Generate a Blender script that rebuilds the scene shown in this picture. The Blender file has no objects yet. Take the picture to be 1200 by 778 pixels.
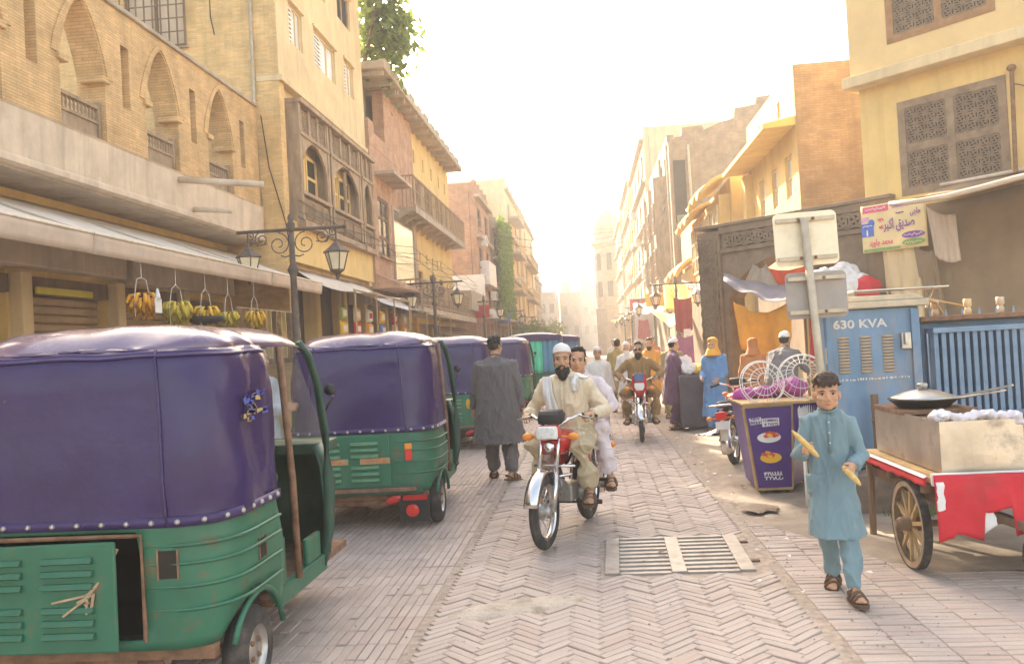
import bpy, bmesh, math, random
from mathutils import Vector, Matrix, noise
random.seed(7)
R = math.radians
scn = bpy.context.scene
COL = scn.collection
# ------------------------------------------------------------------ camera, light, exposure
EYE = 1.57
def set_camera():
    f, roll = 1000.0, R(3.2)
    yc = Vector((90, -11, -f)).normalized()
    z0 = Vector((-math.sin(roll), math.cos(roll), 0))
    zc = (z0 - yc * z0.dot(yc)).normalized()
    xc = yc.cross(zc)
    m = Matrix((xc, yc, zc))
    cam = bpy.data.cameras.new('camera')
    cam.sensor_width = 36; cam.lens = 30.0
    cam.clip_start = .05; cam.clip_end = 3000
    o = bpy.data.objects.new('camera', cam); COL.objects.link(o)
    o.matrix_world = Matrix.Translation((0, 0, EYE)) @ m.to_4x4()
    scn.camera = o
set_camera()
SUN_EL, SUN_AZ = R(31), math.atan2(-.42, .91)      # azimuth from +Y towards +X
w = bpy.data.worlds.new('World'); scn.world = w; w.use_nodes = True
nt = w.node_tree
bg = nt.nodes['Background']
sky = nt.nodes.new('ShaderNodeTexSky'); sky.sky_type = 'NISHITA'; sky.sun_disc = False
sky.sun_elevation = SUN_EL; sky.sun_rotation = SUN_AZ
sky.air_density = 1.2; sky.dust_density = 4.0; sky.ozone_density = .5
warm = nt.nodes.new('ShaderNodeMix'); warm.data_type = 'RGBA'; warm.blend_type = 'MULTIPLY'; warm.inputs['Factor'].default_value = 1
warm.inputs['B'].default_value = (1, .925, .805, 1)          # dust-laden air
nt.links.new(sky.outputs[0], warm.inputs['A']); nt.links.new(warm.outputs['Result'], bg.inputs[0]); bg.inputs[1].default_value = .15
sl = bpy.data.lights.new('sun', 'SUN'); sl.energy = 4.2; sl.angle = R(.6); sl.color = (1, .87, .67)
so = bpy.data.objects.new('sun', sl); COL.objects.link(so)
sdir = Vector((math.sin(SUN_AZ) * math.cos(SUN_EL), math.cos(SUN_AZ) * math.cos(SUN_EL), math.sin(SUN_EL)))
so.rotation_euler = sdir.to_track_quat('Z', 'Y').to_euler()
vs = scn.view_settings
scn.display_settings.display_device = 'sRGB'
vs.view_transform = 'Standard'; vs.look = 'None'; vs.exposure = 2.2; vs.gamma = 1; vs.use_curve_mapping = False
cy = scn.cycles
cy.use_denoising = True; cy.max_bounces = 7; cy.diffuse_bounces = 4; cy.glossy_bounces = 3
cy.transmission_bounces = 4; cy.volume_bounces = 1; cy.transparent_max_bounces = 8
cy.sample_clamp_indirect = 6.0

# ------------------------------------------------------------------ materials
MATS = {}
def _n(nt, t, **k):
    n = nt.nodes.new(t)
    for a, b in k.items(): setattr(n, a, b)
    return n
def mat(name, c, var=.18, sc=5, rough=.8, bump=.12, bsc=30, metal=0, dirt=None, dsc=1.2, damt=.5, dlo=.5, spec=.4,
        brick=None, streak=0, coat=0, stretch=None, trans=0, emit=None, sheen=0):
    if name in MATS: return MATS[name]
    m = bpy.data.materials.new(name); m.use_nodes = True; MATS[name] = m
    nt = m.node_tree; L = nt.links.new
    p = nt.nodes['Principled BSDF']
    p.inputs['Roughness'].default_value = rough; p.inputs['Metallic'].default_value = metal
    p.inputs['Specular IOR Level'].default_value = spec
    p.inputs['Coat Weight'].default_value = coat
    if trans: p.inputs['Transmission Weight'].default_value = trans
    if sheen: p.inputs['Sheen Weight'].default_value = sheen
    tc = _n(nt, 'ShaderNodeTexCoord'); vec = tc.outputs['Object']
    if stretch:
        mp = _n(nt, 'ShaderNodeMapping'); mp.inputs['Scale'].default_value = stretch
        L(vec, mp.inputs[0]); vec = mp.outputs[0]
    no = _n(nt, 'ShaderNodeTexNoise'); no.inputs['Scale'].default_value = sc; no.inputs['Detail'].default_value = 6
    no.inputs['Roughness'].default_value = .62
    L(vec, no.inputs['Vector'])
    cr = _n(nt, 'ShaderNodeValToRGB')
    cr.color_ramp.elements[0].position = .32; cr.color_ramp.elements[1].position = .68
    lo = [max(0, x * (1 - var)) for x in c]; hi = [min(1, x * (1 + var)) for x in c]
    cr.color_ramp.elements[0].color = (*lo, 1); cr.color_ramp.elements[1].color = (*hi, 1)
    L(no.outputs[0], cr.inputs[0]); col = cr.outputs[0]
    hsrc = None
    if brick:
        bl, bh, mc, mo = brick
        sx = _n(nt, 'ShaderNodeSeparateXYZ'); L(tc.outputs['Object'], sx.inputs[0])
        ad = _n(nt, 'ShaderNodeMath', operation='ADD'); L(sx.outputs[0], ad.inputs[0]); L(sx.outputs[1], ad.inputs[1])
        cx = _n(nt, 'ShaderNodeCombineXYZ'); L(ad.outputs[0], cx.inputs[0]); L(sx.outputs[2], cx.inputs[1])
        bt = _n(nt, 'ShaderNodeTexBrick'); L(cx.outputs[0], bt.inputs['Vector'])
        bt.inputs['Scale'].default_value = 1; bt.inputs['Brick Width'].default_value = bl
        bt.inputs['Row Height'].default_value = bh; bt.inputs['Mortar Size'].default_value = mo
        bt.inputs['Mortar Smooth'].default_value = .3; bt.inputs['Bias'].default_value = 0
        bt.inputs['Color1'].default_value = (.9, .885, .87, 1); bt.inputs['Color2'].default_value = (1.1, 1.08, 1.05, 1)
        bt.inputs['Mortar'].default_value = (*mc, 1)
        mx = _n(nt, 'ShaderNodeMix', data_type='RGBA', blend_type='MULTIPLY'); mx.inputs['Factor'].default_value = 1
        L(col, mx.inputs['A']); L(bt.outputs['Color'], mx.inputs['B']); col = mx.outputs['Result']
        hsrc = bt.outputs['Fac']
    if dirt:
        n2 = _n(nt, 'ShaderNodeTexNoise'); n2.inputs['Scale'].default_value = dsc; n2.inputs['Detail'].default_value = 7
        n2.inputs['Roughness'].default_value = .68
        L(vec, n2.inputs['Vector'])
        r2 = _n(nt, 'ShaderNodeMapRange'); r2.inputs['From Min'].default_value = dlo; r2.inputs['From Max'].default_value = dlo + .16
        r2.inputs['To Max'].default_value = damt; L(n2.outputs[0], r2.inputs[0])
        m2 = _n(nt, 'ShaderNodeMix', data_type='RGBA'); L(r2.outputs[0], m2.inputs['Factor']); L(col, m2.inputs['A'])
        m2.inputs['B'].default_value = (*dirt, 1); col = m2.outputs['Result']
        if rough < .6:
            r3 = _n(nt, 'ShaderNodeMapRange'); r3.inputs['To Min'].default_value = rough; r3.inputs['To Max'].default_value = .9
            L(r2.outputs[0], r3.inputs[0]); L(r3.outputs[0], p.inputs['Roughness'])
    if streak:
        ms = _n(nt, 'ShaderNodeMapping'); ms.inputs['Scale'].default_value = (3.2, 3.2, .22); L(tc.outputs['Object'], ms.inputs[0])
        n3 = _n(nt, 'ShaderNodeTexNoise'); n3.inputs['Scale'].default_value = 1.1; n3.inputs['Detail'].default_value = 8; n3.inputs['Roughness'].default_value = .7
        L(ms.outputs[0], n3.inputs['Vector'])
        r4 = _n(nt, 'ShaderNodeMapRange'); r4.inputs['From Min'].default_value = .5; r4.inputs['From Max'].default_value = .72; r4.inputs['To Max'].default_value = streak
        L(n3.outputs[0], r4.inputs[0]); m4 = _n(nt, 'ShaderNodeMix', data_type='RGBA'); L(r4.outputs[0], m4.inputs['Factor']); L(col, m4.inputs['A'])
        m4.inputs['B'].default_value = (c[0] * .42, c[1] * .38, c[2] * .36, 1); col = m4.outputs['Result']
    L(col, p.inputs['Base Color'])
    if bump:
        nb = _n(nt, 'ShaderNodeTexNoise'); nb.inputs['Scale'].default_value = bsc; nb.inputs['Detail'].default_value = 5
        L(vec, nb.inputs['Vector'])
        b = _n(nt, 'ShaderNodeBump'); b.inputs['Strength'].default_value = bump; b.inputs['Distance'].default_value = .02
        L(nb.outputs[0], b.inputs['Height']); last = b
        if hsrc is not None:
            b2 = _n(nt, 'ShaderNodeBump'); b2.invert = True; b2.inputs['Strength'].default_value = .7; b2.inputs['Distance'].default_value = .012
            L(hsrc, b2.inputs['Height']); L(b.outputs[0], b2.inputs['Normal']); last = b2
        L(last.outputs[0], p.inputs['Normal'])
    if emit:
        p.inputs['Emission Color'].default_value = (*emit[0], 1); p.inputs['Emission Strength'].default_value = emit[1]
    return m

m_paver = mat('paver', (.425, .345, .3), .12, 3, .75, .3, 60, dirt=(.3, .235, .185), dsc=.8, damt=.5, dlo=.52)
m_joint = mat('sand_joint', (.36, .29, .235), .3, 20, .95, .3, 60)
m_dust = mat('dusty_concrete', (.33, .265, .205), .25, 2.2, .9, .35, 25, dirt=(.21, .16, .12), dsc=1.6, damt=.6, dlo=.52)
m_earth = mat('earth', (.32, .25, .18), .2, 1.5, .95, .3, 15)
m_ybrick = mat('yellow_brick', (.68, .475, .23), .16, 2.2, .9, .45, 12, brick=(.2, .045, (.86, .83, .78), .005), dirt=(.5, .345, .17), dsc=.9, damt=.45, dlo=.56, streak=.4)
m_abrick = mat('arcade_brick', (.62, .425, .215), .2, 2.5, .9, .3, 40, brick=(.21, .04, (.76, .72, .68), .005), streak=.22)
m_pbrick = mat('pink_brick', (.46, .285, .19), .22, 2.2, .9, .3, 40, brick=(.2, .056, (1.05, 1.05, 1.05), .007), dirt=(.3, .2, .14), dsc=.8, damt=.4, dlo=.54, streak=.3)
m_rbrick = mat('brown_brick', (.35, .255, .175), .25, 2.2, .9, .3, 40, brick=(.18, .05, (.8, .8, .8), .006), dirt=(.27, .18, .11), dsc=.5, damt=.45, dlo=.55, streak=.35)
m_yplas = mat('yellow_plaster', (.66, .48, .2), .12, 1.6, .9, .15, 20, dirt=(.42, .3, .15), dsc=.8, damt=.5, dlo=.55, streak=.4)
m_yplas2 = mat('ochre_plaster', (.7, .5, .2), .1, 1.6, .9, .15, 20, dirt=(.52, .37, .18), dsc=.7, damt=.5, dlo=.55, streak=.3)
m_cplas = mat('cream_plaster', (.66, .52, .31), .12, 1.3, .9, .15, 20, dirt=(.45, .34, .2), dsc=.7, damt=.45, dlo=.55, streak=.4)
m_conc = mat('weathered_concrete', (.42, .35, .27), .18, 2.2, .92, .25, 25, dirt=(.24, .185, .13), dsc=1.3, damt=.55, dlo=.54, streak=.4)
m_fascia = mat('painted_concrete', (.62, .51, .39), .12, 2.2, .9, .2, 20, dirt=(.34, .25, .17), dsc=1.0, damt=.45, dlo=.55, streak=.45)
m_gstone = mat('carved_stone', (.24, .175, .12), .22, 4, .9, .35, 30, dirt=(.17, .125, .085), dsc=1.6, damt=.6, dlo=.5)
m_wood = mat('old_wood', (.2, .125, .075), .3, 6, .75, .25, 30, stretch=(1, 1, .3), dirt=(.13, .08, .05), dsc=2, damt=.5)
m_gwood = mat('grey_wood', (.34, .245, .16), .28, 6, .8, .25, 30, stretch=(1, 1, .35))
m_lwood = mat('pale_wood', (.42, .28, .13), .25, 6, .7, .2, 30)
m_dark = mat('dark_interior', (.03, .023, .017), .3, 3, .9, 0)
m_shade = mat('painted_shop_shade', (.17, .115, .07), .3, 1.5, .9, .1)  # dim brown standing in for the shade inside the shops
m_glass = mat('window_glass', (.13, .12, .11), .2, 2, .12, 0, spec=.6)
m_wglass = mat('pale_window', (.62, .62, .64), .12, 2, .3, .05)
m_white = mat('white_paint', (.75, .73, .7), .08, 4, .6, .05, dirt=(.5, .43, .35), dsc=3, damt=.4)
m_awn = mat('awning_canvas', (.58, .47, .38), .1, 2, .85, .15, 12, dirt=(.42, .32, .24), dsc=1.5, damt=.5)
m_pawn = mat('pale_canvas', (.62, .55, .48), .1, 2, .85, .15, 12)
m_tarp = mat('brown_tarpaulin', (.25, .175, .105), .15, 2, .8, .15, 14, dirt=(.18, .125, .08), dsc=1.2, damt=.5)
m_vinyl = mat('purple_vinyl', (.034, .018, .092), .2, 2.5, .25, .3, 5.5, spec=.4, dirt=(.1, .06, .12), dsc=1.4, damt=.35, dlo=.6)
m_vinyl_b = mat('purple_tarpaulin', (.05, .028, .11), .2, 3, .45, .3, 7, dirt=(.22, .15, .22), dsc=1.8, damt=.4, dlo=.58)
m_green = mat('green_paint', (.03, .14, .08), .2, 3, .42, .12, 7, spec=.5, dirt=(.19, .1, .05), dsc=6.5, damt=.9, dlo=.57)
m_green2 = mat('dark_green_paint', (.03, .075, .05), .25, 3, .5, .12, 7, dirt=(.16, .09, .05), dsc=5, damt=.8, dlo=.6)
m_louv = mat('worn_louvre', (.09, .22, .12), .3, 9, .5, .1)
m_rust = mat('rusty_metal', (.22, .12, .07), .35, 12, .8, .25, 50)
m_tyre = mat('tyre_rubber', (.045, .04, .038), .3, 10, .85, .3, 60, dirt=(.16, .13, .1), dsc=8, damt=.6, dlo=.5)
m_black = mat('black_plastic', (.025, .022, .022), .3, 8, .5, .1)
m_chrome = mat('chrome', (.72, .7, .68), .06, 8, .2, .03, metal=1)
m_steel = mat('dull_steel', (.5, .48, .45), .18, 8, .42, .1, metal=1)
m_alum = mat('cast_aluminium', (.42, .4, .37), .2, 14, .5, .2, metal=.8)
m_iron = mat('lamp_iron', (.12, .09, .07), .3, 10, .65, .15)
m_lglass = mat('lantern_glass', (.78, .68, .48), .1, 4, .25, 0)
m_red = mat('red_paint', (.5, .02, .018), .15, 6, .25, .03, coat=.5)
m_redglass = mat('red_lens', (.65, .03, .02), .1, 20, .2, 0, coat=.4)
m_orange = mat('amber_lens', (.8, .27, .03), .1, 20, .2, 0, coat=.4)
m_lens = mat('headlamp_lens', (.75, .75, .72), .15, 40, .12, .2, 60, coat=.5)
m_blue = mat('blue_paint', (.165, .27, .41), .2, 3, .55, .15, 15, dirt=(.36, .31, .26), dsc=2.4, damt=.65, dlo=.49, stretch=(1, 1, .45))
m_blue2 = mat('fin_paint', (.19, .29, .42), .16, 5, .5, .1, 15, dirt=(.25, .22, .2), dsc=4, damt=.5, dlo=.55)
m_signb = mat('sign_back', (.85, .76, .57), .08, 4, .5, .05, dirt=(.5, .4, .27), dsc=2.4, damt=.4)
m_signg = mat('grey_sign_back', (.36, .32, .29), .1, 4, .55, .06, dirt=(.28, .23, .19), dsc=2.5, damt=.4)
m_galv = mat('galvanised_steel', (.52, .44, .33), .15, 10, .55, .1, metal=.3)
m_tin = mat('tinplate', (.6, .54, .46), .2, 3, .38, .25, 5, metal=.85, dirt=(.2, .14, .09), dsc=2.5, damt=.7, dlo=.55)
m_redcl = mat('red_cloth', (.55, .022, .035), .12, 4, .75, .2, 14, dirt=(.3, .06, .05), dsc=3, damt=.4)
m_whcl = mat('white_cloth', (.72, .69, .68), .08, 4, .85, .15, 20)
m_orcl = mat('orange_cloth', (.75, .36, .05), .15, 3, .8, .2, 14)
m_yecl = mat('yellow_cloth', (.85, .5, .05), .12, 3, .8, .2, 14)
m_canopy = mat('grey_canopy_cloth', (.24, .215, .24), .15, 3, .8, .2, 14)
m_licl = mat('lilac_cloth', (.46, .41, .47), .12, 3, .8, .2, 14)
m_macl = mat('maroon_cloth', (.3, .02, .03), .2, 3, .8, .2, 14)
m_tucl = mat('turquoise_cloth', (.1, .6, .42), .12, 3, .7, .2, 14)
m_mag = mat('magenta_plastic', (.4, .06, .3), .2, 4, .5, .2, 10)
m_poster = mat('purple_poster', (.075, .03, .2), .12, 5, .4, .05, dirt=(.2, .13, .25), dsc=4, damt=.25, dlo=.6)
def leafy(m):
    nt = m.node_tree; p = nt.nodes['Principled BSDF']; out = nt.nodes['Material Output']; tl = nt.nodes.new('ShaderNodeBsdfTranslucent'); ms = nt.nodes.new('ShaderNodeMixShader'); ms.inputs[0].default_value = .5
    src = p.inputs['Base Color'].links[0].from_socket; nt.links.new(src, tl.inputs[0]); nt.links.new(p.outputs[0], ms.inputs[1]); nt.links.new(tl.outputs[0], ms.inputs[2]); nt.links.new(ms.outputs[0], out.inputs[0]); return m
m_leaf = leafy(mat('leaf', (.17, .23, .045), .5, 9, .6, .1))
m_ivy = leafy(mat('ivy_leaf', (.19, .3, .025), .5, 9, .6, .1))
m_bark = mat('bark', (.14, .09, .06), .3, 8, .9, .4, 30)
m_banana = mat('yellow_banana', (.78, .48, .04), .15, 12, .55, .05)
m_gbanana = mat('green_banana', (.6, .46, .05), .3, 12, .55, .05)
m_obanana = mat('orange_fruit', (.78, .38, .03), .15, 12, .55, .05)
m_corn = mat('pale_corn', (.66, .45, .16), .2, 30, .6, .3, 80)
m_skin = mat('skin', (.5, .28, .17), .1, 8, .55, .08, 60, spec=.35)
m_skin2 = mat('fair_skin', (.48, .275, .165), .1, 8, .55, .08, 60, spec=.35)
m_hair = mat('black_hair', (.018, .013, .01), .4, 30, .55, .5, 90)
m_hair2 = mat('dark_brown_hair', (.045, .026, .015), .4, 30, .55, .5, 90)
m_eye = mat('eye_white', (.42, .37, .33), .05, 8, .3, 0)
m_iris = mat('dark_iris', (.02, .012, .008), .1, 8, .2, 0)
m_lip = mat('lip', (.36, .13, .09), .1, 20, .5, 0)
m_leather = mat('brown_leather', (.11, .06, .035), .3, 12, .6, .2, 40)

# ------------------------------------------------------------------ mesh helpers
def fr(d, up=Vector((0, 0, 1))):
    d = Vector(d).normalized()
    s = d.cross(up)
    if s.length < 1e-4: s = d.cross(Vector((0, 1, 0)))
    s.normalize()
    return s, s.cross(d).normalized(), d
class MB:
    def __init__(s): s.v = []; s.f = []; s.m = []; s.p = []
    def add(s, vs, fs, mi=0):
        o = len(s.v); s.p.append((o, len(s.f))); s.v.extend([tuple(q) for q in vs])
        s.f.extend([tuple(i + o for i in q) for q in fs]); s.m.extend([mi] * len(fs)); return s
    def box(s, a, b, mi=0):
        (x0, y0, z0), (x1, y1, z1) = a, b
        if x0 > x1: x0, x1 = x1, x0
        if y0 > y1: y0, y1 = y1, y0
        if z0 > z1: z0, z1 = z1, z0
        return s.add([(x0,y0,z0),(x1,y0,z0),(x1,y1,z0),(x0,y1,z0),(x0,y0,z1),(x1,y0,z1),(x1,y1,z1),(x0,y1,z1)],
              [(0,3,2,1),(4,5,6,7),(0,1,5,4),(1,2,6,5),(2,3,7,6),(3,0,4,7)], mi)
    def obox(s, c, size, rot, mi=0):          # box with a rotation matrix
        h = [Vector(((i & 1) - .5, ((i >> 1) & 1) - .5, (i >> 2) - .5)) for i in range(8)]
        c = Vector(c)
        vs = [c + rot @ Vector((q.x * size[0], q.y * size[1], q.z * size[2])) for q in h]
        return s.add(vs, [(0,2,3,1),(4,5,7,6),(0,1,5,4),(1,3,7,5),(3,2,6,7),(2,0,4,6)], mi)
    def bar(s, a, b, w, h=None, mi=0, up=(0, 0, 1)):
        a, b = Vector(a), Vector(b); h = h or w
        x, z, y = fr(b - a, Vector(up))
        rot = Matrix((x, y, z)).transposed()
        return s.obox((a + b) / 2, (w, (b - a).length, h), rot, mi)
    def rings(s, rs, mi=0, cap=True, close=True):   # list of point lists of equal length
        n = len(rs[0]); vs = [p for r in rs for p in r]; fs = []
        for i in range(len(rs) - 1):
            for j in range(n if close else n - 1):
                a, b = i * n + j, i * n + (j + 1) % n
                fs.append((a, b, b + n, a + n))
        if cap and close:
            fs.append(tuple(reversed(range(n)))); k = (len(rs) - 1) * n; fs.append(tuple(range(k, k + n)))
        return s.add(vs, fs, mi)
    def tube(s, pts, r, n=8, mi=0, cap=True, flat=1.0, up=Vector((0, 0, 1))):
        pts = [Vector(p) for p in pts]; rs = []
        for i, p in enumerate(pts):
            d = pts[min(i + 1, len(pts) - 1)] - pts[max(i - 1, 0)]
            x, z, _ = fr(d, up)
            q = r[i] if isinstance(r, (list, tuple)) else r
            rs.append([p + x * (math.cos(t) * q) + z * (math.sin(t) * q * flat) for t in [2 * math.pi * k / n for k in range(n)]])
        return s.rings(rs, mi, cap)
    def lathe(s, prof, c=(0, 0, 0), ax=(0, 0, 1), n=16, mi=0, cap=True):
        x, z, d = fr(ax, Vector((0, 1, 0)) if abs(Vector(ax).normalized().z) > .9 else Vector((0, 0, 1))); c = Vector(c)
        rs = [[c + d * h + x * (math.cos(2*math.pi*k/n) * q) + z * (math.sin(2*math.pi*k/n) * q) for k in range(n)] for q, h in prof]
        return s.rings(rs, mi, cap)
    def ell(s, c, r, rot=None, n=14, m=9, mi=0):
        c = Vector(c); vs = []; fs = []
        for i in range(1, m):
            t = math.pi * i / m
            for k in range(n):
                p = 2 * math.pi * k / n
                q = Vector((math.sin(t)*math.cos(p)*r[0], math.sin(t)*math.sin(p)*r[1], math.cos(t)*r[2]))
                vs.append(c + (rot @ q if rot else q))
        tz = Vector((0, 0, r[2])); tz = rot @ tz if rot else tz
        vs += [c + tz, c - tz]; a, b = len(vs) - 2, len(vs) - 1
        for i in range(m - 2):
            for k in range(n):
                fs.append((i*n+k, (i+1)*n+k, (i+1)*n+(k+1)%n, i*n+(k+1)%n))
        for k in range(n):
            fs.append((a, k, (k+1)%n)); fs.append((b, (m-2)*n+(k+1)%n, (m-2)*n+k))
        return s.add(vs, fs, mi)
    def grid(s, fn, nu, nv, mi=0):
        vs = [fn(i / nu, j / nv) for j in range(nv + 1) for i in range(nu + 1)]
        fs = [(j*(nu+1)+i, j*(nu+1)+i+1, (j+1)*(nu+1)+i+1, (j+1)*(nu+1)+i) for j in range(nv) for i in range(nu)]
        return s.add(vs, fs, mi)
    def prism(s, poly, fn, d0, d1, mi=0):      # poly of (a,b); fn(a,b,d) -> point
        n = len(poly)
        vs = [fn(a, b, d0) for a, b in poly] + [fn(a, b, d1) for a, b in poly]
        fs = [tuple(reversed(range(n))), tuple(range(n, 2 * n))] + [(i, (i+1) % n, n + (i+1) % n, n + i) for i in range(n)]
        return s.add(vs, fs, mi)
    def mesh(s, name, mats):
        me = bpy.data.meshes.new(name); me.from_pydata(s.v, [], s.f)
        for m in (mats if isinstance(mats, (list, tuple)) else [mats]): me.materials.append(m)
        if any(s.m): me.polygons.foreach_set('material_index', s.m)
        me.update(); return me
    def each(s, name, mats, par=None, **k):     # every added shape becomes an object of its own
        ends = s.p[1:] + [(len(s.v), len(s.f))]; r = None
        for (v0, f0), (v1, f1) in zip(s.p, ends):
            q = MB(); q.v = s.v[v0:v1]; q.f = [tuple(i - v0 for i in f) for f in s.f[f0:f1]]; q.m = s.m[f0:f1]; r = q.build(name, mats, par, **k)
        return r
    def build(s, name, mats, par=None, smooth=False, bev=0, solid=0, w=True, sub=0, fixn=True, **tags):
        # vertices are in world coordinates unless w is False; a parent is an unrotated Empty while building
        me = s.mesh(name, mats)
        if fixn and len(s.f) < 60000:
            bm = bmesh.new(); bm.from_mesh(me); bmesh.ops.recalc_face_normals(bm, faces=bm.faces); bm.to_mesh(me); bm.free()
        o = bpy.data.objects.new(name, me); COL.objects.link(o)
        if par is not None:
            o.parent = par
            if w:
                off = Vector(par.location); q = par.parent
                while q is not None: off += Vector(q.location); q = q.parent
                if off.length: me.transform(Matrix.Translation(-off))
        if smooth: me.shade_smooth() if hasattr(me, 'shade_smooth') else None
        if solid:
            md = o.modifiers.new('t', 'SOLIDIFY'); md.thickness = solid; md.offset = 0
        if sub:
            md = o.modifiers.new('s', 'SUBSURF'); md.levels = md.render_levels = sub
        if bev:
            md = o.modifiers.new('b', 'BEVEL'); md.width = bev; md.segments = 2; md.limit_method = 'ANGLE'; md.angle_limit = R(40)
        if smooth == 2:
            for p in me.polygons: p.use_smooth = True
        for k, v in tags.items(): o[k] = v
        return o
def thing(name, label, cat, loc=(0, 0, 0), group=None, kind=None):
    o = bpy.data.objects.new(name, None); COL.objects.link(o); o.location = loc; o.empty_display_size = .1
    o['label'] = label; o['category'] = cat
    if group: o['group'] = group
    if kind: o['kind'] = kind
    return o
KIDS = {}
def kids(o): return [c for c in COL.objects if c.parent == o]
def dup(root, loc, rotz=None, label=None, par=None, scale=None):
    c = root.copy(); COL.objects.link(c)
    if par is not None: c.parent = par
    if loc is not None: c.location = loc
    if rotz is not None: c.rotation_euler = (0, 0, rotz)
    if scale: c.scale = (scale,) * 3
    if label: c['label'] = label
    for ch in root.children: dup(ch, None, par=c)
    return c
def inst(me, name, par, loc=(0, 0, 0), rot=None, **tags):
    o = bpy.data.objects.new(name, me); COL.objects.link(o); o.parent = par; o.location = loc
    if rot: o.rotation_euler = rot
    for k, v in tags.items(): o[k] = v
    return o
def fused(mb, name, mats, par, vox, disp=None, smooth_it=4, cut=None):
    """union of the closed shapes in mb as one continuous skin"""
    me = mb.mesh('tmp', MATS['skin'])
    bm = bmesh.new(); bm.from_mesh(me); bmesh.ops.recalc_face_normals(bm, faces=bm.faces); bm.to_mesh(me); bm.free()
    o = bpy.data.objects.new('tmp', me); COL.objects.link(o)
    md = o.modifiers.new('r', 'REMESH'); md.mode = 'VOXEL'; md.voxel_size = vox
    if smooth_it:
        s2 = o.modifiers.new('s', 'SMOOTH'); s2.factor = .5; s2.iterations = smooth_it
    dg = bpy.context.evaluated_depsgraph_get()
    nm = bpy.data.meshes.new_from_object(o.evaluated_get(dg))
    bpy.data.objects.remove(o); bpy.data.meshes.remove(me)
    nm.name = name; nm.materials.clear()
    for m in (mats if isinstance(mats, (list, tuple)) else [mats]): nm.materials.append(m)
    if disp:
        nn = [v.normal.copy() for v in nm.vertices]
        for v, n_ in zip(nm.vertices, nn): v.co += n_ * disp(v.co)
    if cut:          # open the cloth at its hem
        bm = bmesh.new(); bm.from_mesh(nm); bm.normal_update()
        bmesh.ops.delete(bm, geom=[f for f in bm.faces if cut(f.calc_center_median(), f.normal)], context='FACES'); bm.to_mesh(nm); bm.free()
    for p in nm.polygons: p.use_smooth = True
    nm.update()
    ob = bpy.data.objects.new(name, nm); COL.objects.link(ob); ob.parent = par
    return ob
# Arabic letters are joined by hand: (isolated, final, initial, medial)
ARA = {'ص': 'ﺹﺺﺻﺼ', 'د': 'ﺩﺪ', 'ی': 'ﯼﯽﯾﯿ', 'ق': 'ﻕﻖﻗﻘ', 'ا': 'ﺍﺎ', 'ک': 'ﮎﮏﮐﮑ', 'ب': 'ﺏﺐﺑﺒ', 'ر': 'ﺭﺮ', 'م': 'ﻡﻢﻣﻤ',
       'ح': 'ﺡﺢﺣﺤ', 'ج': 'ﺝﺞﺟﺠ', 'و': 'ﻭﻮ', 'ن': 'ﻥﻦﻧﻨ', 'ت': 'ﺕﺖﺗﺘ', 'ل': 'ﻝﻞﻟﻠ', 'س': 'ﺱﺲﺳﺴ', 'پ': 'ﭖﭗﭘﭙ', 'ہ': 'ﮦﮧﮨﮩ', 'ز': 'ﺯﺰ'}
def urdu(t):
    out = ''
    for wd in t.split(' '):
        r = ''
        for i, ch in enumerate(wd):
            g = ARA[ch]; pv = i > 0 and len(ARA[wd[i-1]]) == 4; nx = i < len(wd) - 1 and len(g) == 4
            r += g[3] if pv and nx else g[1] if pv else g[2] if nx else g[0]
        out = r[::-1] + (' ' + out if out else '')
    return out
def text(s, size, m, par, name='lettering', rot=None, loc=(0, 0, 0), ext=.002, width=None, bold=0):
    cu = bpy.data.curves.new('txt', 'FONT'); cu.body = s; cu.size = size; cu.align_x = 'CENTER'; cu.align_y = 'CENTER'; cu.extrude = ext
    cu.offset = bold; cu.resolution_u = 3
    o = bpy.data.objects.new('txt', cu); COL.objects.link(o)
    dg = bpy.context.evaluated_depsgraph_get()
    me = bpy.data.meshes.new_from_object(o.evaluated_get(dg)); bpy.data.objects.remove(o)
    if width and len(me.vertices):
        xs = [v.co.x for v in me.vertices]; k = width / max(1e-6, max(xs) - min(xs))
        me.transform(Matrix.Diagonal((k, 1, 1, 1)))
    me.materials.clear(); me.materials.append(m); me.name = name
    if rot is not None: me.transform(rot.to_4x4())
    ob = bpy.data.objects.new(name, me); COL.objects.link(ob); ob.parent = par; ob.location = loc
    return ob
def N3(x, y, z=0): return noise.noise(Vector((x, y, z)))
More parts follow.
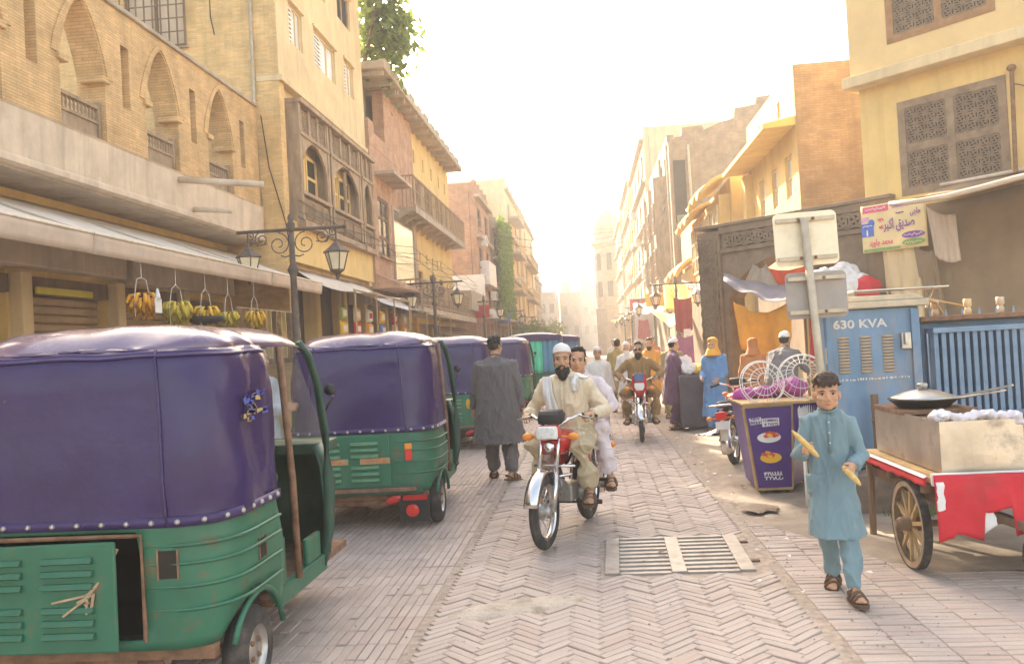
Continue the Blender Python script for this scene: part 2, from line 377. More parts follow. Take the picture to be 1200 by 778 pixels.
# wall with openings: P(u, z, d) maps to the world, d=0 front face, d=th back face
def wall_open(mb, P, u0, u1, z0, z1, th, ops, mi=0, rmi=None):
    rmi = mi if rmi is None else rmi
    ops = sorted(ops, key=lambda o: o[0])
    def q(a, b, c, d, k=mi): mb.add([a, b, c, d], [(0, 1, 2, 3)], k)
    def slab(a, b, za, zb):
        if b - a < 1e-5 or zb - za < 1e-5: return
        for d in (0, th): q(P(a, za, d), P(b, za, d), P(b, zb, d), P(a, zb, d))
    cur = u0
    for a, b, zb, top in ops:
        slab(cur, a, z0, z1); cur = b
        n = 1 if not callable(top) else 14
        tf = top if callable(top) else (lambda u, t=top: t)
        slab(a, b, z0, zb)
        for i in range(n):
            ua, ub = a + (b - a) * i / n, a + (b - a) * (i + 1) / n
            ta, tb = tf(ua), tf(ub)
            for d in (0, th): q(P(ua, ta, d), P(ub, tb, d), P(ub, z1, d), P(ua, z1, d))
            q(P(ua, ta, 0), P(ub, tb, 0), P(ub, tb, th), P(ua, ta, th), rmi)
        q(P(a, zb, 0), P(b, zb, 0), P(b, zb, th), P(a, zb, th), rmi)
        q(P(a, zb, 0), P(a, tf(a), 0), P(a, tf(a), th), P(a, zb, th), rmi)
        q(P(b, zb, 0), P(b, tf(b), 0), P(b, tf(b), th), P(b, zb, th), rmi)
    slab(cur, u1, z0, z1)
    q(P(u0, z0, 0), P(u1, z0, 0), P(u1, z0, th), P(u0, z0, th)); q(P(u0, z1, 0), P(u1, z1, 0), P(u1, z1, th), P(u0, z1, th))
    q(P(u0, z0, 0), P(u0, z1, 0), P(u0, z1, th), P(u0, z0, th)); q(P(u1, z0, 0), P(u1, z1, 0), P(u1, z1, th), P(u1, z0, th))
    return mb
def pbox(mb, P, u0, u1, z0, z1, d0, d1, mi=0):
    mb.add([P(a, b, c) for c in (d0, d1) for b in (z0, z1) for a in (u0, u1)],
           [(0,1,3,2),(4,6,7,5),(0,4,5,1),(2,3,7,6),(0,2,6,4),(1,5,7,3)], mi)
def pointed(c, hw, zs, rise, p=1.55):      # pointed arch top over centre c
    return lambda u: zs + rise * max(0, 1 - abs((u - c) / hw) ** p) ** (1 / 1.25)
def cusped(c, hw, zs, rise, k=5):          # multifoil arch
    def f(u):
        t = max(-1, min(1, (u - c) / hw))
        return zs + rise * max(0, 1 - abs(t) ** 1.8) ** .75 + .05 * rise * abs(math.sin(k * math.pi * t / 1.0)) * (1 - abs(t))
    return f
def window(par, P, u0, u1, z0, z1, fm, gm, d=.08, fw=.05, nv=1, nh=1, sill=None, name='window', grille=None):
    mb = MB()
    pbox(mb, P, u0, u0 + fw, z0, z1, d - .03, d + .03); pbox(mb, P, u1 - fw, u1, z0, z1, d - .03, d + .03)
    pbox(mb, P, u0 + fw, u1 - fw, z0, z0 + fw, d - .03, d + .03); pbox(mb, P, u0 + fw, u1 - fw, z1 - fw, z1, d - .03, d + .03)
    for i in range(1, nv):
        u = u0 + (u1 - u0) * i / nv; pbox(mb, P, u - fw * .5, u + fw * .5, z0 + fw, z1 - fw, d - .025, d + .025)
    for i in range(1, nh):
        z = z0 + (z1 - z0) * i / nh; pbox(mb, P, u0 + fw, u1 - fw, z - fw * .5, z + fw * .5, d - .02, d + .02)
    o = mb.build(name, fm, par)
    g = MB(); pbox(g, P, u0 + fw * .5, u1 - fw * .5, z0 + fw * .5, z1 - fw * .5, d + .004, d + .014); pn = g.build('pane', gm, o)
    if sill:
        s_ = MB(); pbox(s_, P, u0 - .06, u1 + .06, z0 - .07, z0 - .002, -.09, d + .02); s_.build('sill', sill, o)
    return o
def lattice(mb, P, u0, u1, z0, z1, cell, d, t=.011, dep=.02, mi=0):
    nu = max(1, round((u1 - u0) / cell)); nz = max(1, round((z1 - z0) / cell)); cu, cz = (u1 - u0) / nu, (z1 - z0) / nz
    def bar(a, b):
        (ua, za), (ub, zb) = a, b; l = math.hypot(ub - ua, zb - za); nx, nz_ = -(zb - za) / l * t / 2, (ub - ua) / l * t / 2
        mb.add([P(ua+nx, za+nz_, d), P(ub+nx, zb+nz_, d), P(ub-nx, zb-nz_, d), P(ua-nx, za-nz_, d),
                P(ua+nx, za+nz_, d+dep), P(ub+nx, zb+nz_, d+dep), P(ub-nx, zb-nz_, d+dep), P(ua-nx, za-nz_, d+dep)],
               [(0,1,2,3),(0,4,5,1),(3,2,6,7),(0,3,7,4),(1,5,6,2)], mi)
    for i in range(nu):
        for j in range(nz):
            c = (u0 + (i + .5) * cu, z0 + (j + .5) * cz)
            pts = [(c[0] + .4 * cu * math.cos(R(22.5 + 45 * k)), c[1] + .4 * cz * math.sin(R(22.5 + 45 * k))) for k in range(8)]
            for k in range(8): bar(pts[k], pts[(k + 1) % 8])
            for k, (sx, sz) in enumerate([(1, 1), (-1, 1), (-1, -1), (1, -1)]):
                bar(pts[2 * k], (c[0] + sx * cu / 2, c[1] + sz * cz / 2)); bar(pts[2 * k + 1], (c[0] + sx * cu / 2, c[1] + sz * cz / 2))
            for k in range(4): bar(pts[2 * k], c)
def PX(x, s):      # facade in the plane x = const; s=+1 faces +X, -1 faces -X; u is Y
    return lambda u, z, d: (x - s * d, u, z)
def PY(y):         # facade facing the camera in the plane y = const; u is X
    return lambda u, z, d: (u, y + d, z)
def PD(o, dr):     # oblique facade; u along dr, depth to the back right
    l = math.hypot(*dr); dx, dy = dr[0] / l, dr[1] / l
    nx, ny = (dy, -dx)
    if ny > 0: nx, ny = -nx, -ny
    return lambda u, z, d: (o[0] + dx * u - nx * d, o[1] + dy * u - ny * d, z)
# ================================================================== ground and road
mb = MB(); mb.add([(-150, -40, -.05), (150, -40, -.05), (150, 260, -.05), (-150, 260, -.05)], [(0, 1, 2, 3)])
mb.build('ground', m_earth, kind='structure')
def road_mat():
    m = mat('far_paving', (.42, .34, .285), .2, 3, .8, .25, 30, dirt=(.24, .19, .15), dsc=.8, damt=.5, dlo=.52)
    return m
mb = MB(); mb.add([(-5.2, -3, -.010), (2.9, -3, -.010), (3.4, 18, -.010), (3.1, 190, -.010), (-5.2, 190, -.010)], [(0, 1, 2, 3, 4)])
road = mb.build('road', [m_joint], kind='structure', w=True)
mb = MB(); mb.add([(-4.6, 20.2, -.004), (2.6, 20.2, -.004), (2.4, 190, -.004), (-4.6, 190, -.004)], [(0, 1, 2, 3)])
mb.build('far_paving', road_mat(), road, kind='structure')
BW, BL, JT = .057, .228, .005
bricks = []      # (cx, cy, angle)
def in_front(x, y): return 2.5 < y < 20.2 and -4.6 < x < 2.9
def hole(x, y):
    if .0 < x < 1.08 and 5.74 < y < 6.86: return True                   # the grating's bed
    if -.93 < x < -.1 and 4.85 < y < 5.5 and (x + .5) ** 2 / .16 + (y - 5.15 - .32 * (x + .5)) ** 2 / .02 < 1: return True   # broken patch
    return False
S2 = math.sqrt(.5)
for i in range(-360, 460):
    for j in range(-34, 34):
        for kind in (0, 1):
            if kind == 0: cx, cy, a = i + 2 + 4 * j, i + .5 - 4 * j, R(45)
            else: cx, cy, a = i + .5 + 4 * j, i - 5 - 4 * j, R(135)
            x = (cx - cy) * S2 * BW; y = (cx + cy) * S2 * BW
            if in_front(x, y) and -1.0 < x < 1.145 and not hole(x, y): bricks.append((x, y, a))
for lane, (xa, xb) in enumerate(((-4.5, -1.06), (1.2, 2.9))):
    pa, pb = (BW, BL) if lane == 0 else (BL, BW)
    for r in range(int(17.7 / pb)):
        for k in range(int((xb - xa) / pa)):
            x = (xb - (k + .5) * pa) if lane == 0 else xa + (k + .5) * pa; y = 2.5 + (r + .5) * pb
            if in_front(x, y) and (x < 0 or y < 7.3 + .25 * N3(x * 3, y) + (x - 1.1) * -.8 or x < 1.2): bricks.append((x, y, R(90) if lane == 0 else 0))
def brick_shape(L, W, H, b=.004):
    l, w_ = L / 2, W / 2
    vs = [(-l, -w_, -H), (l, -w_, -H), (l, w_, -H), (-l, w_, -H), (-l, -w_, -b), (l, -w_, -b), (l, w_, -b), (-l, w_, -b),
          (-l + b, -w_ + b, 0), (l - b, -w_ + b, 0), (l - b, w_ - b, 0), (-l + b, w_ - b, 0)]
    fs = [(0,1,5,4),(1,2,6,5),(2,3,7,6),(3,0,4,7),(4,5,9,8),(5,6,10,9),(6,7,11,10),(7,4,8,11),(8,9,10,11)]
    return vs, fs
bv, bf = brick_shape(BL - JT * .7, BW - JT, .021)
bme = bpy.data.meshes.new('brick'); bme.from_pydata(bv, [], bf); bme.materials.append(m_paver)
def seen(x, y):
    if y < 4.0: return False
    u = 690 + 1000 * x / y; d = 1570 / y; v = 400 + d + .056 * (690 - u)
    return 350 < u < 1190 and v < 776 and not (u < 520 and v > 560 and x < -1.45)
bricks.sort(key=lambda b: (0 if seen(b[0], b[1]) else 1, b[1]))
m_pavers = [m_paver, mat('paver_pale', (.45, .37, .325), .12, 3, .75, .25, 60, dirt=(.27, .21, .17), dsc=.8, damt=.5, dlo=.52),
            mat('paver_red', (.415, .325, .28), .12, 3, .75, .25, 60, dirt=(.22, .17, .13), dsc=.8, damt=.5, dlo=.52)]
bmes = []
for m in m_pavers:
    q = bme.copy(); q.materials.clear(); q.materials.append(m); bmes.append(q)
rest = MB()
rb = random.Random(3)
for k, (x, y, a) in enumerate(bricks):
    h = -rb.random() ** 3 * .009 + .0028 * N3(x * 1.3, y * 1.3); t1, t2 = rb.gauss(0, .007), rb.gauss(0, .012); a += rb.gauss(0, .006)
    mi = rb.choice((0, 0, 0, 1, 1, 2))
    if k < 300: inst(bmes[mi], 'brick', road, (x, y, h), (t1, t2, a))
    else:
        mt = Matrix.Translation((x, y, h)) @ Matrix.Rotation(a, 4, 'Z') @ Matrix.Rotation(t2, 4, 'Y') @ Matrix.Rotation(t1, 4, 'X')
        rest.add([mt @ Vector(q) for q in bv], bf, mi)
rest.build('paving_bricks', m_pavers, road, kind='stuff', fixn=False)
# broken patch of poured mortar
mb = MB(); c = []
for k in range(40):
    t = 2 * math.pi * k / 40; rr = 1 + .22 * N3(math.cos(t) * 2, math.sin(t) * 2, 4)
    x = -.5 + .43 * rr * math.cos(t); y = 5.15 + .32 * (x + .5) + .16 * rr * math.sin(t); c.append((x, y))
mb.add([(x, y, -.009) for x, y in c] + [(-.5 + (x + .5) * .86, 5.15 + (y - 5.15) * .86, .006 + .005 * N3(x * 9, y * 9)) for x, y in c] + [(-.5, 5.15, .003)],
       [(k, (k+1) % 40, 40 + (k+1) % 40, 40 + k) for k in range(40)] + [(40 + k, 40 + (k+1) % 40, 80) for k in range(40)])
mb.build('mortar_patch', mat('mortar', (.47, .4, .33), .2, 7, .9, .5, 40, dirt=(.24, .19, .12), dsc=6, damt=.7, dlo=.52), road, kind='structure', smooth=2)
# dusty side strip on the right, footways
def dusty(u, v):
    y = 5.6 + 16 * v * v + 3 * v; xl = 1.22 + .18 * N3(y * .9, 3) + (.55 * max(0, 7.2 - y)) + .0 * y + max(0, (y - 9)) * .05
    x = xl + (4.6 - xl) * u
    e = 0 if min(u, 1) > .03 else -.02
    return (x, y, .012 + e + .014 * N3(x * 1.7, y * 1.7) + .008 * N3(x * 6, y * 6) - (.05 if (x - 1.36) ** 2 / .03 + (y - 7.75) ** 2 / .05 < 1 else 0))
mb = MB(); mb.grid(dusty, 60, 120); mb.build('dusty_strip', m_dust, kind='structure', smooth=2)
for nm, x0, x1, y0, y1 in (('pavement', -7.5, -4.62, -4, 190), ('pavement', 2.75, 6.5, 16.2, 190)):
    mb = MB(); mb.box((x0, y0, -.04), (x1, y1, .12)); p = mb.build(nm, m_conc, kind='structure')
    kx = x1 if x0 < 0 else x0
    k_ = MB()
    for k in range(40):
        yy = max(y0, 4) + k * 1.0
        k_.box((kx - .07, yy + .01, -.03), (kx + .07, yy + .99, .135))
    k_.build('kerb', m_fascia, p, kind='structure')
# loose grit and litter on the ground
mb = MB(); rg = random.Random(5)
for k in range(420):
    y = 4.2 + 14 * rg.random() ** 1.6; x = rg.uniform(-1.5, 3.2) if rg.random() < .55 else 1.2 + abs(rg.gauss(0, .5)); s = rg.uniform(.003, .009)
    mb.add([(x - s, y - s * .7, 0), (x + s, y - s, 0), (x + s * .6, y + s, 0), (x - s, y + s, 0), (x, y, s * .6 + .003)], [(0, 1, 4), (1, 2, 4), (2, 3, 4), (3, 0, 4)])
mb.build('gravel', m_dust, kind='stuff', label='loose grit scattered over the brick paving', fixn=False)
# ------------------------------------------------------------------ drain grating
g = thing('drain_grating', 'pale iron drain grating of two barred panels set in the brick road', 'grating', (.5, 6.3, 0))
def gp(u, v): # corners in plan: slight skew as laid
    return Vector((.07 + .9 * u + .03 * v, 5.80 + 1.0 * v + .0 * u, 0))
mb = MB()
def plank(a, b, w, z0, z1, mbx):
    a, b = Vector(a), Vector(b); mbx.bar(a + Vector((0, 0, (z0 + z1) / 2)), b + Vector((0, 0, (z0 + z1) / 2)), w, z1 - z0)
m_grate = mat('grating_iron', (.34, .3, .27), .15, 9, .55, .15, metal=.45, dirt=(.28, .19, .12), dsc=6, damt=.6, dlo=.55)
for u, wd in ((.0, .1), (.5, .1), (1.0, .1)):
    q = MB(); plank(gp(u, -.01), gp(u, 1.01), wd, -.01, .016, q); q.build('crossbar', m_grate, g, bev=.003)
for v in (0, 1):
    for s in (0, 1):
        q = MB(); plank(gp(.06 + .5 * s, v), gp(.44 + .5 * s, v), .045, -.012, .012, q); q.build('edge_bar', m_grate, g, bev=.003)
for s in (0, 1):
    for k in range(1, 9):
        q = MB(); v = k / 9 + (0.004 * N3(k, s)); plank(gp(.055 + .5 * s, v), gp(.445 + .5 * s, v), .05, -.045, .010, q); q.build('slat', m_grate, g, bev=.003)
for v in (.25, .8):
    q = MB(); a = gp(1.05, v); q.box((a.x, a.y - .022, -.02), (a.x + .07, a.y + .022, .012)); q.build('lug', m_rust, g, bev=.004)
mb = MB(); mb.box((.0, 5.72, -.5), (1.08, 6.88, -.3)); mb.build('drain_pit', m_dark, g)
q = MB()
for (x0, x1, y0, y1) in ((-.06, .02, 5.68, 6.92), (1.04, 1.26, 5.68, 6.92), (.02, 1.04, 5.68, 5.76), (.02, 1.04, 6.84, 6.92)):
    q.grid(lambda u, v: (x0 + (x1 - x0) * u, y0 + (y1 - y0) * v, -.004 + .006 * N3((x0 + u) * 9, (y0 + v) * 9)), 8, 12)
q.build('bedding', mat('grate_bed', (.3, .235, .175), .3, 9, .95, .5, 40), g, smooth=2)
g.location.z = -.008

# ================================================================== left side: brick arcade over the awning
A = thing('arcade_building', 'brick arcade with pointed arches on a concrete band above the long canvas awning', 'building', (-7, 8, 0))
P = PX(-6.7, 1)
arch_c = [6.7, 8.9, 11.1, 13.3, 15.5]; ops = []
for c in arch_c: ops.append((c - .53, c + .53, 4.76, pointed(c, .53, 5.72, .94)))
for c in [5.6, 7.8, 10.0, 12.2, 14.4, 16.55]: ops.append((c - .11, c + .11, 5.42, 6.36))
mb = MB(); wall_open(mb, P, 0, 17.35, 4.74, 6.86, .42, ops); mb.build('arcade_wall', m_abrick, A)
mb = MB(); pbox(mb, P, 0, 17.35, 6.862, 6.93, -.05, .47); mb.build('coping', m_conc, A, bev=.01)
for c in arch_c[1:]:     # raised arch moulding and imposts
    f1, f0 = pointed(c, .72, 5.72, 1.05), pointed(c, .58, 5.72, .97); q = MB(); n = 24
    a0 = [(c - .58 + 1.16 * i / n) for i in range(n + 1)]; a1 = [(c - .72 + 1.44 * i / n) for i in range(n + 1)]
    poly = [(u, f1(u)) for u in a1] + [(u, f0(u)) for u in reversed(a0)]
    for i in range(n):
        o0, o1, i0, i1 = (a1[i], f1(a1[i])), (a1[i+1], f1(a1[i+1])), (a0[i], f0(a0[i])), (a0[i+1], f0(a0[i+1]))
        q.add([P(*o0, -.018), P(*o1, -.018), P(*i1, -.018), P(*i0, -.018), P(*o0, .01), P(*o1, .01), P(*i1, .01), P(*i0, .01)],
              [(0,1,2,3),(0,4,5,1),(3,2,6,7)])
    q.build('arch_moulding', m_abrick, A)
    q = MB()
    for s in (-1, 1): pbox(q, P, c + s * .5 - .1, c + s * .5 + .1, 5.63, 5.715, -.05, .3)
    q.each('impost', m_abrick, A, bev=.006)
bal = MB(); bal.lathe([(.013, 0), (.022, .02), (.012, .05), (.024, .1), (.012, .15), (.02, .18), (.013, .2)], n=8); balm = bal.mesh('baluster', m_gwood)
for p in balm.polygons: p.use_smooth = True
for c in arch_c[1:]:
    b = bpy.data.objects.new('balustrade', None); COL.objects.link(b); b.parent = A
    q = MB(); pbox(q, P, c - .5, c + .5, 4.77, 5.03, .1, .15); pbox(q, P, c - .5, c + .5, 5.032, 5.07, .08, .17); q.build('lower_panel', m_gwood, b)
    q = MB(); pbox(q, P, c - .5, c + .5, 5.25, 5.30, .08, .17); q.build('rail', m_gwood, b)
    q = MB()
    for s in (-1, 1): pbox(q, P, c + s * .49 - .035, c + s * .49 + .035, 4.77, 5.36, .07, .16)
    q.each('end_post', m_gwood, b, bev=.006)
    for k in range(10):
        w_ = P(c - .41 + k * .091, 5.06, .125); off = Vector(w_) - Vector(A.location); inst(balm, 'baluster', b, off)
mb = MB(); mb.box((-14, 0, 4.0), (-6.72, 17.35, 4.735)); mb.box((-14.2, 0, 4.736), (-13.9, 17.35, 6.4)); mb.build('terrace', m_conc, A)
mb = MB()
prof = [(-7.5, 4.03), (-6.66, 4.03), (-6.6, 4.05), (-6.6, 4.12), (-6.64, 4.15), (-6.62, 4.72), (-6.6, 4.745), (-7.5, 4.745)]
mb.prism(prof, lambda a, b, d: (a, d, b), 0, 17.3); mb.build('concrete_band', m_fascia, A)
mb = MB(); wall_open(mb, PX(-7.5, 1), 0, 17.4, 0, 4.03, .3, [(3, 5.6, .1, 2.95), (6.2, 8.4, .1, 2.95), (8.9, 10.45, .1, 2.95), (10.75, 12.75, .1, 2.85), (13.05, 15.0, .1, 2.8), (15.25, 17.1, .1, 2.8)])
mb.build('shop_wall', m_yplas2, A)
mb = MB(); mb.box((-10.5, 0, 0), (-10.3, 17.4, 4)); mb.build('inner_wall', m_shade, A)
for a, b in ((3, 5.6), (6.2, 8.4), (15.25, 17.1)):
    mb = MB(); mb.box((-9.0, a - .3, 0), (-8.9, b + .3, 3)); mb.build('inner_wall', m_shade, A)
# closed shutters with ribs one by one
sl_ = MB(); sl_.prism([(0, 0), (.03, .02), (.035, .07), (.03, .105), (0, .12)], lambda a, b, d: (a, d, b), -.5, .5)
slm = sl_.mesh('slat', mat('shutter_steel', (.44, .32, .2), .15, 5, .6, .1, metal=.2, dirt=(.3, .2, .12), dsc=2, damt=.5))
for a, b in ((8.9, 10.45), (10.75, 12.75), (13.05, 15.0)):
    sh = bpy.data.objects.new('roller_shutter', None); COL.objects.link(sh); sh.parent = A
    for k in range(20):
        o = inst(slm, 'slat', sh, Vector((-7.66, (a + b) / 2, .12 + k * .125)) - Vector(A.location)); o.scale = (1, b - a - .02, 1)
    q = MB(); q.box((-7.7, a, 2.62), (-7.45, b, 2.86)); q.build('shutter_box', m_wood, sh, bev=.01)
for a, b, z0, z1, m in ((9.0, 12.9, 2.95, 3.5, m_fascia), (13.1, 17.0, 2.9, 3.35, m_fascia)):
    q = MB(); q.box((-7.5, a, z0), (-7.2, b, z1)); q.build('header_box', m, A, bev=.02)
q = MB(); q.box((-7.42, 10.9, 2.62), (-7.36, 12.2, 2.72)); q.build('tube_light', mat('yellow_tube', (.7, .6, .08), .1, 5, .5, 0), A, bev=.02)
q = MB()
for y in (10.6, 12.88, 15.1): q.box((-7.56, y - .11, 0), (-7.3, y + .11, 2.9))
q.each('pillar', m_cplas, A, bev=.02)
q = MB(); q.tube([(-6.62, 13.6, 4.62), (-5.3, 13.9, 4.5)], .055, 12); q.build('drain_pipe', m_fascia, A, smooth=2)
q = MB(); q.tube([(-6.62, 14.1, 4.2), (-6.0, 14.2, 4.15)], .045, 12); q.build('drain_pipe', m_fascia, A, smooth=2)
# canvas awning: two lengths with seams, each a thing
def awning(y0, y1, seed, label, m=m_awn):
    t = thing('awning', label, 'awning', (-6.5, (y0 + y1) / 2, 3.4), 'canvas awnings over the left-hand shops')
    mb = MB(); n = int((y1 - y0) * 4)
    def top(u, v):
        y = y0 + (y1 - y0) * u; sag = -.05 * math.sin(math.pi * v) + .012 * N3(y * 1.2, v * 3, seed)
        return (-7.48 + 1.98 * v, y, 3.88 - .78 * v + sag)
    mb.grid(top, n, 8); mb.build('canvas', m_pawn, t, smooth=2, solid=.008)
    mb = MB()
    def val(u, v):
        y = y0 + (y1 - y0) * u; return (-5.49 + .015 * N3(y * 2, v, seed) - .03 * v, y, 3.1 - .24 * v)
    mb.grid(val, n, 3); mb.build('valance', m, t, smooth=2, solid=.006)
    q = MB(); q.tube([(-5.5, y0, 3.09), (-5.5, y1, 3.09)], .022, 8)
    q.build('front_rod', m_galv, t)
    for k in range(int((y1 - y0) / 2.2) + 1):
        y = y0 + .1 + k * 2.2; q = MB(); q.tube([(-7.48, y, 3.84), (-5.5, y, 3.07)], .018, 6); q.build('rafter', m_galv, t)
    return t
awning(-1, 9.15, 1, 'pale canvas awning nearest the camera, left of the hanging fruit')
awning(9.17, 14.6, 2, 'pale canvas awning above the hanging fruit baskets')
awning(14.62, 17.45, 3, 'short pale canvas awning behind the nearest lamp post')

# ------------------------------------------------------------------ yellow building with the carved wooden bay
B = thing('corner_building', 'tall yellow building with a carved wooden bay window over the awnings', 'building', (-7, 20, 0))
ops = [(-9.55, -8.2, 8.35, 9.75)]
mb = MB(); wall_open(mb, PY(17.46), -15, -6.215, 0, 12.6, .3, ops); mb.build('side_wall', m_ybrick, B)
wd = window(B, PY(17.46), -9.55, -8.2, 8.35, 9.75, m_wood, m_fascia, .1, .07, 2, 1, m_conc)
q = MB()
for k in range(9): x = -9.6 + k * .18; q.box((x, 17.33, 8.3), (x + .03, 17.35, 9.8))
for k in range(6): z = 8.32 + k * .29; q.box((-9.62, 17.345, z), (-8.13, 17.365, z + .02))
q.build('window_grille', m_wood, B)
P = PX(-6.2, 1)
def winrow(lst, par, P, fm, gm, **k):
    for a, b, z0, z1 in lst: window(par, P, a, b, z0, z1, fm, gm, **k)
W1 = [(18.25, 19.15, 8.55, 9.45), (20.0, 21.75, 8.6, 9.5), (22.6, 23.5, 8.7, 9.6)]
W2 = [(19.75, 21.1, 10.5, 11.35), (22.2, 23.45, 10.6, 11.5)]
mb = MB(); wall_open(mb, P, 17.46, 24.5, 7.55, 12.6, .3, [(a, b, z0, z1) for a, b, z0, z1 in W1] + []); 
mb = MB(); wall_open(mb, P, 17.461, 24.5, 7.55, 10.1, .3, [(a, b, z0, z1) for a, b, z0, z1 in W1]); wall_open(mb, P, 17.461, 24.5, 10.1, 12.6, .3, W2)
mb.build('front_wall', m_cplas, B)
winrow(W1, B, P, m_cplas, m_wglass, nv=3, sill=None, fw=.05)
for a, b, z0, z1 in W1:
    q = MB()
    for k in range(8): z = z0 + .08 + k * .1; pbox(q, P, a + .08, a + (b - a) * .4, z, z + .045, .045, .06)
    q.build('louvre', m_white, B)
winrow(W2, B, P, m_gwood, m_dark, nv=2, fw=.07)
for a, b, z0, z1 in W1 + W2:
    q = MB(); pbox(q, P, a - .07, b + .07, z1 + .004, z1 + .07, -.06, .06); q.build('hood', m_cplas, B, bev=.006)
mb = MB(); mb.box((-6.33, 17.462, 3.45), (-6.6, 24.5, 7.545)); mb.build('lower_wall', m_cplas, B)
mb = MB(); mb.box((-6.895, 17.9, 0), (-6.85, 24.6, 3.4)); mb.build('shop_back_shade', m_shade, B)  # dark panel painted in for the shaded shop behind
mb = MB(); pbox(mb, P, 17.44, 24.52, 7.43, 7.55, -.07, .5); mb.build('ledge', m_cplas, B, bev=.01)
mb = MB(); mb.box((-6.15, 17.5, 3.62), (-6.8, 24.45, 4.5)); mb.build('lower_band', m_yplas, B)
mb = MB(); mb.box((-15, 17.77, 0), (-6.9, 24.5, 12.6)); mb.box((-6.9, 24.2, 3), (-6.215, 24.498, 12.59)); mb.build('core', m_cplas, B)
mb = MB(); mb.box((-15.2, 17.3, 12.6), (-5.6, 24.8, 12.8)); mb.build('roof', m_conc, B)
q = MB(); q.tube([(-6.72, 17.40, 12), (-6.75, 17.40, 6.4), (-6.72, 17.40, 4.8)], .04, 10); q.build('drain_pipe', m_galv, B, smooth=2)
q = MB(); q.tube([(-6.62, 17.41, 6.7), (-6.5, 17.42, 5.6), (-6.2, 17.43, 4.4), (-6.1, 17.4, 3.7)], .012, 6); q.build('cable', m_black, B)
q = MB(); q.tube([(-7.6, 17.42, 11), (-7.62, 17.42, 8.9), (-7.55, 17.42, 8.5)], .012, 6); q.build('cable', m_black, B)
# wooden bay
J = bpy.data.objects.new('wooden_bay', None); COL.objects.link(J); J.parent = B
P = PX(-6.02, 1)
bays = [(18.02, 20.15, 1), (20.3, 23.0, 2), (23.15, 24.4, 1)]
for i, (a, b, k) in enumerate(bays):
    q = MB()
    for u in (a, b - .12): pbox(q, P, u, u + .12, 4.42, 7.1, -.02, .3)
    q.each('post', m_gwood, J, bev=.01)
    q = MB(); pbox(q, P, a, b, 4.4, 4.55, -.06, .3); pbox(q, P, a, b, 5.12, 5.2, -.04, .2); pbox(q, P, a, b, 6.42, 6.5, -.04, .2); pbox(q, P, a - .05, b + .05, 7.1, 7.2, -.1, .35)
    q.each('rail', m_gwood, J, bev=.008)
    q = MB(); n = 3 if b - a > 1.6 else 2
    for j in range(n):
        ua, ub = a + .14 + (b - a - .28) * j / n, a + .14 + (b - a - .28) * (j + 1) / n
        pbox(q, P, ua + .04, ub - .04, 4.62, 5.06, .03, .07)
        pbox(q, P, ua, ub, 4.56, 5.11, .075, .1)
        for s in range(9): pbox(q, P, ua + .06 + (ub - ua - .12) * s / 9, ua + .06 + (ub - ua - .12) * (s + .45) / 9, 4.66, 5.02, .0, .03)
    q.build('lower_panel', m_gwood, J)
    q = MB()
    for j in range(n):
        ua, ub = a + .14 + (b - a - .28) * j / n, a + .14 + (b - a - .28) * (j + 1) / n
        lattice(q, P, ua + .06, ub - .06, 6.55, 7.05, .17, .04, .022)
        pbox(q, P, ua, ua + .06, 6.5, 7.1, .0, .09); pbox(q, P, ub - .06, ub, 6.5, 7.1, .0, .09)
        pbox(q, P, ua, ub, 6.5, 7.1, .11, .13)
    q.build('upper_panel', m_gwood, J)
    c = (a + b) / 2; q = MB()
    if k == 2 or b - a > 1.6:
        ops = [(a + .2, b - .2, 5.2, cusped(c, (b - a) / 2 - .2, 5.85, .53))]
    else: ops = [(a + .2, b - .2, 5.2, cusped(c, (b - a) / 2 - .2, 5.8, .55))]
    wall_open(q, P, a + .12, b - .12, 5.2, 6.42, .06, ops); q.build('cusped_arch', m_gwood, J)
    if k == 2:
        q = MB(); q.tube([P(c, 5.2, .06), P(c, 6.3, .06)], .05, 8); q.build('post', m_gwood, J)
    # inner sashes behind the openings; yellow panes paint in the lit inside
    for j in range(2):
        ua, ub = a + .2 + (b - a - .4) * j / 2, a + .2 + (b - a - .4) * (j + 1) / 2
        window(J, P, ua + .05, ub - .05, 5.22, 6.2, m_yplas2, m_dark if j else m_yplas, .27, .07, 1, 2, name='inner_window')
q = MB()
for u0_, z0_ in ((4.42, 0),):
    wall_open(q, PY(17.99), -6.325, -6.0, 4.42, 7.1, .025, [(-6.25, -6.09, 5.25, cusped(-6.17, .08, 5.9, .35))]); q.box((-6.26, 18.0, 5.22), (-6.08, 18.015, 6.4))
q.build('bay_side', m_gwood, J)
# tree growing beyond, at the roof edge
def leaf_cloud(centre, rad, n, size, seed, shell=.5, droop=.2):
    rr = random.Random(seed); mb = MB(); c = Vector(centre)
    clumps = []
    for k in range(26):
        d = Vector((rr.gauss(0, 1), rr.gauss(0, 1), rr.gauss(0, 1))).normalized() * (shell + (1 - shell) * rr.random())
        clumps.append((c + Vector((d.x * rad[0], d.y * rad[1], d.z * rad[2])), rr.uniform(.22, .42)))
    for k in range(n):
        cc, cr = rr.choice(clumps)
        p = cc + Vector((rr.gauss(0, 1) * cr * rad[0], rr.gauss(0, 1) * cr * rad[1], rr.gauss(0, 1) * cr * rad[2])) * .75
        a = Vector((rr.gauss(0, 1), rr.gauss(0, 1), rr.gauss(0, 1) - droop)).normalized(); b = a.cross(Vector((rr.gauss(0, 1), rr.gauss(0, 1), rr.gauss(0, 1)))).normalized()
        s = size * rr.uniform(.6, 1.4)
        mb.add([p - a * s, p + b * s * .42 + a * s * .1, p + a * s, p - b * s * .42 + a * s * .1], [(0, 1, 2), (0, 2, 3)])
    return mb
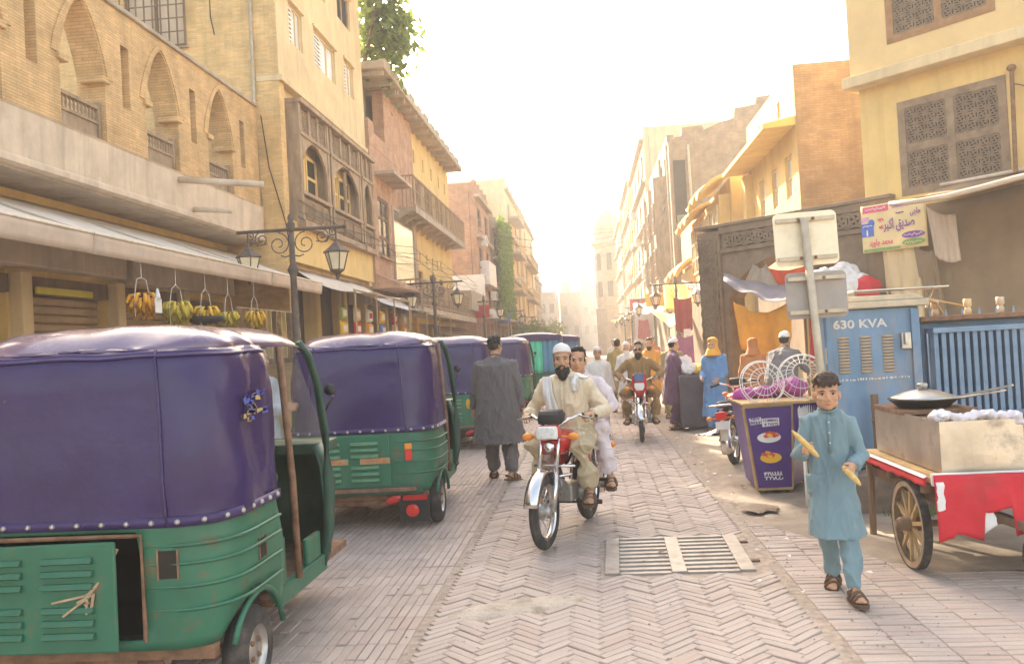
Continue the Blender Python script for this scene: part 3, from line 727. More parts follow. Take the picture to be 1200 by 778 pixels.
t = thing('roof_tree', 'leafy green branches growing out beside the tall yellow building', 'tree', (-6.6, 25.2, 8.2))
leaf_cloud((-5.75, 25.6, 11.45), (.95, 1.0, 1.5), 1500, .17, 11).build('crown', m_leaf, t, fixn=False)
mb = MB(); mb.tube([(-6.7, 25.2, 8.2), (-6.5, 25.3, 9.7), (-6.1, 25.5, 11.4), (-5.7, 25.7, 12.6)], [.1, .08, .05, .02], 7)
for k in range(7): mb.tube([(-6.4 + k * .08, 25.4, 10.3 + k * .3), (-5.6 - .2 * (k % 3), 25.2 + .3 * (k % 4), 10.7 + k * .35)], [.03, .01], 5)
mb.build('trunk', m_bark, t)

# ------------------------------------------------------------------ pink brick building with balcony
C = thing('balcony_building', 'pink brick and yellow building with long railed balcony and wide flat roof slab', 'building', (-7, 30, 0))
P = PX(-6.1, 1)
wops = [(25.2, 26.6, 4.5, 6.3), (27.0, 30.4, 3.7, 6.3)]
mb = MB(); wall_open(mb, P, 24.55, 31.0, 3.45, 7.75, .3, wops); mb.build('brick_front', m_pbrick, C)
mb = MB(); mb.box((-8.5, 24.52, 3.0), (-6.4, 31.2, 7.749)); mb.box((-8.6, 24.6, 7.75), (-6.7, 28.2, 10.6)); mb.box((-14, 28.3, 0), (-6.57, 40, 9.93)); mb.build('core', m_conc, C)
mb = MB(); pbox(mb, P, 26.6, 31.0, 7.76, 9.9, .0, .35); pbox(mb, P, 24.55, 25.2, 7.76, 8.5, 0, .3); pbox(mb, P, 25.2, 26.598, 7.76, 8.2, 0, .3); mb.build('brick_upper', m_pbrick, C)
window(C, P, 25.2, 26.6, 4.5, 6.3, m_wood, m_glass, .06, .08, 2, 3, m_pbrick)
window(C, P, 27.0, 30.4, 3.7, 6.3, m_conc, mat('mirror_glass', (.62, .64, .62), .05, 1, .12, .08, 2, metal=.9), -.02, .12, 1, 1, name='mirror_panel')
mb = MB(); pbox(mb, P, 25.0, 27.6, 6.9, 7.0, -.6, .2); mb.build('window_hood', m_conc, C, bev=.01)
mb = MB(); mb.prism([(-5.4, 3.46), (-5.4, 3.56), (-6.1, 3.9), (-6.5, 3.9), (-6.5, 3.46)], lambda a, b, d: (a, d, b), 24.6, 31); mb.build('brick_base', m_pbrick, C)
P2 = PX(-6.25, 1)
up = [(32.0, 33.1, 6.5, 8.1), (33.8, 35.2, 6.5, 8.1), (36.2, 37.4, 6.5, 8.1)]
sm = [(31.8, 32.1, 8.7, 9.2), (33.6, 33.9, 8.7, 9.2), (35.4, 35.7, 8.7, 9.2), (37.2, 37.5, 8.7, 9.2), (38.8, 39.1, 8.7, 9.2)]
lo = [(31.4, 32.6, 3.7, 4.6), (34.0, 35.6, 3.6, 4.6), (36.3, 37.3, 3.6, 4.6)]
ls = [(32.0, 32.3, 4.95, 5.35), (33.4, 33.7, 4.95, 5.35), (34.7, 35.0, 4.95, 5.35), (35.8, 36.1, 4.95, 5.35), (36.7, 37.0, 4.95, 5.35)]
mb = MB()
wall_open(mb, P2, 31.02, 40, 2.6, 4.8, .3, lo); wall_open(mb, P2, 31.02, 40, 4.802, 5.9, .3, ls); wall_open(mb, P2, 31.02, 40, 5.902, 8.4, .3, up); wall_open(mb, P2, 31.02, 40, 8.402, 9.94, .3, sm)
mb.build('plaster_front', m_yplas2, C)
winrow(up + lo, C, P2, m_wood, m_glass, nv=2, nh=2, fw=.08)
winrow(sm + ls, C, P2, m_cplas, m_dark, fw=.03, name='vent')
mb = MB(); mb.box((-6.9, 24.6, 9.95), (-5.55, 40.2, 10.18)); mb.build('roof_slab', m_conc, C, bev=.02)
mb = MB()
for k in range(15): y = 24.8 + k; mb.box((-6.8, y, 9.8), (-5.65, y + .14, 9.948))
mb.each('slab_rib', m_conc, C)
mb = MB()
for k in range(12): mb.box((-5.75, 24.8 + k * 1.25, 10.18), (-5.55, 25.5 + k * 1.25, 10.28 + .05 * (k % 2)))
mb.each('roof_edge', m_conc, C, bev=.02)
def balcony(par, x0, x1, y0, y1, z, h, slab=.16, step=.22, m=m_gwood):
    b = bpy.data.objects.new('balcony', None); COL.objects.link(b); b.parent = par
    mb = MB(); mb.box((x0, y0, z - slab), (x1, y1, z)); mb.box((x1 - .03, y0, z - slab - .05), (x1 + .03, y1, z + .03)); mb.build('slab', m_conc, b, bev=.01)
    mb = MB(); mb.bar((x1 - .04, y0, z + h), (x1 - .04, y1, z + h), .06); mb.bar((x1 - .04, y0, z + .12), (x1 - .04, y1, z + .12), .04)
    mb.bar((x0, y0 + .03, z + h), (x1, y0 + .03, z + h), .05); mb.bar((x1 - .04, y0, z + h * .55), (x1 - .04, y1, z + h * .55), .025)
    n = int((y1 - y0) / step)
    for k in range(n + 1):
        y = y0 + (y1 - y0) * k / n; mb.bar((x1 - .04, y, z), (x1 - .04, y, z + h), .05 if k % 5 == 0 else .024)
    for k in range(5): x = x0 + (x1 - x0) * k / 5; mb.bar((x, y0 + .03, z), (x, y0 + .03, z + h), .024)
    mb.build('railing', m, b)
balcony(C, -6.25, -5.55, 28.2, 40.0, 6.42, 1.05)
balcony(C, -6.25, -5.3, 27.4, 40.5, 2.95, .95)
mb = MB()
for k in range(10): y = 27 + k * 1.1; mb.prism([(-6.2, 5.95), (-6.2, 6.25), (-5.65, 6.25)], lambda a, b, d: (a, d, b), y + 1, y + 1.1)
mb.each('bracket', m_conc, C)
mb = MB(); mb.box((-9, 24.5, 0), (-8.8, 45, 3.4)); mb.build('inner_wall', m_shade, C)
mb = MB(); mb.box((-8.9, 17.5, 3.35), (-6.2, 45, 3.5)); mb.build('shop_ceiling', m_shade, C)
for y in (20, 22.3, 24.4, 27, 29.5, 32, 35, 38):
    mb = MB(); mb.box((-6.75, y - .15, 0), (-6.4, y + .15, 3.6)); mb.build('shop_pillar', m_yplas, C, bev=.02)

# ------------------------------------------------------------------ further buildings, generic street block
def block(name, label, x0, x1, y0, y1, z1, m, floors, side, group=None, bays=3, mw=m_wood, mg=m_glass, front=True, fm=None, ledges=True, para=True):
    t = thing(name, label, 'building', ((x0 + x1) / 2, (y0 + y1) / 2, 0), group)
    xs = x1 if side > 0 else x0
    P = PX(xs, side); z0 = 3.2; fh = (z1 - z0 - .3) / floors
    mb = MB(); mb.box((x0 + (.32 if side < 0 else 0), y0, 0), (x1 - (.32 if side > 0 else 0), y1, z1)); mb.build('wall', fm or m, t)
    mb = MB()
    for f in range(floors):
        a = z0 + f * fh; ops = []
        for k in range(bays):
            c = y0 + (y1 - y0) * (k + .5) / bays; hw = min(.75, (y1 - y0) / bays * .3); ops.append((c - hw, c + hw, a + fh * .28, a + fh * .8))
        wall_open(mb, P, y0 + .002, y1 - .002, a, a + fh - .002, .3, ops)
        for o in ops: window(t, P, *o, mw, mg, .1, .07, 2, 2, m_conc)
    pbox(mb, P, y0 + .002, y1 - .002, z0 + floors * fh, z1, 0, .3); pbox(mb, P, y0 + .002, y1 - .002, 2.9, z0 - .002, 0, .3)
    mb.build('front_wall', m, t)
    mb = MB(); n = 3
    for k in range(n + 1):
        y = y0 + .15 + (y1 - y0 - .3) * k / n; pbox(mb, P, y - .15, y + .15, 0, 2.898, 0, .3)
    mb.each('pillar', m, t); mb = MB(); pbox(mb, P, y0, y1, 0, 2.9, .305, .315); mb.build('shop_shade', m_shade, t)  # pillars, then a dark sheet with the shop's shade painted in
    if ledges:
        mb = MB()
        for f in range(floors + 1):
            a = z0 + f * fh - .02; pbox(mb, P, y0, y1, a, a + .14, -.25 if f else -.6, .02)
        mb.build('ledge', m_conc, t, bev=.01)
    if para:
        mb = MB()
        pbox(mb, P, y0, y1, z1 + .002, z1 + .5, 0.02, .2); mb.box((x0 + .02, y0 + .02, z1 + .002), (x1 - .21 if side > 0 else x1, y0 + .2, z1 + .45))
        for k in range(4):
            y = y0 + (y1 - y0) * (k + .5) / 4; pbox(mb, P, y - .2, y + .2, z1 + .5, z1 + .75, .0, .22)
        mb.build('parapet', m, t)
    return t
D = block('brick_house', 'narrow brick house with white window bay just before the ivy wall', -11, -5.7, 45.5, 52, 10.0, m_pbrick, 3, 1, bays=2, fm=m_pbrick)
mb = MB(); pbox(mb, PX(-5.7, 1), 46.5, 50, 5.0, 6.3, -.5, 0); mb.build('white_bay', m_white, D, bev=.02)
mb = MB(); mb.box((-9, 38.6, 3.3), (-5.2, 44.5, 4.2)); mb.box((-9, 38.6, 0), (-7, 45.4, 3.3)); mb.build('annex', m_conc, D)
mb = MB(); mb.prism([(-5.2, 4.22), (-5.2, 5.35), (-7.0, 5.35), (-7.0, 4.22)], lambda a, b, d: (a, d, b), 43.9, 44); mb.build('white_screen', m_white, D)
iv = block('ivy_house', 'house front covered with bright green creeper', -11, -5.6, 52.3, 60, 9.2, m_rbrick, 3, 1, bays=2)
rr = random.Random(9); mb = MB()
for k in range(5200):
    y = rr.uniform(52.3, 60); z = 3.4 + 6.6 * rr.random(); bul = .5 + .35 * N3(y * .8, z * .8, 2) + .2 * N3(y * 3, z * 3)
    if z > 9.6 + N3(y * 1.3, 1) * 1.0: continue
    p = Vector((-5.5 + bul * rr.uniform(.5, 1.0), y, z)); a = Vector((rr.uniform(.1, 1), rr.gauss(0, .8), rr.gauss(-.5, .5))).normalized(); b = a.cross(Vector((rr.gauss(0, 1), rr.gauss(0, 1), rr.gauss(0, 1)))).normalized(); s = rr.uniform(.09, .2)
    mb.add([p - a * s, p + b * s * .6, p + a * s, p - b * s * .6], [(0, 1, 2), (0, 2, 3)])
o = mb.build('ivy', m_ivy, iv, fixn=False)
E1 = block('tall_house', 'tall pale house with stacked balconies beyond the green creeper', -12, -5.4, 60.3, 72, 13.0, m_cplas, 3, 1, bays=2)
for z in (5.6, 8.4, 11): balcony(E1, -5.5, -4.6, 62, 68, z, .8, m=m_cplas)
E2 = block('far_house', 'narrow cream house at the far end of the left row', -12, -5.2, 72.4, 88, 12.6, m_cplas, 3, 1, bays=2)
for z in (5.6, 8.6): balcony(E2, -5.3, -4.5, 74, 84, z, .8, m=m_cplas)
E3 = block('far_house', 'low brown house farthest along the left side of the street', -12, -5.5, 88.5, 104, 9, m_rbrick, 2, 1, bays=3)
GC = 'hazy buildings closing the far end of the street'
for (x0, x1, y0, z1, m, lab) in ((-8.5, -4.6, 128, 9.2, m_conc, 'hazy cream block left of centre at the far end of the street'),
    (-4.4, -1.0, 140, 9.8, m_rbrick, 'hazy ochre block at the middle of the far street end'), (-1.0, 2.2, 150, 11.5, m_conc, 'hazy stepped pale block beside the minaret'),
    (-13, -8.7, 118, 10, m_fascia, 'hazy block behind the far left houses')):
    t = thing('distant_building', lab, 'building', ((x0 + x1) / 2, y0, 0), GC)
    P = PY(y0); ops = []; mb = MB(); fl = int((z1 - 2) / 3.2)
    mb.box((x0, y0 + .31, 0), (x1, y0 + 14, z1 - .01))
    for f in range(fl):
        a = 2 + f * 3.2; o_ = []; n = max(2, int((x1 - x0) / 1.2))
        for k in range(n):
            c = x0 + (x1 - x0) * (k + .5) / n; o_.append((c - .35, c + .35, a + .9, a + 2.3))
        wall_open(mb, P, x0, x1, a, a + 3.198, .3, o_); ops += o_
        for q_ in o_: window(t, P, *q_, m_wood, m_glass, .1, .06, 2, 1)
    pbox(mb, P, x0, x1, 0, 1.998, 0, .3); pbox(mb, P, x0, x1, 2 + fl * 3.2, z1, 0, .3)
    mb.build('wall', m, t)
    mb = MB(); mb.box((x0 + .4, y0 + 1, z1), (x0 + 1.8, y0 + 5, z1 + 1.8)); mb.box((x0 - .1, y0 - .2, z1 - .15), (x1 + .1, y0 + .02, z1 + .1)); mb.build('parapet', m_conc, t)

# ================================================================== right side
# minaret
T = thing('minaret', 'pale domed minaret tower rising in the haze at the end of the right row', 'tower', (2.3, 92, 0))
mb = MB()
def ngon(r, z, n=8): return [Vector((2.6 + r * math.cos(2*math.pi*(k+.5)/n), 92 + r * math.sin(2*math.pi*(k+.5)/n), z)) for k in range(n)]
mb.rings([ngon(1.75, 0), ngon(1.75, 5), ngon(1.6, 5.1), ngon(1.6, 11.6), ngon(2.0, 11.8), ngon(2.0, 12.1), ngon(1.55, 12.15)]); mb.build('shaft', m_conc, T)  # darker concrete puts the tower's shaded tone into its colour
mb = MB(); mb.rings([ngon(1.5, 12.15), ngon(1.45, 12.9), ngon(1.8, 13.0), ngon(1.8, 13.15), ngon(1.3, 13.2)]); mb.build('drum', m_conc, T)
mb = MB(); mb.lathe([(1.3, 0), (1.48, .45), (1.4, 1.0), (1.1, 1.55), (.65, 2.0), (.25, 2.3), (.1, 2.5), (.14, 2.65), (.05, 2.8), (.03, 3.6)], (2.6, 92, 13.2), n=20); mb.build('dome', m_conc, T, smooth=2)
for k in range(8):
    a = 2 * math.pi * k / 8; c = Vector((2.6 + 1.5 * math.cos(a), 92 + 1.5 * math.sin(a), 0)); nrm = Vector((math.cos(a), math.sin(a), 0)); tn = Vector((-nrm.y, nrm.x, 0))
    for z0, z1 in ((6.2, 7.8), (9, 10.8)):
        q = MB(); q.obox(c + Vector((0, 0, (z0 + z1) / 2)), (.08, .55, z1 - z0), Matrix((nrm, tn, Vector((0, 0, 1)))).transposed()); q.build('window', m_dark, T)
GR = 'tall old buildings along the right side of the street'
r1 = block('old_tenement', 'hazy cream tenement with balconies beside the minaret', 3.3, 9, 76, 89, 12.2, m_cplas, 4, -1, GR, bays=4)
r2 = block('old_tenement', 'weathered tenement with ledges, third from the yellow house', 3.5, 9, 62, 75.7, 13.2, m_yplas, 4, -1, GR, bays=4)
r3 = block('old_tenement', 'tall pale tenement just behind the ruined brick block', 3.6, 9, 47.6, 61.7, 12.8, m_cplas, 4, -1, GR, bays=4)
K = thing('ruined_brick_block', 'big bare brown brick block with jagged roofline above the lamp posts', 'building', (5.5, 41, 0))
top = [(3.75, 9.7), (4.3, 9.9), (4.35, 10.25), (5.2, 10.3), (5.25, 10.1), (5.9, 10.35), (6.5, 10.5), (6.55, 10.9), (7.4, 11.0), (7.45, 11.3), (8.3, 11.35), (9.5, 11.5), (9.5, 0), (3.75, 0)]
mb = MB(); mb.prism(top, lambda a, b, d: (a, d, b), 36, 36.5); mb.build('gable_wall', m_rbrick, K)
mb = MB(); mb.box((4.1, 36.5, 0), (9.5, 47.4, 10.0)); mb.build('core', m_rbrick, K)
P = PX(3.75, -1); mb = MB(); wl = []
for f in range(3):
    a = 3.2 + f * 2.2; o_ = [(37 + k * 2.2, 38.1 + k * 2.2, a + .5, a + 1.75) for k in range(5)]
    wall_open(mb, P, 36.502, 47.4, a, a + 2.198, .3, o_); wl += o_
pbox(mb, P, 36.502, 47.4, 9.8, 10.1, 0, .3); pbox(mb, P, 36.502, 47.4, 0, 3.198, 0, .3); mb.build('front_wall', m_rbrick, K)
winrow(wl, K, P, m_wood, m_glass, nv=2, nh=2, fw=.07)
for k in range(3):
    y = 38.5 + 3.2 * k; mb = MB()
    mb.rings([[Vector((3.75 - .0, y - .9, z)), Vector((3.2, y - .5, z)), Vector((3.2, y + .5, z)), Vector((3.75, y + .9, z))] for z in (3.4, 8.6)]); mb.build('bay', m_gwood, K)
    for z in (4.2, 6.2):
        window(K, PX(3.195, -1), y - .42, y + .42, z, z + 1.3, m_gwood, m_glass, -.03, .06, 2, 2)
q = MB(); q.tube([(4.55, 35.93, 9.5), (4.6, 35.93, 3)], .06, 8); q.build('drain_pipe', m_galv, K)
q = MB(); q.tube([(3.72, 36.6, 0), (3.72, 36.6, 9.7)], .06, 8); q.tube([(3.7, 40, 0), (3.7, 40, 9.8)], .06, 8); q.build('drain_pipe', m_galv, K)
q = MB(); q.box((3.9, 35.95, 6.3), (4.4, 36.0, 8.9)); q.build('recess_shade', m_dark, K)  # dark panel on the wall face, painting the shade of a recess
window(K, PY(36), 3.95, 4.4, 5.2, 6.6, m_gwood, mat('green_shutter', (.12, .2, .15), .2, 6, .7, .1), -.06, .05, 1, 1)
# bay house with scalloped canopies
H = thing('canopy_house', 'yellow house with curved plaster canopies over its windows behind the stone gate', 'building', (5, 29, 0))
mb = MB(); mb.box((4.0, 23.2, 0), (9, 35.6, 5.75)); mb.build('wall', m_yplas, H)
mb = MB(); mb.box((3.9, 23.2, .12), (3.99, 35.6, 2.8)); mb.build('shop_shade', m_shade, H)  # dark slab on the wall, painted in for shade under the house
def canopy(par, x, y0, y1, z, out=.75, m=m_yplas2):
    q = MB()
    def f(u, v):
        y = y0 + (y1 - y0) * u; t = v; return (x - out * t - .05, y + (.2 * (u - .5)) * t, z - .45 * t ** 2 + .1 * math.cos(u * math.pi * 6) * t - .12 * t * abs(2 * u - 1) ** 2)
    q.grid(f, 24, 8); q.build('canopy', m, par, smooth=2, solid=.1)
for a, b, z in ((23.4, 26.4, 5.85), (26.6, 29.8, 5.6), (30.0, 35, 4.3)): canopy(H, 4.0, a, b, z)
P = PX(3.72, -1)
for k, (a, b) in enumerate(((23.5, 26.3), (26.7, 29.7))):
    q = MB(); q.box((3.72, a, 2.9), (4.0, b, 5.35)); q.build('bay', m_yplas2, H)
    for j in range(3):
        u0 = a + .1 + (b - a - .2) * j / 3; window(H, P, u0 + .04, u0 + (b - a - .2) / 3 - .04, 3.6, 5.1, m_cplas, m_glass, -.03, .06, 2, 3)
q = MB(); q.box((3.8, 30.3, 3.2), (4.0, 34.5, 4.0)); q.build('bay', m_white, H)
# yellow house with a brick gable
Y = thing('yellow_house', 'bright yellow house with plain brick gable wall right of the jagged brick block', 'building', (6, 20, 0))
P = PX(4.4, -1)
wl = [(18.15, 18.75, 4.35, 5.25), (19.5, 20.1, 4.35, 5.25), (20.9, 21.5, 4.35, 5.25)]
sm = [(18.9, 19.15, 6.2, 6.55), (21.0, 21.25, 6.2, 6.55)]
mb = MB(); wall_open(mb, P, 17.62, 22.7, 2.8, 5.8, .3, wl); wall_open(mb, P, 17.62, 22.7, 5.8, 6.9, .3, sm); pbox(mb, P, 17.62, 22.7, 0, 2.798, 0, .3); mb.build('front_wall', m_yplas2, Y)
winrow(wl, Y, P, m_cplas, m_wglass, nv=1, nh=2, fw=.06); winrow(sm, Y, P, m_yplas2, m_dark, fw=.02, name='vent')
mb = MB(); wall_open(mb, PY(17.6), 4.408, 9.5, 0, 6.92, .3, []); mb.build('gable_wall', m_rbrick, Y)
mb = MB(); mb.box((4.71, 17.91, 0), (9.5, 22.7, 6.85)); mb.build('core', m_yplas, Y)
mb = MB(); pbox(mb, P, 17.7, 22.6, .12, 2.7, -.06, -.01); mb.build('shop_shade', m_shade, Y)  # dark sheet over the wall with the shop shade in its colour
mb = MB(); mb.prism([(4.4, 5.72), (4.4, 5.9), (3.75, 5.78), (3.75, 5.68)], lambda a, b, d: (a, d, b), 17.66, 22.9); mb.build('ledge', m_yplas2, Y)
mb = MB(); mb.box((4.2, 22.3, 3.5), (4.4, 22.7, 5.6)); mb.build('downpipe_chase', m_yplas, Y)
m_owood = mat('dark_window_wood', (.25, .175, .115), .28, 6, .8, .25, 30)
m_fret = mat('fretwork_wood', (.21, .15, .1), .25, 6, .75, .2, 30)
# oblique ochre building on the right edge
O = thing('ochre_building', 'ochre corner building with fretwork wooden windows at the right edge', 'building', (5, 13, 0))
P = PD((4.36, 13.56), (.95, -1))
U = lambda x: (x - 4.36) / (.95 / math.hypot(.95, 1))
w1 = (U(4.76), U(5.80), 3.46, 4.86); w2 = (U(4.74), U(5.78), 5.72, 7.1)
mb = MB(); wall_open(mb, P, 0, 6.5, 0, 5.2, .3, [w1]); mb.build('lower_wall', m_yplas2, O)
mb = MB(); wall_open(mb, lambda u, z, d: P(u, z, d - .12), -.06, 6.5, 5.36, 9, .3, [w2]); mb.build('upper_wall', mat('ochre_upper', (.7, .51, .25), .08, 1.4, .9, .12, 20, dirt=(.5, .38, .22), dsc=.6, damt=.4), O)
mb = MB(); pbox(mb, P, -.12, 6.5, 5.2, 5.37, -.28, .3); mb.build('ledge', m_cplas, O, bev=.015)
mb = MB()
a = P(0, 0, .3); c_ = P(6.5, 0, .3); back = P(6.5, 0, 7); bl = P(0, 0, 7)
mb.prism([a[:2], c_[:2], back[:2], bl[:2]], lambda x, y, d: (x, y, d), 0, 9); mb.build('core', m_yplas2, O)
for (u0, u1, z0, z1), dd, nh in ((w1, 0, 2), (w2, -.12, 2)):
    Q = lambda u, z, d, dd=dd: P(u, z, d + dd)
    wn = window(O, Q, u0, u1, z0, z1, m_owood if dd == 0 else mat('red_wood', (.3, .16, .07), .25, 6, .7, .2, 30), m_dark, .02, .11, 2, nh, name='fretwork_window')
    for i in range(2):
        for j in range(nh):
            wu, wz = (u1 - u0 - .33) / 2, (z1 - z0 - .33) / nh; a_ = u0 + .11 + (wu + .11) * i; b_ = a_ + wu; za = z0 + .11 + (wz + .11) * j; zb = za + wz
            q = MB(); lattice(q, Q, a_, b_, za, zb, .14, .0, .017, .022); q.build('fretwork_panel', m_fret, wn)
q = MB(); q.tube([P(U(5.86), 3.5, -.1), P(U(5.88), 4.85, -.1)], .03, 8); q.ell(P(U(5.88), 4.9, -.1), (.06, .06, .05)); q.tube([P(U(5.87), 4.7, -.1), P(U(6.15), 4.5, -.1)], .01, 6); q.build('pipe', m_rust, O)
# stone gate
G = thing('stone_gate', 'carved brown stone gateway with cusped arch sheltering the cloth stalls', 'gate', (3.2, 14.7, 0))
P = PD((2.155, 15.775), (.95, -1)); LN = 3.6
c = 1.71
mb = MB(); wall_open(mb, P, .0, LN, .0, 3.42, .45, [(.52, 2.9, .01, cusped(c, 1.19, 2.2, .68, 7))]); mb.build('gate_wall', m_gstone, G)
mb = MB(); pbox(mb, P, -.05, .42, 0, 3.4, -.08, .0); pbox(mb, P, .42, LN, 3.0, 3.08, -.05, 0); pbox(mb, P, .42, LN, 3.34, 3.46, -.07, .0); pbox(mb, P, -.1, LN, 3.462, 3.52, -.1, .5); mb.build('frame', m_gstone, G, bev=.01)
m_rec = mat('painted_recess_shade', (.075, .052, .036), .3, 9, .95, .3, 40)  # dark brown backing that paints the shade inside the carving
mb = MB(); lattice(mb, P, .0, .38, .4, 3.3, .19, -.135, .04, .06); mb.build('carved_band', m_gstone, G)
mb = MB(); pbox(mb, P, .0, .38, .4, 3.3, -.088, -.079); pbox(mb, P, .5, LN - .02, 3.09, 3.33, -.012, -.002); pbox(mb, P, 3.15, 3.47, .4, 2.9, -.012, -.003); mb.each('recess_shade', m_rec, G)
mb = MB(); lattice(mb, P, .5, LN, 3.09, 3.33, .24, -.06, .036, .065); mb.build('carved_frieze', m_gstone, G)
mb = MB(); lattice(mb, P, 3.15, 3.47, .4, 2.9, .16, -.055, .032, .06); mb.build('carved_band', m_gstone, G)
mb = MB(); pbox(mb, P, -.06, .48, 0, .35, -.14, -.08); mb.build('plinth', m_gstone, G, bev=.01)
mb = MB(); q_ = [P(.5, 0, .9), P(6, 0, .9)]; pbox(mb, P, -.0, 6.5, 0, 3.25, 3.4, 3.5); pbox(mb, P, .02, 6.5, 3.26, 3.34, .47, 3.5); mb.build('stall_shade_shell', mat('deep_shade', (.07, .05, .035), .3, 2, .9, .1), G)  # back wall coloured as shade, plus a roof added to darken the stall
# ================================================================== street lamps
def make_lamp(label, loc):
    t = thing('street_lamp', label, 'street lamp', loc, 'twin-lantern street lamps')
    q = MB(); q.lathe([(.2, 0), (.2, .06), (.15, .1), (.13, .5), (.15, .55), (.09, .62), (.075, 1.0), (.07, 1.75), (.085, 1.8), (.085, 1.86), (.062, 1.9), (.055, 2.95), (.075, 3.0), (.1, 3.05), (.075, 3.1), (.05, 3.16), (.045, 3.7)], n=14)
    q.build('post', m_iron, t, smooth=2, w=False)
    q = MB(); q.lathe([(.045, 3.7), (.07, 3.76), (.07, 3.84), (.04, 3.88), (.055, 3.93), (.05, 3.97), (.012, 4.02), (.006, 4.2)], n=12); q.build('finial', m_iron, t, smooth=2, w=False)
    q = MB(); q.tube([(-.92, 0, 3.74), (.92, 0, 3.74)], .03, 8); q.ell((-.92, 0, 3.74), (.035, .035, .035)); q.ell((.92, 0, 3.74), (.035, .035, .035)); q.build('crossbar', m_iron, t, smooth=2, w=False)
    for s in (-1, 1):
        q = MB()
        for (cx, cz, r0, turns, a0, dr) in ((.23, 3.5, .2, 1.5, 90, 1), (.52, 3.6, .13, 1.6, 90, -1), (.72, 3.66, .075, 1.4, 90, 1)):
            pts = []
            for k in range(26):
                f = k / 25; a = R(a0) + dr * f * turns * 2 * math.pi; r = r0 * (1 - .8 * f); pts.append((s * (cx + r * math.cos(a)), 0, cz + r * math.sin(a)))
            q.tube(pts, .011, 5)
        q.tube([(s * .05, 0, 3.3), (s * .12, 0, 3.28), (s * .2, 0, 3.31)], .011, 5); q.tube([(s * .42, 0, 3.52), (s * .6, 0, 3.5), (s * .68, 0, 3.62)], .01, 5)
        q.build('scroll', m_iron, t, smooth=2, w=False)
        L = bpy.data.objects.new('lantern', None); COL.objects.link(L); L.parent = t; L.location = (s * .76, 0, 3.0)
        q = MB(); q.tube([(0, 0, .48), (0, 0, .72)], .012, 6); q.lathe([(.02, .5), (.06, .47), (.13, .4), (.225, .33), (.235, .31), (.21, .3)], n=6); q.ell((0, 0, .5), (.035, .035, .04)); q.build('cap', m_iron, L, w=False)
        q = MB(); q.lathe([(.19, .3), (.11, .02)], n=6); q.build('glass', m_lglass, L, w=False)
        q = MB()
        for k in range(6):
            a = 2 * math.pi * k / 6; q.tube([(.195 * math.cos(a), .195 * math.sin(a), .31), (.115 * math.cos(a), .115 * math.sin(a), .01)], .011, 5)
        q.lathe([(.115, .02), (.125, 0), (.06, -.05), (.035, -.08), (.04, -.1), (.015, -.15), (0.004, -.17)], n=6); q.build('cage', m_iron, L, w=False)
    return t
lamp = make_lamp('nearest twin-lantern lamp, left of the blue-topped rickshaws', (-4.93, 14.1, .0))
lamp.rotation_euler.z = R(2)
for y, lb in ((27.3, 'second lamp along the left row, before the railed balcony'), (40.5, 'third lamp along the left row, by the brick house'), (53.7, 'fourth lamp along the left row, before the ivy'),
              (67, 'fifth lamp along the left row, hazy'), (80.5, 'sixth lamp along the left row, farthest and faintest')): dup(lamp, (-4.9, y, 0), 0, lb)
for y, lb in ((34.0, 'largest lamp on the right, against the yellow awning'), (45.3, 'second lamp on the right row, behind the largest one'), (57.0, 'third lamp on the right row, hazy'), (69, 'fourth lamp on the right row, hazy and small'), (82, 'farthest lamp of the right row, faint in the haze')):
    dup(lamp, (2.86, .815 * y - .1, 0), 0, lb, scale=.87)

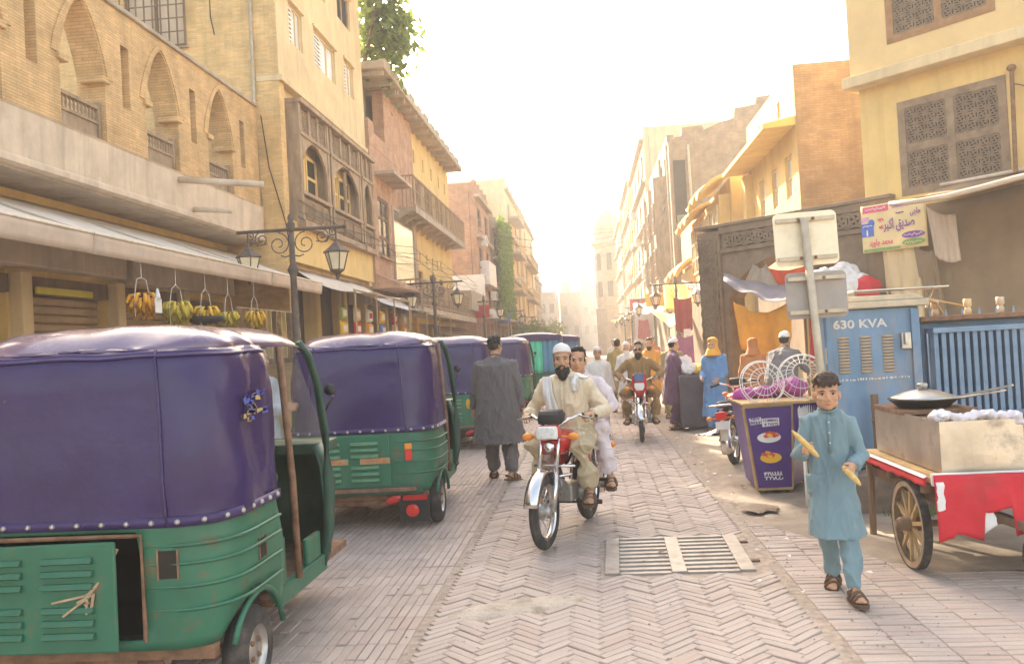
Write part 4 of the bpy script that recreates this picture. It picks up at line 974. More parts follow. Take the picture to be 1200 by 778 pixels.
# ================================================================== auto rickshaws
def smooth_grid(mb, pts, mi=0):
    nv, nu = len(pts), len(pts[0]); vs = [p for r in pts for p in r]
    mb.add(vs, [(j*nu+i, j*nu+i+1, (j+1)*nu+i+1, (j+1)*nu+i) for j in range(nv-1) for i in range(nu-1)], mi)
def upath(hw, rear, front, rx, ry, n=9, ns=8, nr=10):
    P = [(-hw, front + (rear + ry - front) * k / ns) for k in range(ns)]
    for k in range(n + 1):
        a = math.pi / 2 * k / n; P.append((-hw + rx * (1 - math.cos(a) ** .85), rear + ry * (1 - math.sin(a) ** .85)))
    P += [(-hw + rx + (2 * hw - 2 * rx) * k / nr, rear) for k in range(1, nr)]
    Q = [(-x, y) for x, y in P[:ns + n + 1]]
    return P + Q[::-1]
def make_wheel(par, name, c, r, w, rimr, spokes=0, ax=(1, 0, 0), metal=None):
    wv = bpy.data.objects.new(name, None); COL.objects.link(wv); wv.parent = par; wv.location = c
    q = MB(); prof = []
    for k in range(13):
        a = math.pi * (k / 12) - math.pi / 2; prof.append((r - (r - rimr) * (1 - math.cos(a) ** .6) * 1.0, w / 2 * math.sin(a)))
    prof = [(rimr, -w * .42)] + prof[1:-1] + [(rimr, w * .42)]
    q.lathe(prof, ax=ax, n=40, cap=False); q.build('tyre', m_tyre, wv, smooth=2, w=False)
    if spokes:
        q = MB(); q.lathe([(rimr, -w * .36), (rimr - .018, -w * .3), (rimr - .012, 0), (rimr - .018, w * .3), (rimr, w * .36)], ax=ax, n=36, cap=False); q.build('rim', metal or m_chrome, wv, smooth=2, w=False)
        q = MB(); q.lathe([(.02, -w * .8), (.055, -w * .6), (.045, -w * .2), (.065, 0), (.065, w * .6), (.02, w * .8)], ax=ax, n=20); q.build('hub', m_alum, wv, smooth=2, w=False)
        q = MB(); x, z, d = fr(ax)
        for k in range(spokes):
            a = 2 * math.pi * k / spokes; b = a + (.45 if k % 2 else -.45); s = .5 if k % 4 < 2 else -.5
            q.tube([x * .05 * math.cos(a) + z * .05 * math.sin(a) + d * w * s, x * (rimr - .01) * math.cos(b) + z * (rimr - .01) * math.sin(b)], .0022, 4)
        q.build('spokes', m_steel, wv, w=False)
    else:
        q = MB(); q.lathe([(rimr + .003, w * .4), (rimr, w * .3), (rimr * .72, w * .1), (rimr * .62, w * .24), (rimr * .25, w * .3), (.0, w * .34)], ax=ax, n=28, cap=False)
        q.lathe([(rimr + .003, -w * .4), (rimr, -w * .3), (rimr * .7, -w * .1), (0, -w * .1)], ax=ax, n=28, cap=False); q.build('rim', metal or m_steel, wv, smooth=2, w=False)
        q = MB()
        for k in range(4):
            a = math.pi / 4 + math.pi / 2 * k; x, z, d = fr(ax); q.ell(x * rimr * .45 * math.cos(a) + z * rimr * .45 * math.sin(a) + d * w * .28, (.014,) * 3, n=8, m=5)
        q.build('wheel_nut', m_rust, wv, smooth=2, w=False)
    return wv
def clear_glass():
    if 'windscreen' in MATS: return MATS['windscreen']
    m = mat('windscreen', (.6, .58, .5), .1, 3, .08, 0, spec=.6); nt = m.node_tree; p = nt.nodes['Principled BSDF']; out = nt.nodes['Material Output']
    tb = nt.nodes.new('ShaderNodeBsdfTransparent'); ms = nt.nodes.new('ShaderNodeMixShader'); ms.inputs[0].default_value = .2
    nt.links.new(tb.outputs[0], ms.inputs[1]); nt.links.new(p.outputs[0], ms.inputs[2]); nt.links.new(ms.outputs[0], out.inputs[0]); return m
def rickshaw(label, loc, rotz=0, variant=0, top=None, detail=True):
    t = thing('auto_rickshaw', label, 'auto rickshaw', loc, 'parked three-wheeled auto rickshaws')
    top = top or m_vinyl
    RE, FR, HW = -.35, .34, .645
    def path(hw, rear=RE, fr_=FR, rx=.27, ry=.32): return upath(hw, rear, fr_, rx, ry)
    zc, RA = .2, .285
    # lower metal tub; its lower edge follows the wheel arches
    lv = [0, .08, .2, .4, .6, .8, .93, 1]
    body = MB(); pts = []
    for f in lv:
        row = []
        for x, y in path(HW - .025 + .03 * math.sin(f * math.pi) - .012 * f):
            zb = .33
            if abs(x) > .27 and abs(y + .0) < RA and y > RE + .04: zb = max(zb, zc + math.sqrt(RA ** 2 - y ** 2))
            row.append((x, y, zb + (.885 - zb) * f))
        pts.append(row)
    smooth_grid(body, pts)
    npth = len(pts[0])
    if variant == 0:  # hatch bay open: cut the rear faces between x=-.5 and .2
        keep = []
        for fc in body.f:
            cx = sum(body.v[i][0] for i in fc) / 4; cyy = sum(body.v[i][1] for i in fc) / 4; cz = sum(body.v[i][2] for i in fc) / 4
            if cyy < RE + .06 and -.46 < cx < .285 and .38 < cz < .83: continue
            keep.append(fc)
        body.f = keep; body.m = [0] * len(keep)
    body.build('body', m_green, t, smooth=2, solid=.012, w=False)
    q = MB()  # side ribs pressed in the sheet
    for z in (.5, .6, .7, .78):
        for s in (-1, 1):
            pp = [(x, y) for x, y in path(HW + .006) if (x > 0) == (s > 0) and abs(x) > .3]
            pp = [p for p in pp if p[1] < .31]
            if z < .5: pp = [p for p in pp if abs(p[1]) > .1]
            q.tube([(x + s * .004, y, z + .0) for x, y in pp], .009, 5)
    q.each('pressed_rib', m_green, t, smooth=2, w=False)
    q = MB()
    for s in (-1, 1):
        q.tube([(s * (HW + .004 - (.1 * max(0, (-y - .06)) ** 1.1 if y < 0 else 0)), y, zc + math.sqrt(max(0, RA ** 2 - y ** 2))) for y in [-.26 + .54 * k / 14 for k in range(15)]], .014, 6)
    q.each('wheel_arch', m_green, t, smooth=2, w=False)
    q = MB(); q.box((-.5, -.24, .3), (.5, .38, .36)); q.box((-.45, .3, .36), (.45, .4, .84)); q.box((-.44, -.2, .36), (-.4, .3, .85)); q.box((.3, -.2, .36), (.36, .3, .85)); q.box((-.5, -.25, .84), (.5, .4, .86)); q.build('engine_bay', m_dark, t, w=False)
    q = MB(); q.box((-.56, -.3, .27), (.56, -.24, .33)); q.tube([(-.35, -.2, .25), (.2, -.2, .24)], .05, 8); q.ell((.1, -.15, .24), (.12, .12, .08)); q.tube([(-.5, 0, .2), (.5, 0, .2)], .03, 8)
    q.tube([(.2, -.2, .24), (.32, -.22, .22), (.36, -.3, .27)], .018, 6); q.build('undercarriage', m_rust if detail else m_black, t, w=False, smooth=0)
    # canopy
    can = MB(); rows = []
    lev = [(.865, HW - .018, RE - .008), (.93, HW - .02, RE + .0), (1.1, HW - .025, RE + .01), (1.35, HW - .035, RE + .03), (1.52, HW - .045, RE + .04), (1.6, HW - .06, RE + .055), (1.64, HW - .085, RE + .085)]
    import bisect
    lv2 = [lev[0]] + [tuple(lev[i][k] + (lev[i+1][k] - lev[i][k]) * f / 3 for k in range(3)) for i in range(len(lev) - 1) for f in (1, 2, 3)]
    for z, hw, rr_ in lv2:
        rows.append([(x + .012 * N3(x * 4, y * 4, z * 3 + loc[1]) + min(1, max(0, (abs(x) - .36) / .12)) * math.copysign(1, x) * (.03 * N3((y - x) * 9, z * 1.5, 3 + loc[1]) + .016 * N3((y - x) * 21 + z * 4, z * 2.2, 5)), y + .011 * N3(x * 3.5, z * 3.5, 7 + loc[1]) + .004 * N3(x * 9, z * 8, 2 + loc[1]), z + (.012 * N3(x * 4, y * 3, 2) if z > 1.5 else 0)) for x, y in path(hw, rr_, FR + .02)])
    last = rows[-1]; n = len(last) // 2
    # roof: pair the left and right ends of the top ring and arch across
    smooth_grid(can, rows)
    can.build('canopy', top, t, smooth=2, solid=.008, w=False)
    roof = MB(); grid = []; k2 = 16
    ys = []
    for i in range(n + 1):
        a, b = last[i], last[len(last) - 1 - i]; row = []
        back = min(1, max(0, (a[1] - (RE + .085)) / .22)); crown = .115 * (1 - (1 - back) ** 2)
        for j in range(k2 + 1):
            f = j / k2; u = 2 * f - 1
            row.append((a[0] + (b[0] - a[0]) * f, a[1], a[2] + crown * (1 - abs(u) ** 6) + .012 * N3(u * 3, a[1] * 4, 1 + loc[1])))
        grid.append(row)
    fx = [(.8, .0), (1.0, -.01), (1.12, -.035)]
    front = []
    a0, b0 = last[0], last[-1]
    for yy, dz in fx[::-1]:
        front.append([(a0[0] * (1 - .02) + (b0[0] - a0[0]) * .98 * (j / k2), yy, a0[2] + dz + (.115 + dz) * (1 - abs(2 * j / k2 - 1) ** 6)) for j in range(k2 + 1)])
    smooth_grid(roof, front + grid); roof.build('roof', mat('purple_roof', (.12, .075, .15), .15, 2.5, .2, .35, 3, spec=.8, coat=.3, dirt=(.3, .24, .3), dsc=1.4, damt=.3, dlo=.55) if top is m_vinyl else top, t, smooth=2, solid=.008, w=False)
    q = MB()   # piping at the roof edge, corner seams, hem
    q.tube([(x * 1.008, y - .004, z + .012) for x, y, z in rows[-4]], .008, 5)
    for s in (-1, 1): q.tube([(s * (.415 - .01 * k), lev[k][2] - .006, lev[k][0]) for k in range(len(lev))], .006, 5)
    q.build('seam_piping', m_vinyl_b, t, smooth=2, w=False)
    q = MB(); hp = path(HW - .005, RE - .012, FR)
    smooth_grid(q, [[(x * 1.006, y, z) for x, y in hp] for z in (.862, .905)]); q.build('hem', m_vinyl_b, t, smooth=2, solid=.006, w=False)
    sm_ = MB(); sm_.ell((0, 0, 0), (.013, .013, .013), n=8, m=5); smm = sm_.mesh('stud', m_steel)
    ln = 0; lastp = hp[0]; 
    for x, y in hp[1:]:
        d = math.hypot(x - lastp[0], y - lastp[1]); seg = d; s0 = ln; ln += d
        k0 = math.ceil(s0 / .105)
        while k0 * .105 <= ln:
            f = (k0 * .105 - s0) / d; inst(smm, 'stud', t, ((lastp[0] + (x - lastp[0]) * f) * 1.012, lastp[1] + (y - lastp[1]) * f - .004, .884)); k0 += 1
        lastp = (x, y)
    # rear hatch with louvres
    H = bpy.data.objects.new('rear_hatch', None); COL.objects.link(H); H.parent = t
    q = MB(); q.box((-.37, -.012, -.235), (.33, .006, .235), 0); q.build('panel', m_green, H, w=False, bev=.01)
    lm = MB(); lm.prism([(0, -.016), (-.022, -.008), (-.012, .014), (0, .016)], lambda a, b, d: (d, a, b), -.115, .115)
    lme = lm.mesh('louvre', m_green if variant == 0 else m_louv)
    for cx in (-.2, .12):
        for z in (-.16, -.105, -.05, .05, .105, .16): inst(lme, 'louvre', H, (cx, -.012, z))
    if variant == 0:
        H.location = (-.115, RE - .035, .575); H.rotation_euler = (R(-3), R(-1.5), R(-4))
        q = MB(); rr = random.Random(2)
        kn = Vector((.1, RE - .07, .6))
        for k in range(9):
            q.tube([kn + Vector((rr.gauss(0, .01), rr.gauss(0, .008), rr.gauss(0, .01))), kn + Vector((rr.gauss(0, .05), rr.gauss(-.01, .01), rr.gauss(-.02, .04)))], .006, 5)
        q.tube([kn, (.15, RE - .05, .66), (.2, RE - .02, .78)], .008, 6); q.build('twine', mat('twine', (.45, .32, .2), .2, 20, .9, .2), t, w=False)
        q = MB(); q.tube([(-.46, RE - .005, .83), (.297, RE - .005, .83), (.3, RE - .005, .37)], .011, 6); q.build('bay_rim', m_rust, t, w=False)
        for c, sz, rz in (((.405, RE + .002, .7), (.08, .02, .12), 8), ((.643, .06, .67), (.02, .085, .09), 0)):
            q = MB(); q.obox(c, sz, Matrix.Rotation(R(rz), 3, 'Z')); q.build('lamp_hole_shade', m_dark, t, w=False)  # dark block painting the shade of an empty lamp socket
            q = MB()
            for sx in (-1, 1):
                q.obox(Vector(c) + Matrix.Rotation(R(rz), 3, 'Z') @ Vector((sx * sz[0] / 2 if sz[0] > .05 else 0, 0 if sz[0] > .05 else sx * sz[1] / 2, 0)), (.007, .024, sz[2] + .012) if sz[0] > .05 else (.024, .007, sz[2] + .012), Matrix.Rotation(R(rz), 3, 'Z'))
            q.each('hole_rim', m_rust, t, w=False)
        q = MB(); rr = random.Random(8); sx_ = lambda y: .635 - (.9 * max(0, -.03 - y) ** 2 * 3 if y < -.03 else 0)
        for k in range(26):
            y0 = .05 + rr.uniform(-.12, .14); z0 = 1.33 + rr.uniform(-.05, .06) + (y0 - .02) * .15
            yl = rr.uniform(.03, .09); q.add([(sx_(y0), y0, z0), (sx_(y0 + yl), y0 + yl, z0 + rr.uniform(-.01, .03)), (sx_(y0 + yl * .8), y0 + yl * .8, z0 + .022), (sx_(y0), y0 + .004, z0 + .02)], [(0, 1, 2, 3)], rr.choice((0, 0, 0, 1)))
        q.build('torn_sticker', [mat('sticker_blue', (.08, .1, .4), .2, 30, .5, 0), mat('sticker_gold', (.5, .36, .15), .2, 30, .5, 0)], t, w=False, solid=.0015)
    else:
        H.location = (-.06, RE - .008, .615)
        q = MB(); q.obox((.42, RE + .006, .735), (.062, .03, .055), Matrix.Rotation(R(14), 3, 'Z')); o1 = q.build('tail_light_upper', m_orange, t, w=False, bev=.008)
        q = MB(); q.obox((.42, RE + .006, .66), (.062, .03, .095), Matrix.Rotation(R(14), 3, 'Z')); q.build('tail_light', m_redglass, t, w=False, bev=.008)
        q = MB(); q.box((-.6, RE - .03, .32), (.54, RE - .01, .4)); q.build('bumper', m_green2, t, w=False, bev=.008)
        q = MB(); q.box((-.5, RE - .05, .35), (.48, RE - .035, .385)); q.build('bumper_strip', m_rust, t, w=False, bev=.006)
        for s in (-1, 1):
            q = MB(); q.box((s * .32, RE + .02, .0 + .07), (s * .57, RE + .035, .3)); q.build('mud_flap', m_black, t, w=False)
            q = MB(); q.box((s * .36, RE - .012, .265), (s * .56, RE - .0, .31)); q.build('flap_band', m_red, t, w=False)
            q = MB(); q.lathe([(.055, 0), (.055, .012), (.03, .018)], (s * .43, RE + .02, .17), (0, -1, 0), 18); q.build('reflector', m_redglass, t, w=False)
            q = MB(); q.ell((s * .28, RE - .02, .275), (.07, .02, .035), Matrix.Rotation(R(-20 * s), 3, 'Y')); q.build('rag', m_red, t, w=False, smooth=2)
        if variant == 1:
            ob = m_orange
            lt = mat('worn_orange_letters', (.55, .22, .1), .3, 30, .6, 0)
            q = MB(); q.box((-.35, RE - .026, .597), (-.08, RE - .022, .648)); q.box((.02, RE - .026, .597), (.27, RE - .022, .648)); q.build('letter_band', mat('letter_band', (.42, .3, .16), .25, 14, .6, 0), t, w=False)
            r_ = Matrix.Rotation(R(90), 3, 'X')
            text('SUPER', .055, lt, t, rot=r_, loc=(-.225, RE - .028, .622), width=.235, bold=.001); text('POWER', .055, lt, t, rot=r_, loc=(.145, RE - .028, .622), width=.225, bold=.001)
    # cabin: benches, sills, pillars, front cowl
    q = MB(); q.box((-.5, .43, .36), (.5, .75, .52)); q.box((-.5, .4, .52), (.5, .48, 1.0)); q.build('rear_seat', m_black, t, w=False, bev=.03)
    q = MB(); q.box((-.56, .4, .28), (.56, 1.75, .32)); q.build('cabin_floor', m_rust, t, w=False)
    q = MB(); q.box((-.28, 1.0, .36), (.28, 1.28, .6)); q.build('driver_seat', m_black, t, w=False, bev=.03)
    q = MB()
    for s in (-1, 1): q.box((s * .55, .42, .27), (s * .6, 1.2, .37)); q.box((s * .56, .42, .37), (s * .595, .52, .62)); q.box((s * .56, .88, .37), (s * .59, 1.12, .52))
    q.each('door_sill', m_green, t, w=False, bev=.01)
    for s in (-1, 1):
        q = MB(); q.tube([(s * .61, .66, .36), (s * .6, .66, .9), (s * .56, .66, 1.63)], .019, 8); q.build('pillar', m_rust, t, w=False, smooth=2)
        q = MB()
        fp = [(s * .52, 1.1, 1.66), (s * .555, 1.16, 1.58), (s * .59, 1.2, 1.4), (s * .615, 1.22, 1.1), (s * .625, 1.22, .8), (s * .615, 1.2, .5), (s * .58, 1.16, .3)]
        q.tube(fp, [.028, .03, .032, .036, .038, .036, .03], 8, flat=.7); q.build('windscreen_pillar', m_green2, t, w=False, smooth=2)
    q = MB(); rows = []
    for z, hw, fy in ((.28, .56, 1.75), (.6, .6, 1.9), (.9, .58, 1.86), (1.02, .55, 1.72)):
        rows.append([(-hw, 1.2, z), (-hw * .98, 1.4, z), (-hw * .8, fy - .18, z), (-hw * .4, fy, z), (hw * .4, fy, z), (hw * .8, fy - .18, z), (hw * .98, 1.4, z), (hw, 1.2, z)])
    smooth_grid(q, rows); q.build('front_cowl', m_green2, t, smooth=2, solid=.015, w=False)
    q = MB(); q.box((-.55, 1.36, .95), (.55, 1.7, 1.02)); q.build('dashboard', m_green2, t, w=False, bev=.01)
    q = MB(); q.tube([(-.3, 1.25, 1.0), (-.05, 1.36, .98), (.05, 1.36, .98), (.3, 1.25, 1.0)], .018, 8); q.tube([(0, 1.36, .98), (0, 1.62, .4)], .022, 8); q.build('handlebar', m_black, t, smooth=2, w=False)
    q = MB(); smooth_grid(q, [[(-.55, 1.42, 1.03), (-.3, 1.62, 1.03), (.3, 1.62, 1.03), (.55, 1.42, 1.03)], [(-.48, 1.14, 1.63), (-.26, 1.28, 1.66), (.26, 1.28, 1.66), (.48, 1.14, 1.63)]])
    gl = clear_glass(); q.build('windscreen', gl, t, w=False, smooth=2, solid=.006)
    q = MB(); q.tube([(.6, 1.24, 1.2), (.68, 1.2, 1.32)], .008, 5); q.lathe([(.0, 0), (.034, .003), (.036, .008), (.03, .014), (0, .016)], (.66, 1.2, 1.36), (.1, 1, 0), 16); q.build('mirror', m_black, t, w=False, smooth=2)
    q = MB(); q.lathe([(.0, .0), (.09, .01), (.1, .05), (.08, .1), (.0, .12)], (0, 1.86, .75), (0, 1, 0), 18); q.build('headlamp', m_lens, t, smooth=2, w=False)
    for s in (-1, 1): make_wheel(t, 'wheel', (s * .585, 0, .205), .205, .115, .115, ax=(s, 0, 0))
    make_wheel(t, 'wheel', (0, 1.72, .205), .205, .11, .115)
    q = MB(); q.tube([(0, 1.72, .2), (0, 1.64, .5)], .03, 8); q.build('fork', m_black, t, w=False)
    t.rotation_euler.z = rotz; t.scale = (1.07, 1, 1)
    return t
rickshaw('nearest green rickshaw with purple hood and its rear hatch hanging open', (-2.31, 3.93, 0), R(0), 0)
rk2 = rickshaw('green rickshaw with worn orange lettering on its louvred tail hatch', (-2.09, 7.75, 0), R(1), 1)
rk3 = rickshaw('third green rickshaw in the line, just left of the man in charcoal', (-2.2, 13.35, 0), R(2), 2, detail=False)
dup(rk3, (-2.05, 19.6, 0), R(-1), 'fourth rickshaw in the line, just right of the man in charcoal')
# cloth-backed rickshaws beyond
def cloth_rick(label, loc, cols, rotz=0, w_=1.35, h=1.9):
    t = thing('covered_rickshaw', label, 'rickshaw', loc, 'rickshaws with cloth-curtained backs')
    q = MB(); q.box((-w_/2, -.4, .35), (w_/2, 1.6, .85)); q.build('body', m_green, t, w=False, bev=.05)
    n = len(cols)
    for k, m in enumerate(cols):
        x0, x1 = -w_/2 + w_ * k / n, -w_/2 + w_ * (k + 1) / n; q = MB()
        q.grid(lambda u, v: (x0 + (x1 - x0) * u, -.42 + .02 * math.sin((x0 + (x1 - x0) * u) * 40) + .015 * N3(u * 4, v * 4, k), .82 + (h - .92) * v), 16, 8); q.build('curtain', m, t, smooth=2, solid=.01, w=False)
    q = MB(); q.grid(lambda u, v: ((u - .5) * (w_ + .06), -.46 + 2.1 * v, h - .1 + .12 * (1 - abs(2 * u - 1) ** 2.5) * min(1, v * 5 + .3)), 12, 10); q.build('roof', m_vinyl_b, t, smooth=2, solid=.012, w=False)
    q = MB(); q.box((-w_/2, -.47, h - .2), (w_/2, -.44, h - .06)); q.build('valance', m_vinyl_b, t, w=False)
    q = MB()
    for s in (-1, 1): q.box((s * (w_/2 - .01), -.4, .85), (s * (w_/2 + .01), .5, h - .1))
    q.build('side_cloth', m_vinyl_b, t, w=False)
    for s in (-1, 1): make_wheel(t, 'wheel', (s * .52, 0, .21), .21, .12, .12, ax=(s, 0, 0))
    make_wheel(t, 'wheel', (0, 1.5, .21), .21, .12, .12)
    q = MB(); q.obox((.5, -.42, .7), (.07, .03, .12), Matrix.Identity(3)); q.build('tail_light', m_redglass, t, w=False)
    t.rotation_euler.z = rotz
cloth_rick('rickshaw with purple roof and turquoise cloth across its back', (-1.45, 22.3, 0), [m_tucl, m_tucl, mat('teal_blue_cloth', (.08, .25, .42), .12, 3, .7, .2)], R(0), 1.5, 1.85)
cloth_rick('rickshaw with brown and blue cloth hung across its back', (-.95, 26.5, 0), [m_tarp, mat('dark_tarp', (.1, .08, .07), .2, 3, .8, .2), mat('blue_cloth', (.1, .22, .42), .12, 3, .7, .2)], R(-2), 1.3, 1.8)

# ================================================================== motorcycles (front faces +Y in local space, wheels on z=0)
def motorcycle(label, loc, rotz, red=m_red, front='old', group='motorcycles in the street', lean=0, steer=0):
    t = thing('motorcycle', label, 'motorcycle', loc, group)
    WR = .3
    fy, ry = .6, -.6
    make_wheel(t, 'front_wheel', (0, fy, WR), WR, .075, .225, 28)
    make_wheel(t, 'rear_wheel', (0, ry, WR), WR, .085, .222, 28)
    top = Vector((0, .31, .93))
    for s in (-1, 1):
        q = MB(); q.tube([(s * .075, fy, WR), (s * .075, fy - .13, WR + .32)], .024, 10); q.tube([(s * .075, fy - .13, WR + .32), (s * .075, .34, .95)], .016, 10); q.build('fork', m_chrome, t, smooth=2, w=False)
    q = MB()
    def fend(c, r, a0, a1, w_, mb_):
        def f(u, v):
            a = R(a0 + (a1 - a0) * u); b = (v - .5) * 2; rr = r - .03 * b * b
            return (b * w_, c[1] + rr * math.cos(a), c[2] + rr * math.sin(a))
        mb_.grid(f, 20, 8)
    fend((0, fy, WR), .345, 15, 168, .06, q); q.build('front_mudguard', m_chrome, t, smooth=2, solid=.004, w=False)
    q = MB(); fend((0, ry, WR), .36, 20, 200, .075, q); q.build('rear_mudguard', m_chrome, t, smooth=2, solid=.004, w=False)
    q = MB(); q.tube([(0, .33, .9), (0, .2, .6), (0, .1, .42), (0, -.2, .4), (0, -.28, .55)], .022, 8); q.tube([(0, .3, .82), (0, -.1, .7), (0, -.75, .72)], .022, 8)
    for s in (-1, 1): q.tube([(s * .07, -.15, .4), (s * .08, ry, WR)], .02, 8); q.tube([(s * .09, -.72, .72), (s * .09, -.28, .55)], .014, 6)
    q.build('frame', m_black, t, smooth=2, w=False)
    q = MB()
    for s in (-1, 1):
        pts = []
        for k in range(40): a = k / 40 * 2 * math.pi * 9; pts.append((s * .11 + .024 * math.cos(a), ry + .06 + (k / 40) * .03 + .024 * math.sin(a) * .3, WR + .06 + k / 40 * .27))
        q.tube(pts, .005, 4); q.tube([(s * .11, ry + .03, WR), (s * .11, ry + .1, .7)], .014, 6)
    q.build('shock_absorber', m_chrome, t, smooth=2, w=False)
    # tank
    q = MB(); prof = [(.33, .03, .05), (.3, .085, .105), (.18, .125, .135), (.0, .125, .13), (-.12, .1, .1), (-.18, .06, .07)]; rows = []
    for y, hw, hh in prof:
        row = []
        for k in range(16):
            a = 2 * math.pi * k / 16; c, s_ = math.cos(a), math.sin(a)
            row.append((hw * math.copysign(abs(c) ** .7, c), y, .80 + hh * (math.copysign(abs(s_) ** .7, s_) * .8)))
        rows.append(row)
    q.rings(rows); q.build('fuel_tank', red, t, smooth=2, sub=1, w=False)
    q = MB()
    for s in (-1, 1):
        q.add([(s * .128, .2, .84), (s * .131, .02, .81), (s * .131, -.02, .83), (s * .131, .05, .855)], [(0, 1, 2, 3)]); q.add([(s * .129, .17, .80), (s * .131, -.02, .775), (s * .131, -.06, .795)], [(0, 1, 2)], 1)
        q.add([(s * .122, .2, .77), (s * .124, .1, .745), (s * .128, .12, .79)], [(0, 1, 2)], 1)
    q.build('tank_stripe', [m_white, m_black], t, w=False, solid=.006)
    q = MB()
    for s in (-1, 1): q.prism([(-.12, .55), (-.12, .72), (-.42, .72), (-.36, .56)], lambda a, b, d, s=s: (s * d, a, b), .09, .125)
    q.each('side_panel', red, t, w=False, bev=.012)
    q = MB(); q.rings([[(-.09 * a, y, z0), (.09 * a, y, z0), (.115 * a, y, z0 + .04), (.1 * a, y, z1), (-.1 * a, y, z1), (-.115 * a, y, z0 + .04)] for y, z0, z1, a in ((-.1, .74, .82, .7), (-.2, .735, .82, 1), (-.5, .735, .83, 1.05), (-.8, .745, .85, 1), (-.86, .76, .84, .7))]); q.build('seat', m_black, t, smooth=2, sub=1, w=False)
    q = MB(); q.tube([(-.12, -.62, .78), (-.12, -.98, .8), (.12, -.98, .8), (.12, -.62, .78)], .014, 8); q.build('grab_rail', m_chrome, t, smooth=2, w=False)
    # engine
    q = MB(); q.box((-.1, -.12, .3), (.1, .18, .44)); q.lathe([(.085, 0), (.085, .05), (.06, .06)], (.1, -.06, .36), (1, 0, 0), 20); q.lathe([(.085, 0), (.085, .05), (.06, .06)], (-.1, -.06, .36), (-1, 0, 0), 20)
    q.lathe([(.07, 0), (.07, .05)], (.1, .1, .37), (1, 0, 0), 18); q.build('crankcase', m_alum, t, w=False, bev=.012)
    q = MB()
    for k in range(8): q.lathe([(.068, 0), (.068, .009)], (0, .16 + k * .021, .42 + k * .008), (0, 1, .35), 14)
    q.lathe([(.05, 0), (.05, .24)], (0, .15, .415), (0, 1, .35), 14); q.build('cylinder', m_alum, t, w=False)
    q = MB(); q.tube([(.05, .34, .44), (.08, .38, .36), (.11, .3, .26), (.12, 0, .23), (.13, -.3, .26)], .017, 8); q.tube([(.13, -.28, .26), (.14, -.5, .3), (.14, -.95, .36)], [.02, .04, .045], 10); q.build('exhaust', m_chrome, t, smooth=2, w=False)
    q = MB(); q.tube([(-.3, .02, .27), (.3, .02, .27)], .012, 6)
    for s in (-1, 1): q.tube([(s * .2, .02, .275), (s * .31, .02, .275)], .02, 8); q.tube([(s * .14, -.36, .4), (s * .28, -.36, .4)], .016, 8)
    q.each('foot_peg', m_black, t, smooth=2, w=False)
    q = MB(); q.tube([(-.14, .28, .55), (.0, .33, .53), (.14, .28, .55)], .014, 6); q.tube([(-.18, .30, .62), (.18, .30, .62)], .013, 6); q.build('leg_guard', m_chrome, t, smooth=2, w=False)
    # front end
    q = MB(); q.tube([(-.31, .13, 1.01), (-.21, .2, 1.03), (-.13, .27, 1.0), (-.06, .33, .95), (.06, .33, .95), (.13, .27, 1.0), (.21, .2, 1.03), (.31, .13, 1.01)], .0125, 8); q.build('handlebar', m_chrome, t, smooth=2, w=False)
    for s in (-1, 1):
        q = MB(); q.tube([(s * .225, .19, 1.028), (s * .335, .115, 1.005)], .019, 8); q.build('grip', m_black, t, smooth=2, w=False)
        q = MB(); q.tube([(s * .21, .23, 1.03), (s * .28, .24, 1.015), (s * .36, .18, .995)], .007, 5); q.build('lever', m_steel, t, smooth=2, w=False)
    q = MB(); q.rings([[(sx * a, y, z) for sx, z in ((-.1, z0), (.1, z0), (.11, z0 + .05), (.09, z1), (-.09, z1), (-.11, z0 + .05))] for a, y, z0, z1 in ((.9, .24, 1.0, 1.07), (1, .28, .985, 1.085), (1, .36, .97, 1.08), (.85, .39, .98, 1.05))]); q.build('speedometer', m_black, t, smooth=2, bev=.004, w=False)
    if front == 'old':
        q = MB(); q.rings([[(sx * a, y, .905 + sz * b) for sx, sz in ((-.085, -.05), (.085, -.05), (.095, -.03), (.095, .04), (.08, .06), (-.08, .06), (-.095, .04), (-.095, -.03))] for a, b, y in ((.8, .8, .34), (1.02, 1.02, .38), (1.02, 1.02, .44))]); q.build('headlamp_shell', red, t, smooth=0, bev=.006, w=False)
        q = MB(); q.rings([[(sx * a, y, .905 + sz * b) for sx, sz in ((-.085, -.05), (.085, -.05), (.095, -.03), (.095, .04), (.08, .06), (-.08, .06), (-.095, .04), (-.095, -.03))] for a, b, y in ((.97, .97, .44), (.95, .95, .452), (.7, .7, .462))]); q.build('headlamp', m_lens, t, w=False, smooth=0)
        q = MB(); q.box((-.095, .33, .73), (.095, .4, .845)); q.build('fork_cover', red, t, bev=.015, w=False)
        q = MB(); q.lathe([(.045, 0), (.05, .015), (.03, .03), (0, .034)], (0, .4, .79), (0, 1, 0), 16); q.build('horn', m_chrome, t, smooth=2, w=False)
    else:
        q = MB(); q.rings([[(sx * a, y, z) for sx, z in ((-.08, .8), (.08, .8), (.13, .92), (.11, 1.1), (-.11, 1.1), (-.13, .92))] for a, y in ((1, .32), (.98, .42), (.7, .46))]); q.build('headlamp_fairing', red, t, bev=.01, w=False)
        q = MB(); q.rings([[(sx * a, y, z) for sx, z in ((-.08, .98), (.08, .98), (.1, 1.02), (.09, 1.12), (-.09, 1.12), (-.1, 1.02))] for a, y in ((1, .43), (.8, .47))]); q.build('visor', mat('blue_visor', (.08, .12, .25), .1, 5, .15, 0), t, bev=.008, w=False)
        q = MB(); q.rings([[(sx * a, y, z) for sx, z in ((-.06, .84), (.06, .84), (.09, .9), (.085, .96), (-.085, .96), (-.09, .9))] for a, y in ((1, .45), (.8, .475))]); q.build('headlamp', m_white, t, bev=.008, w=False)
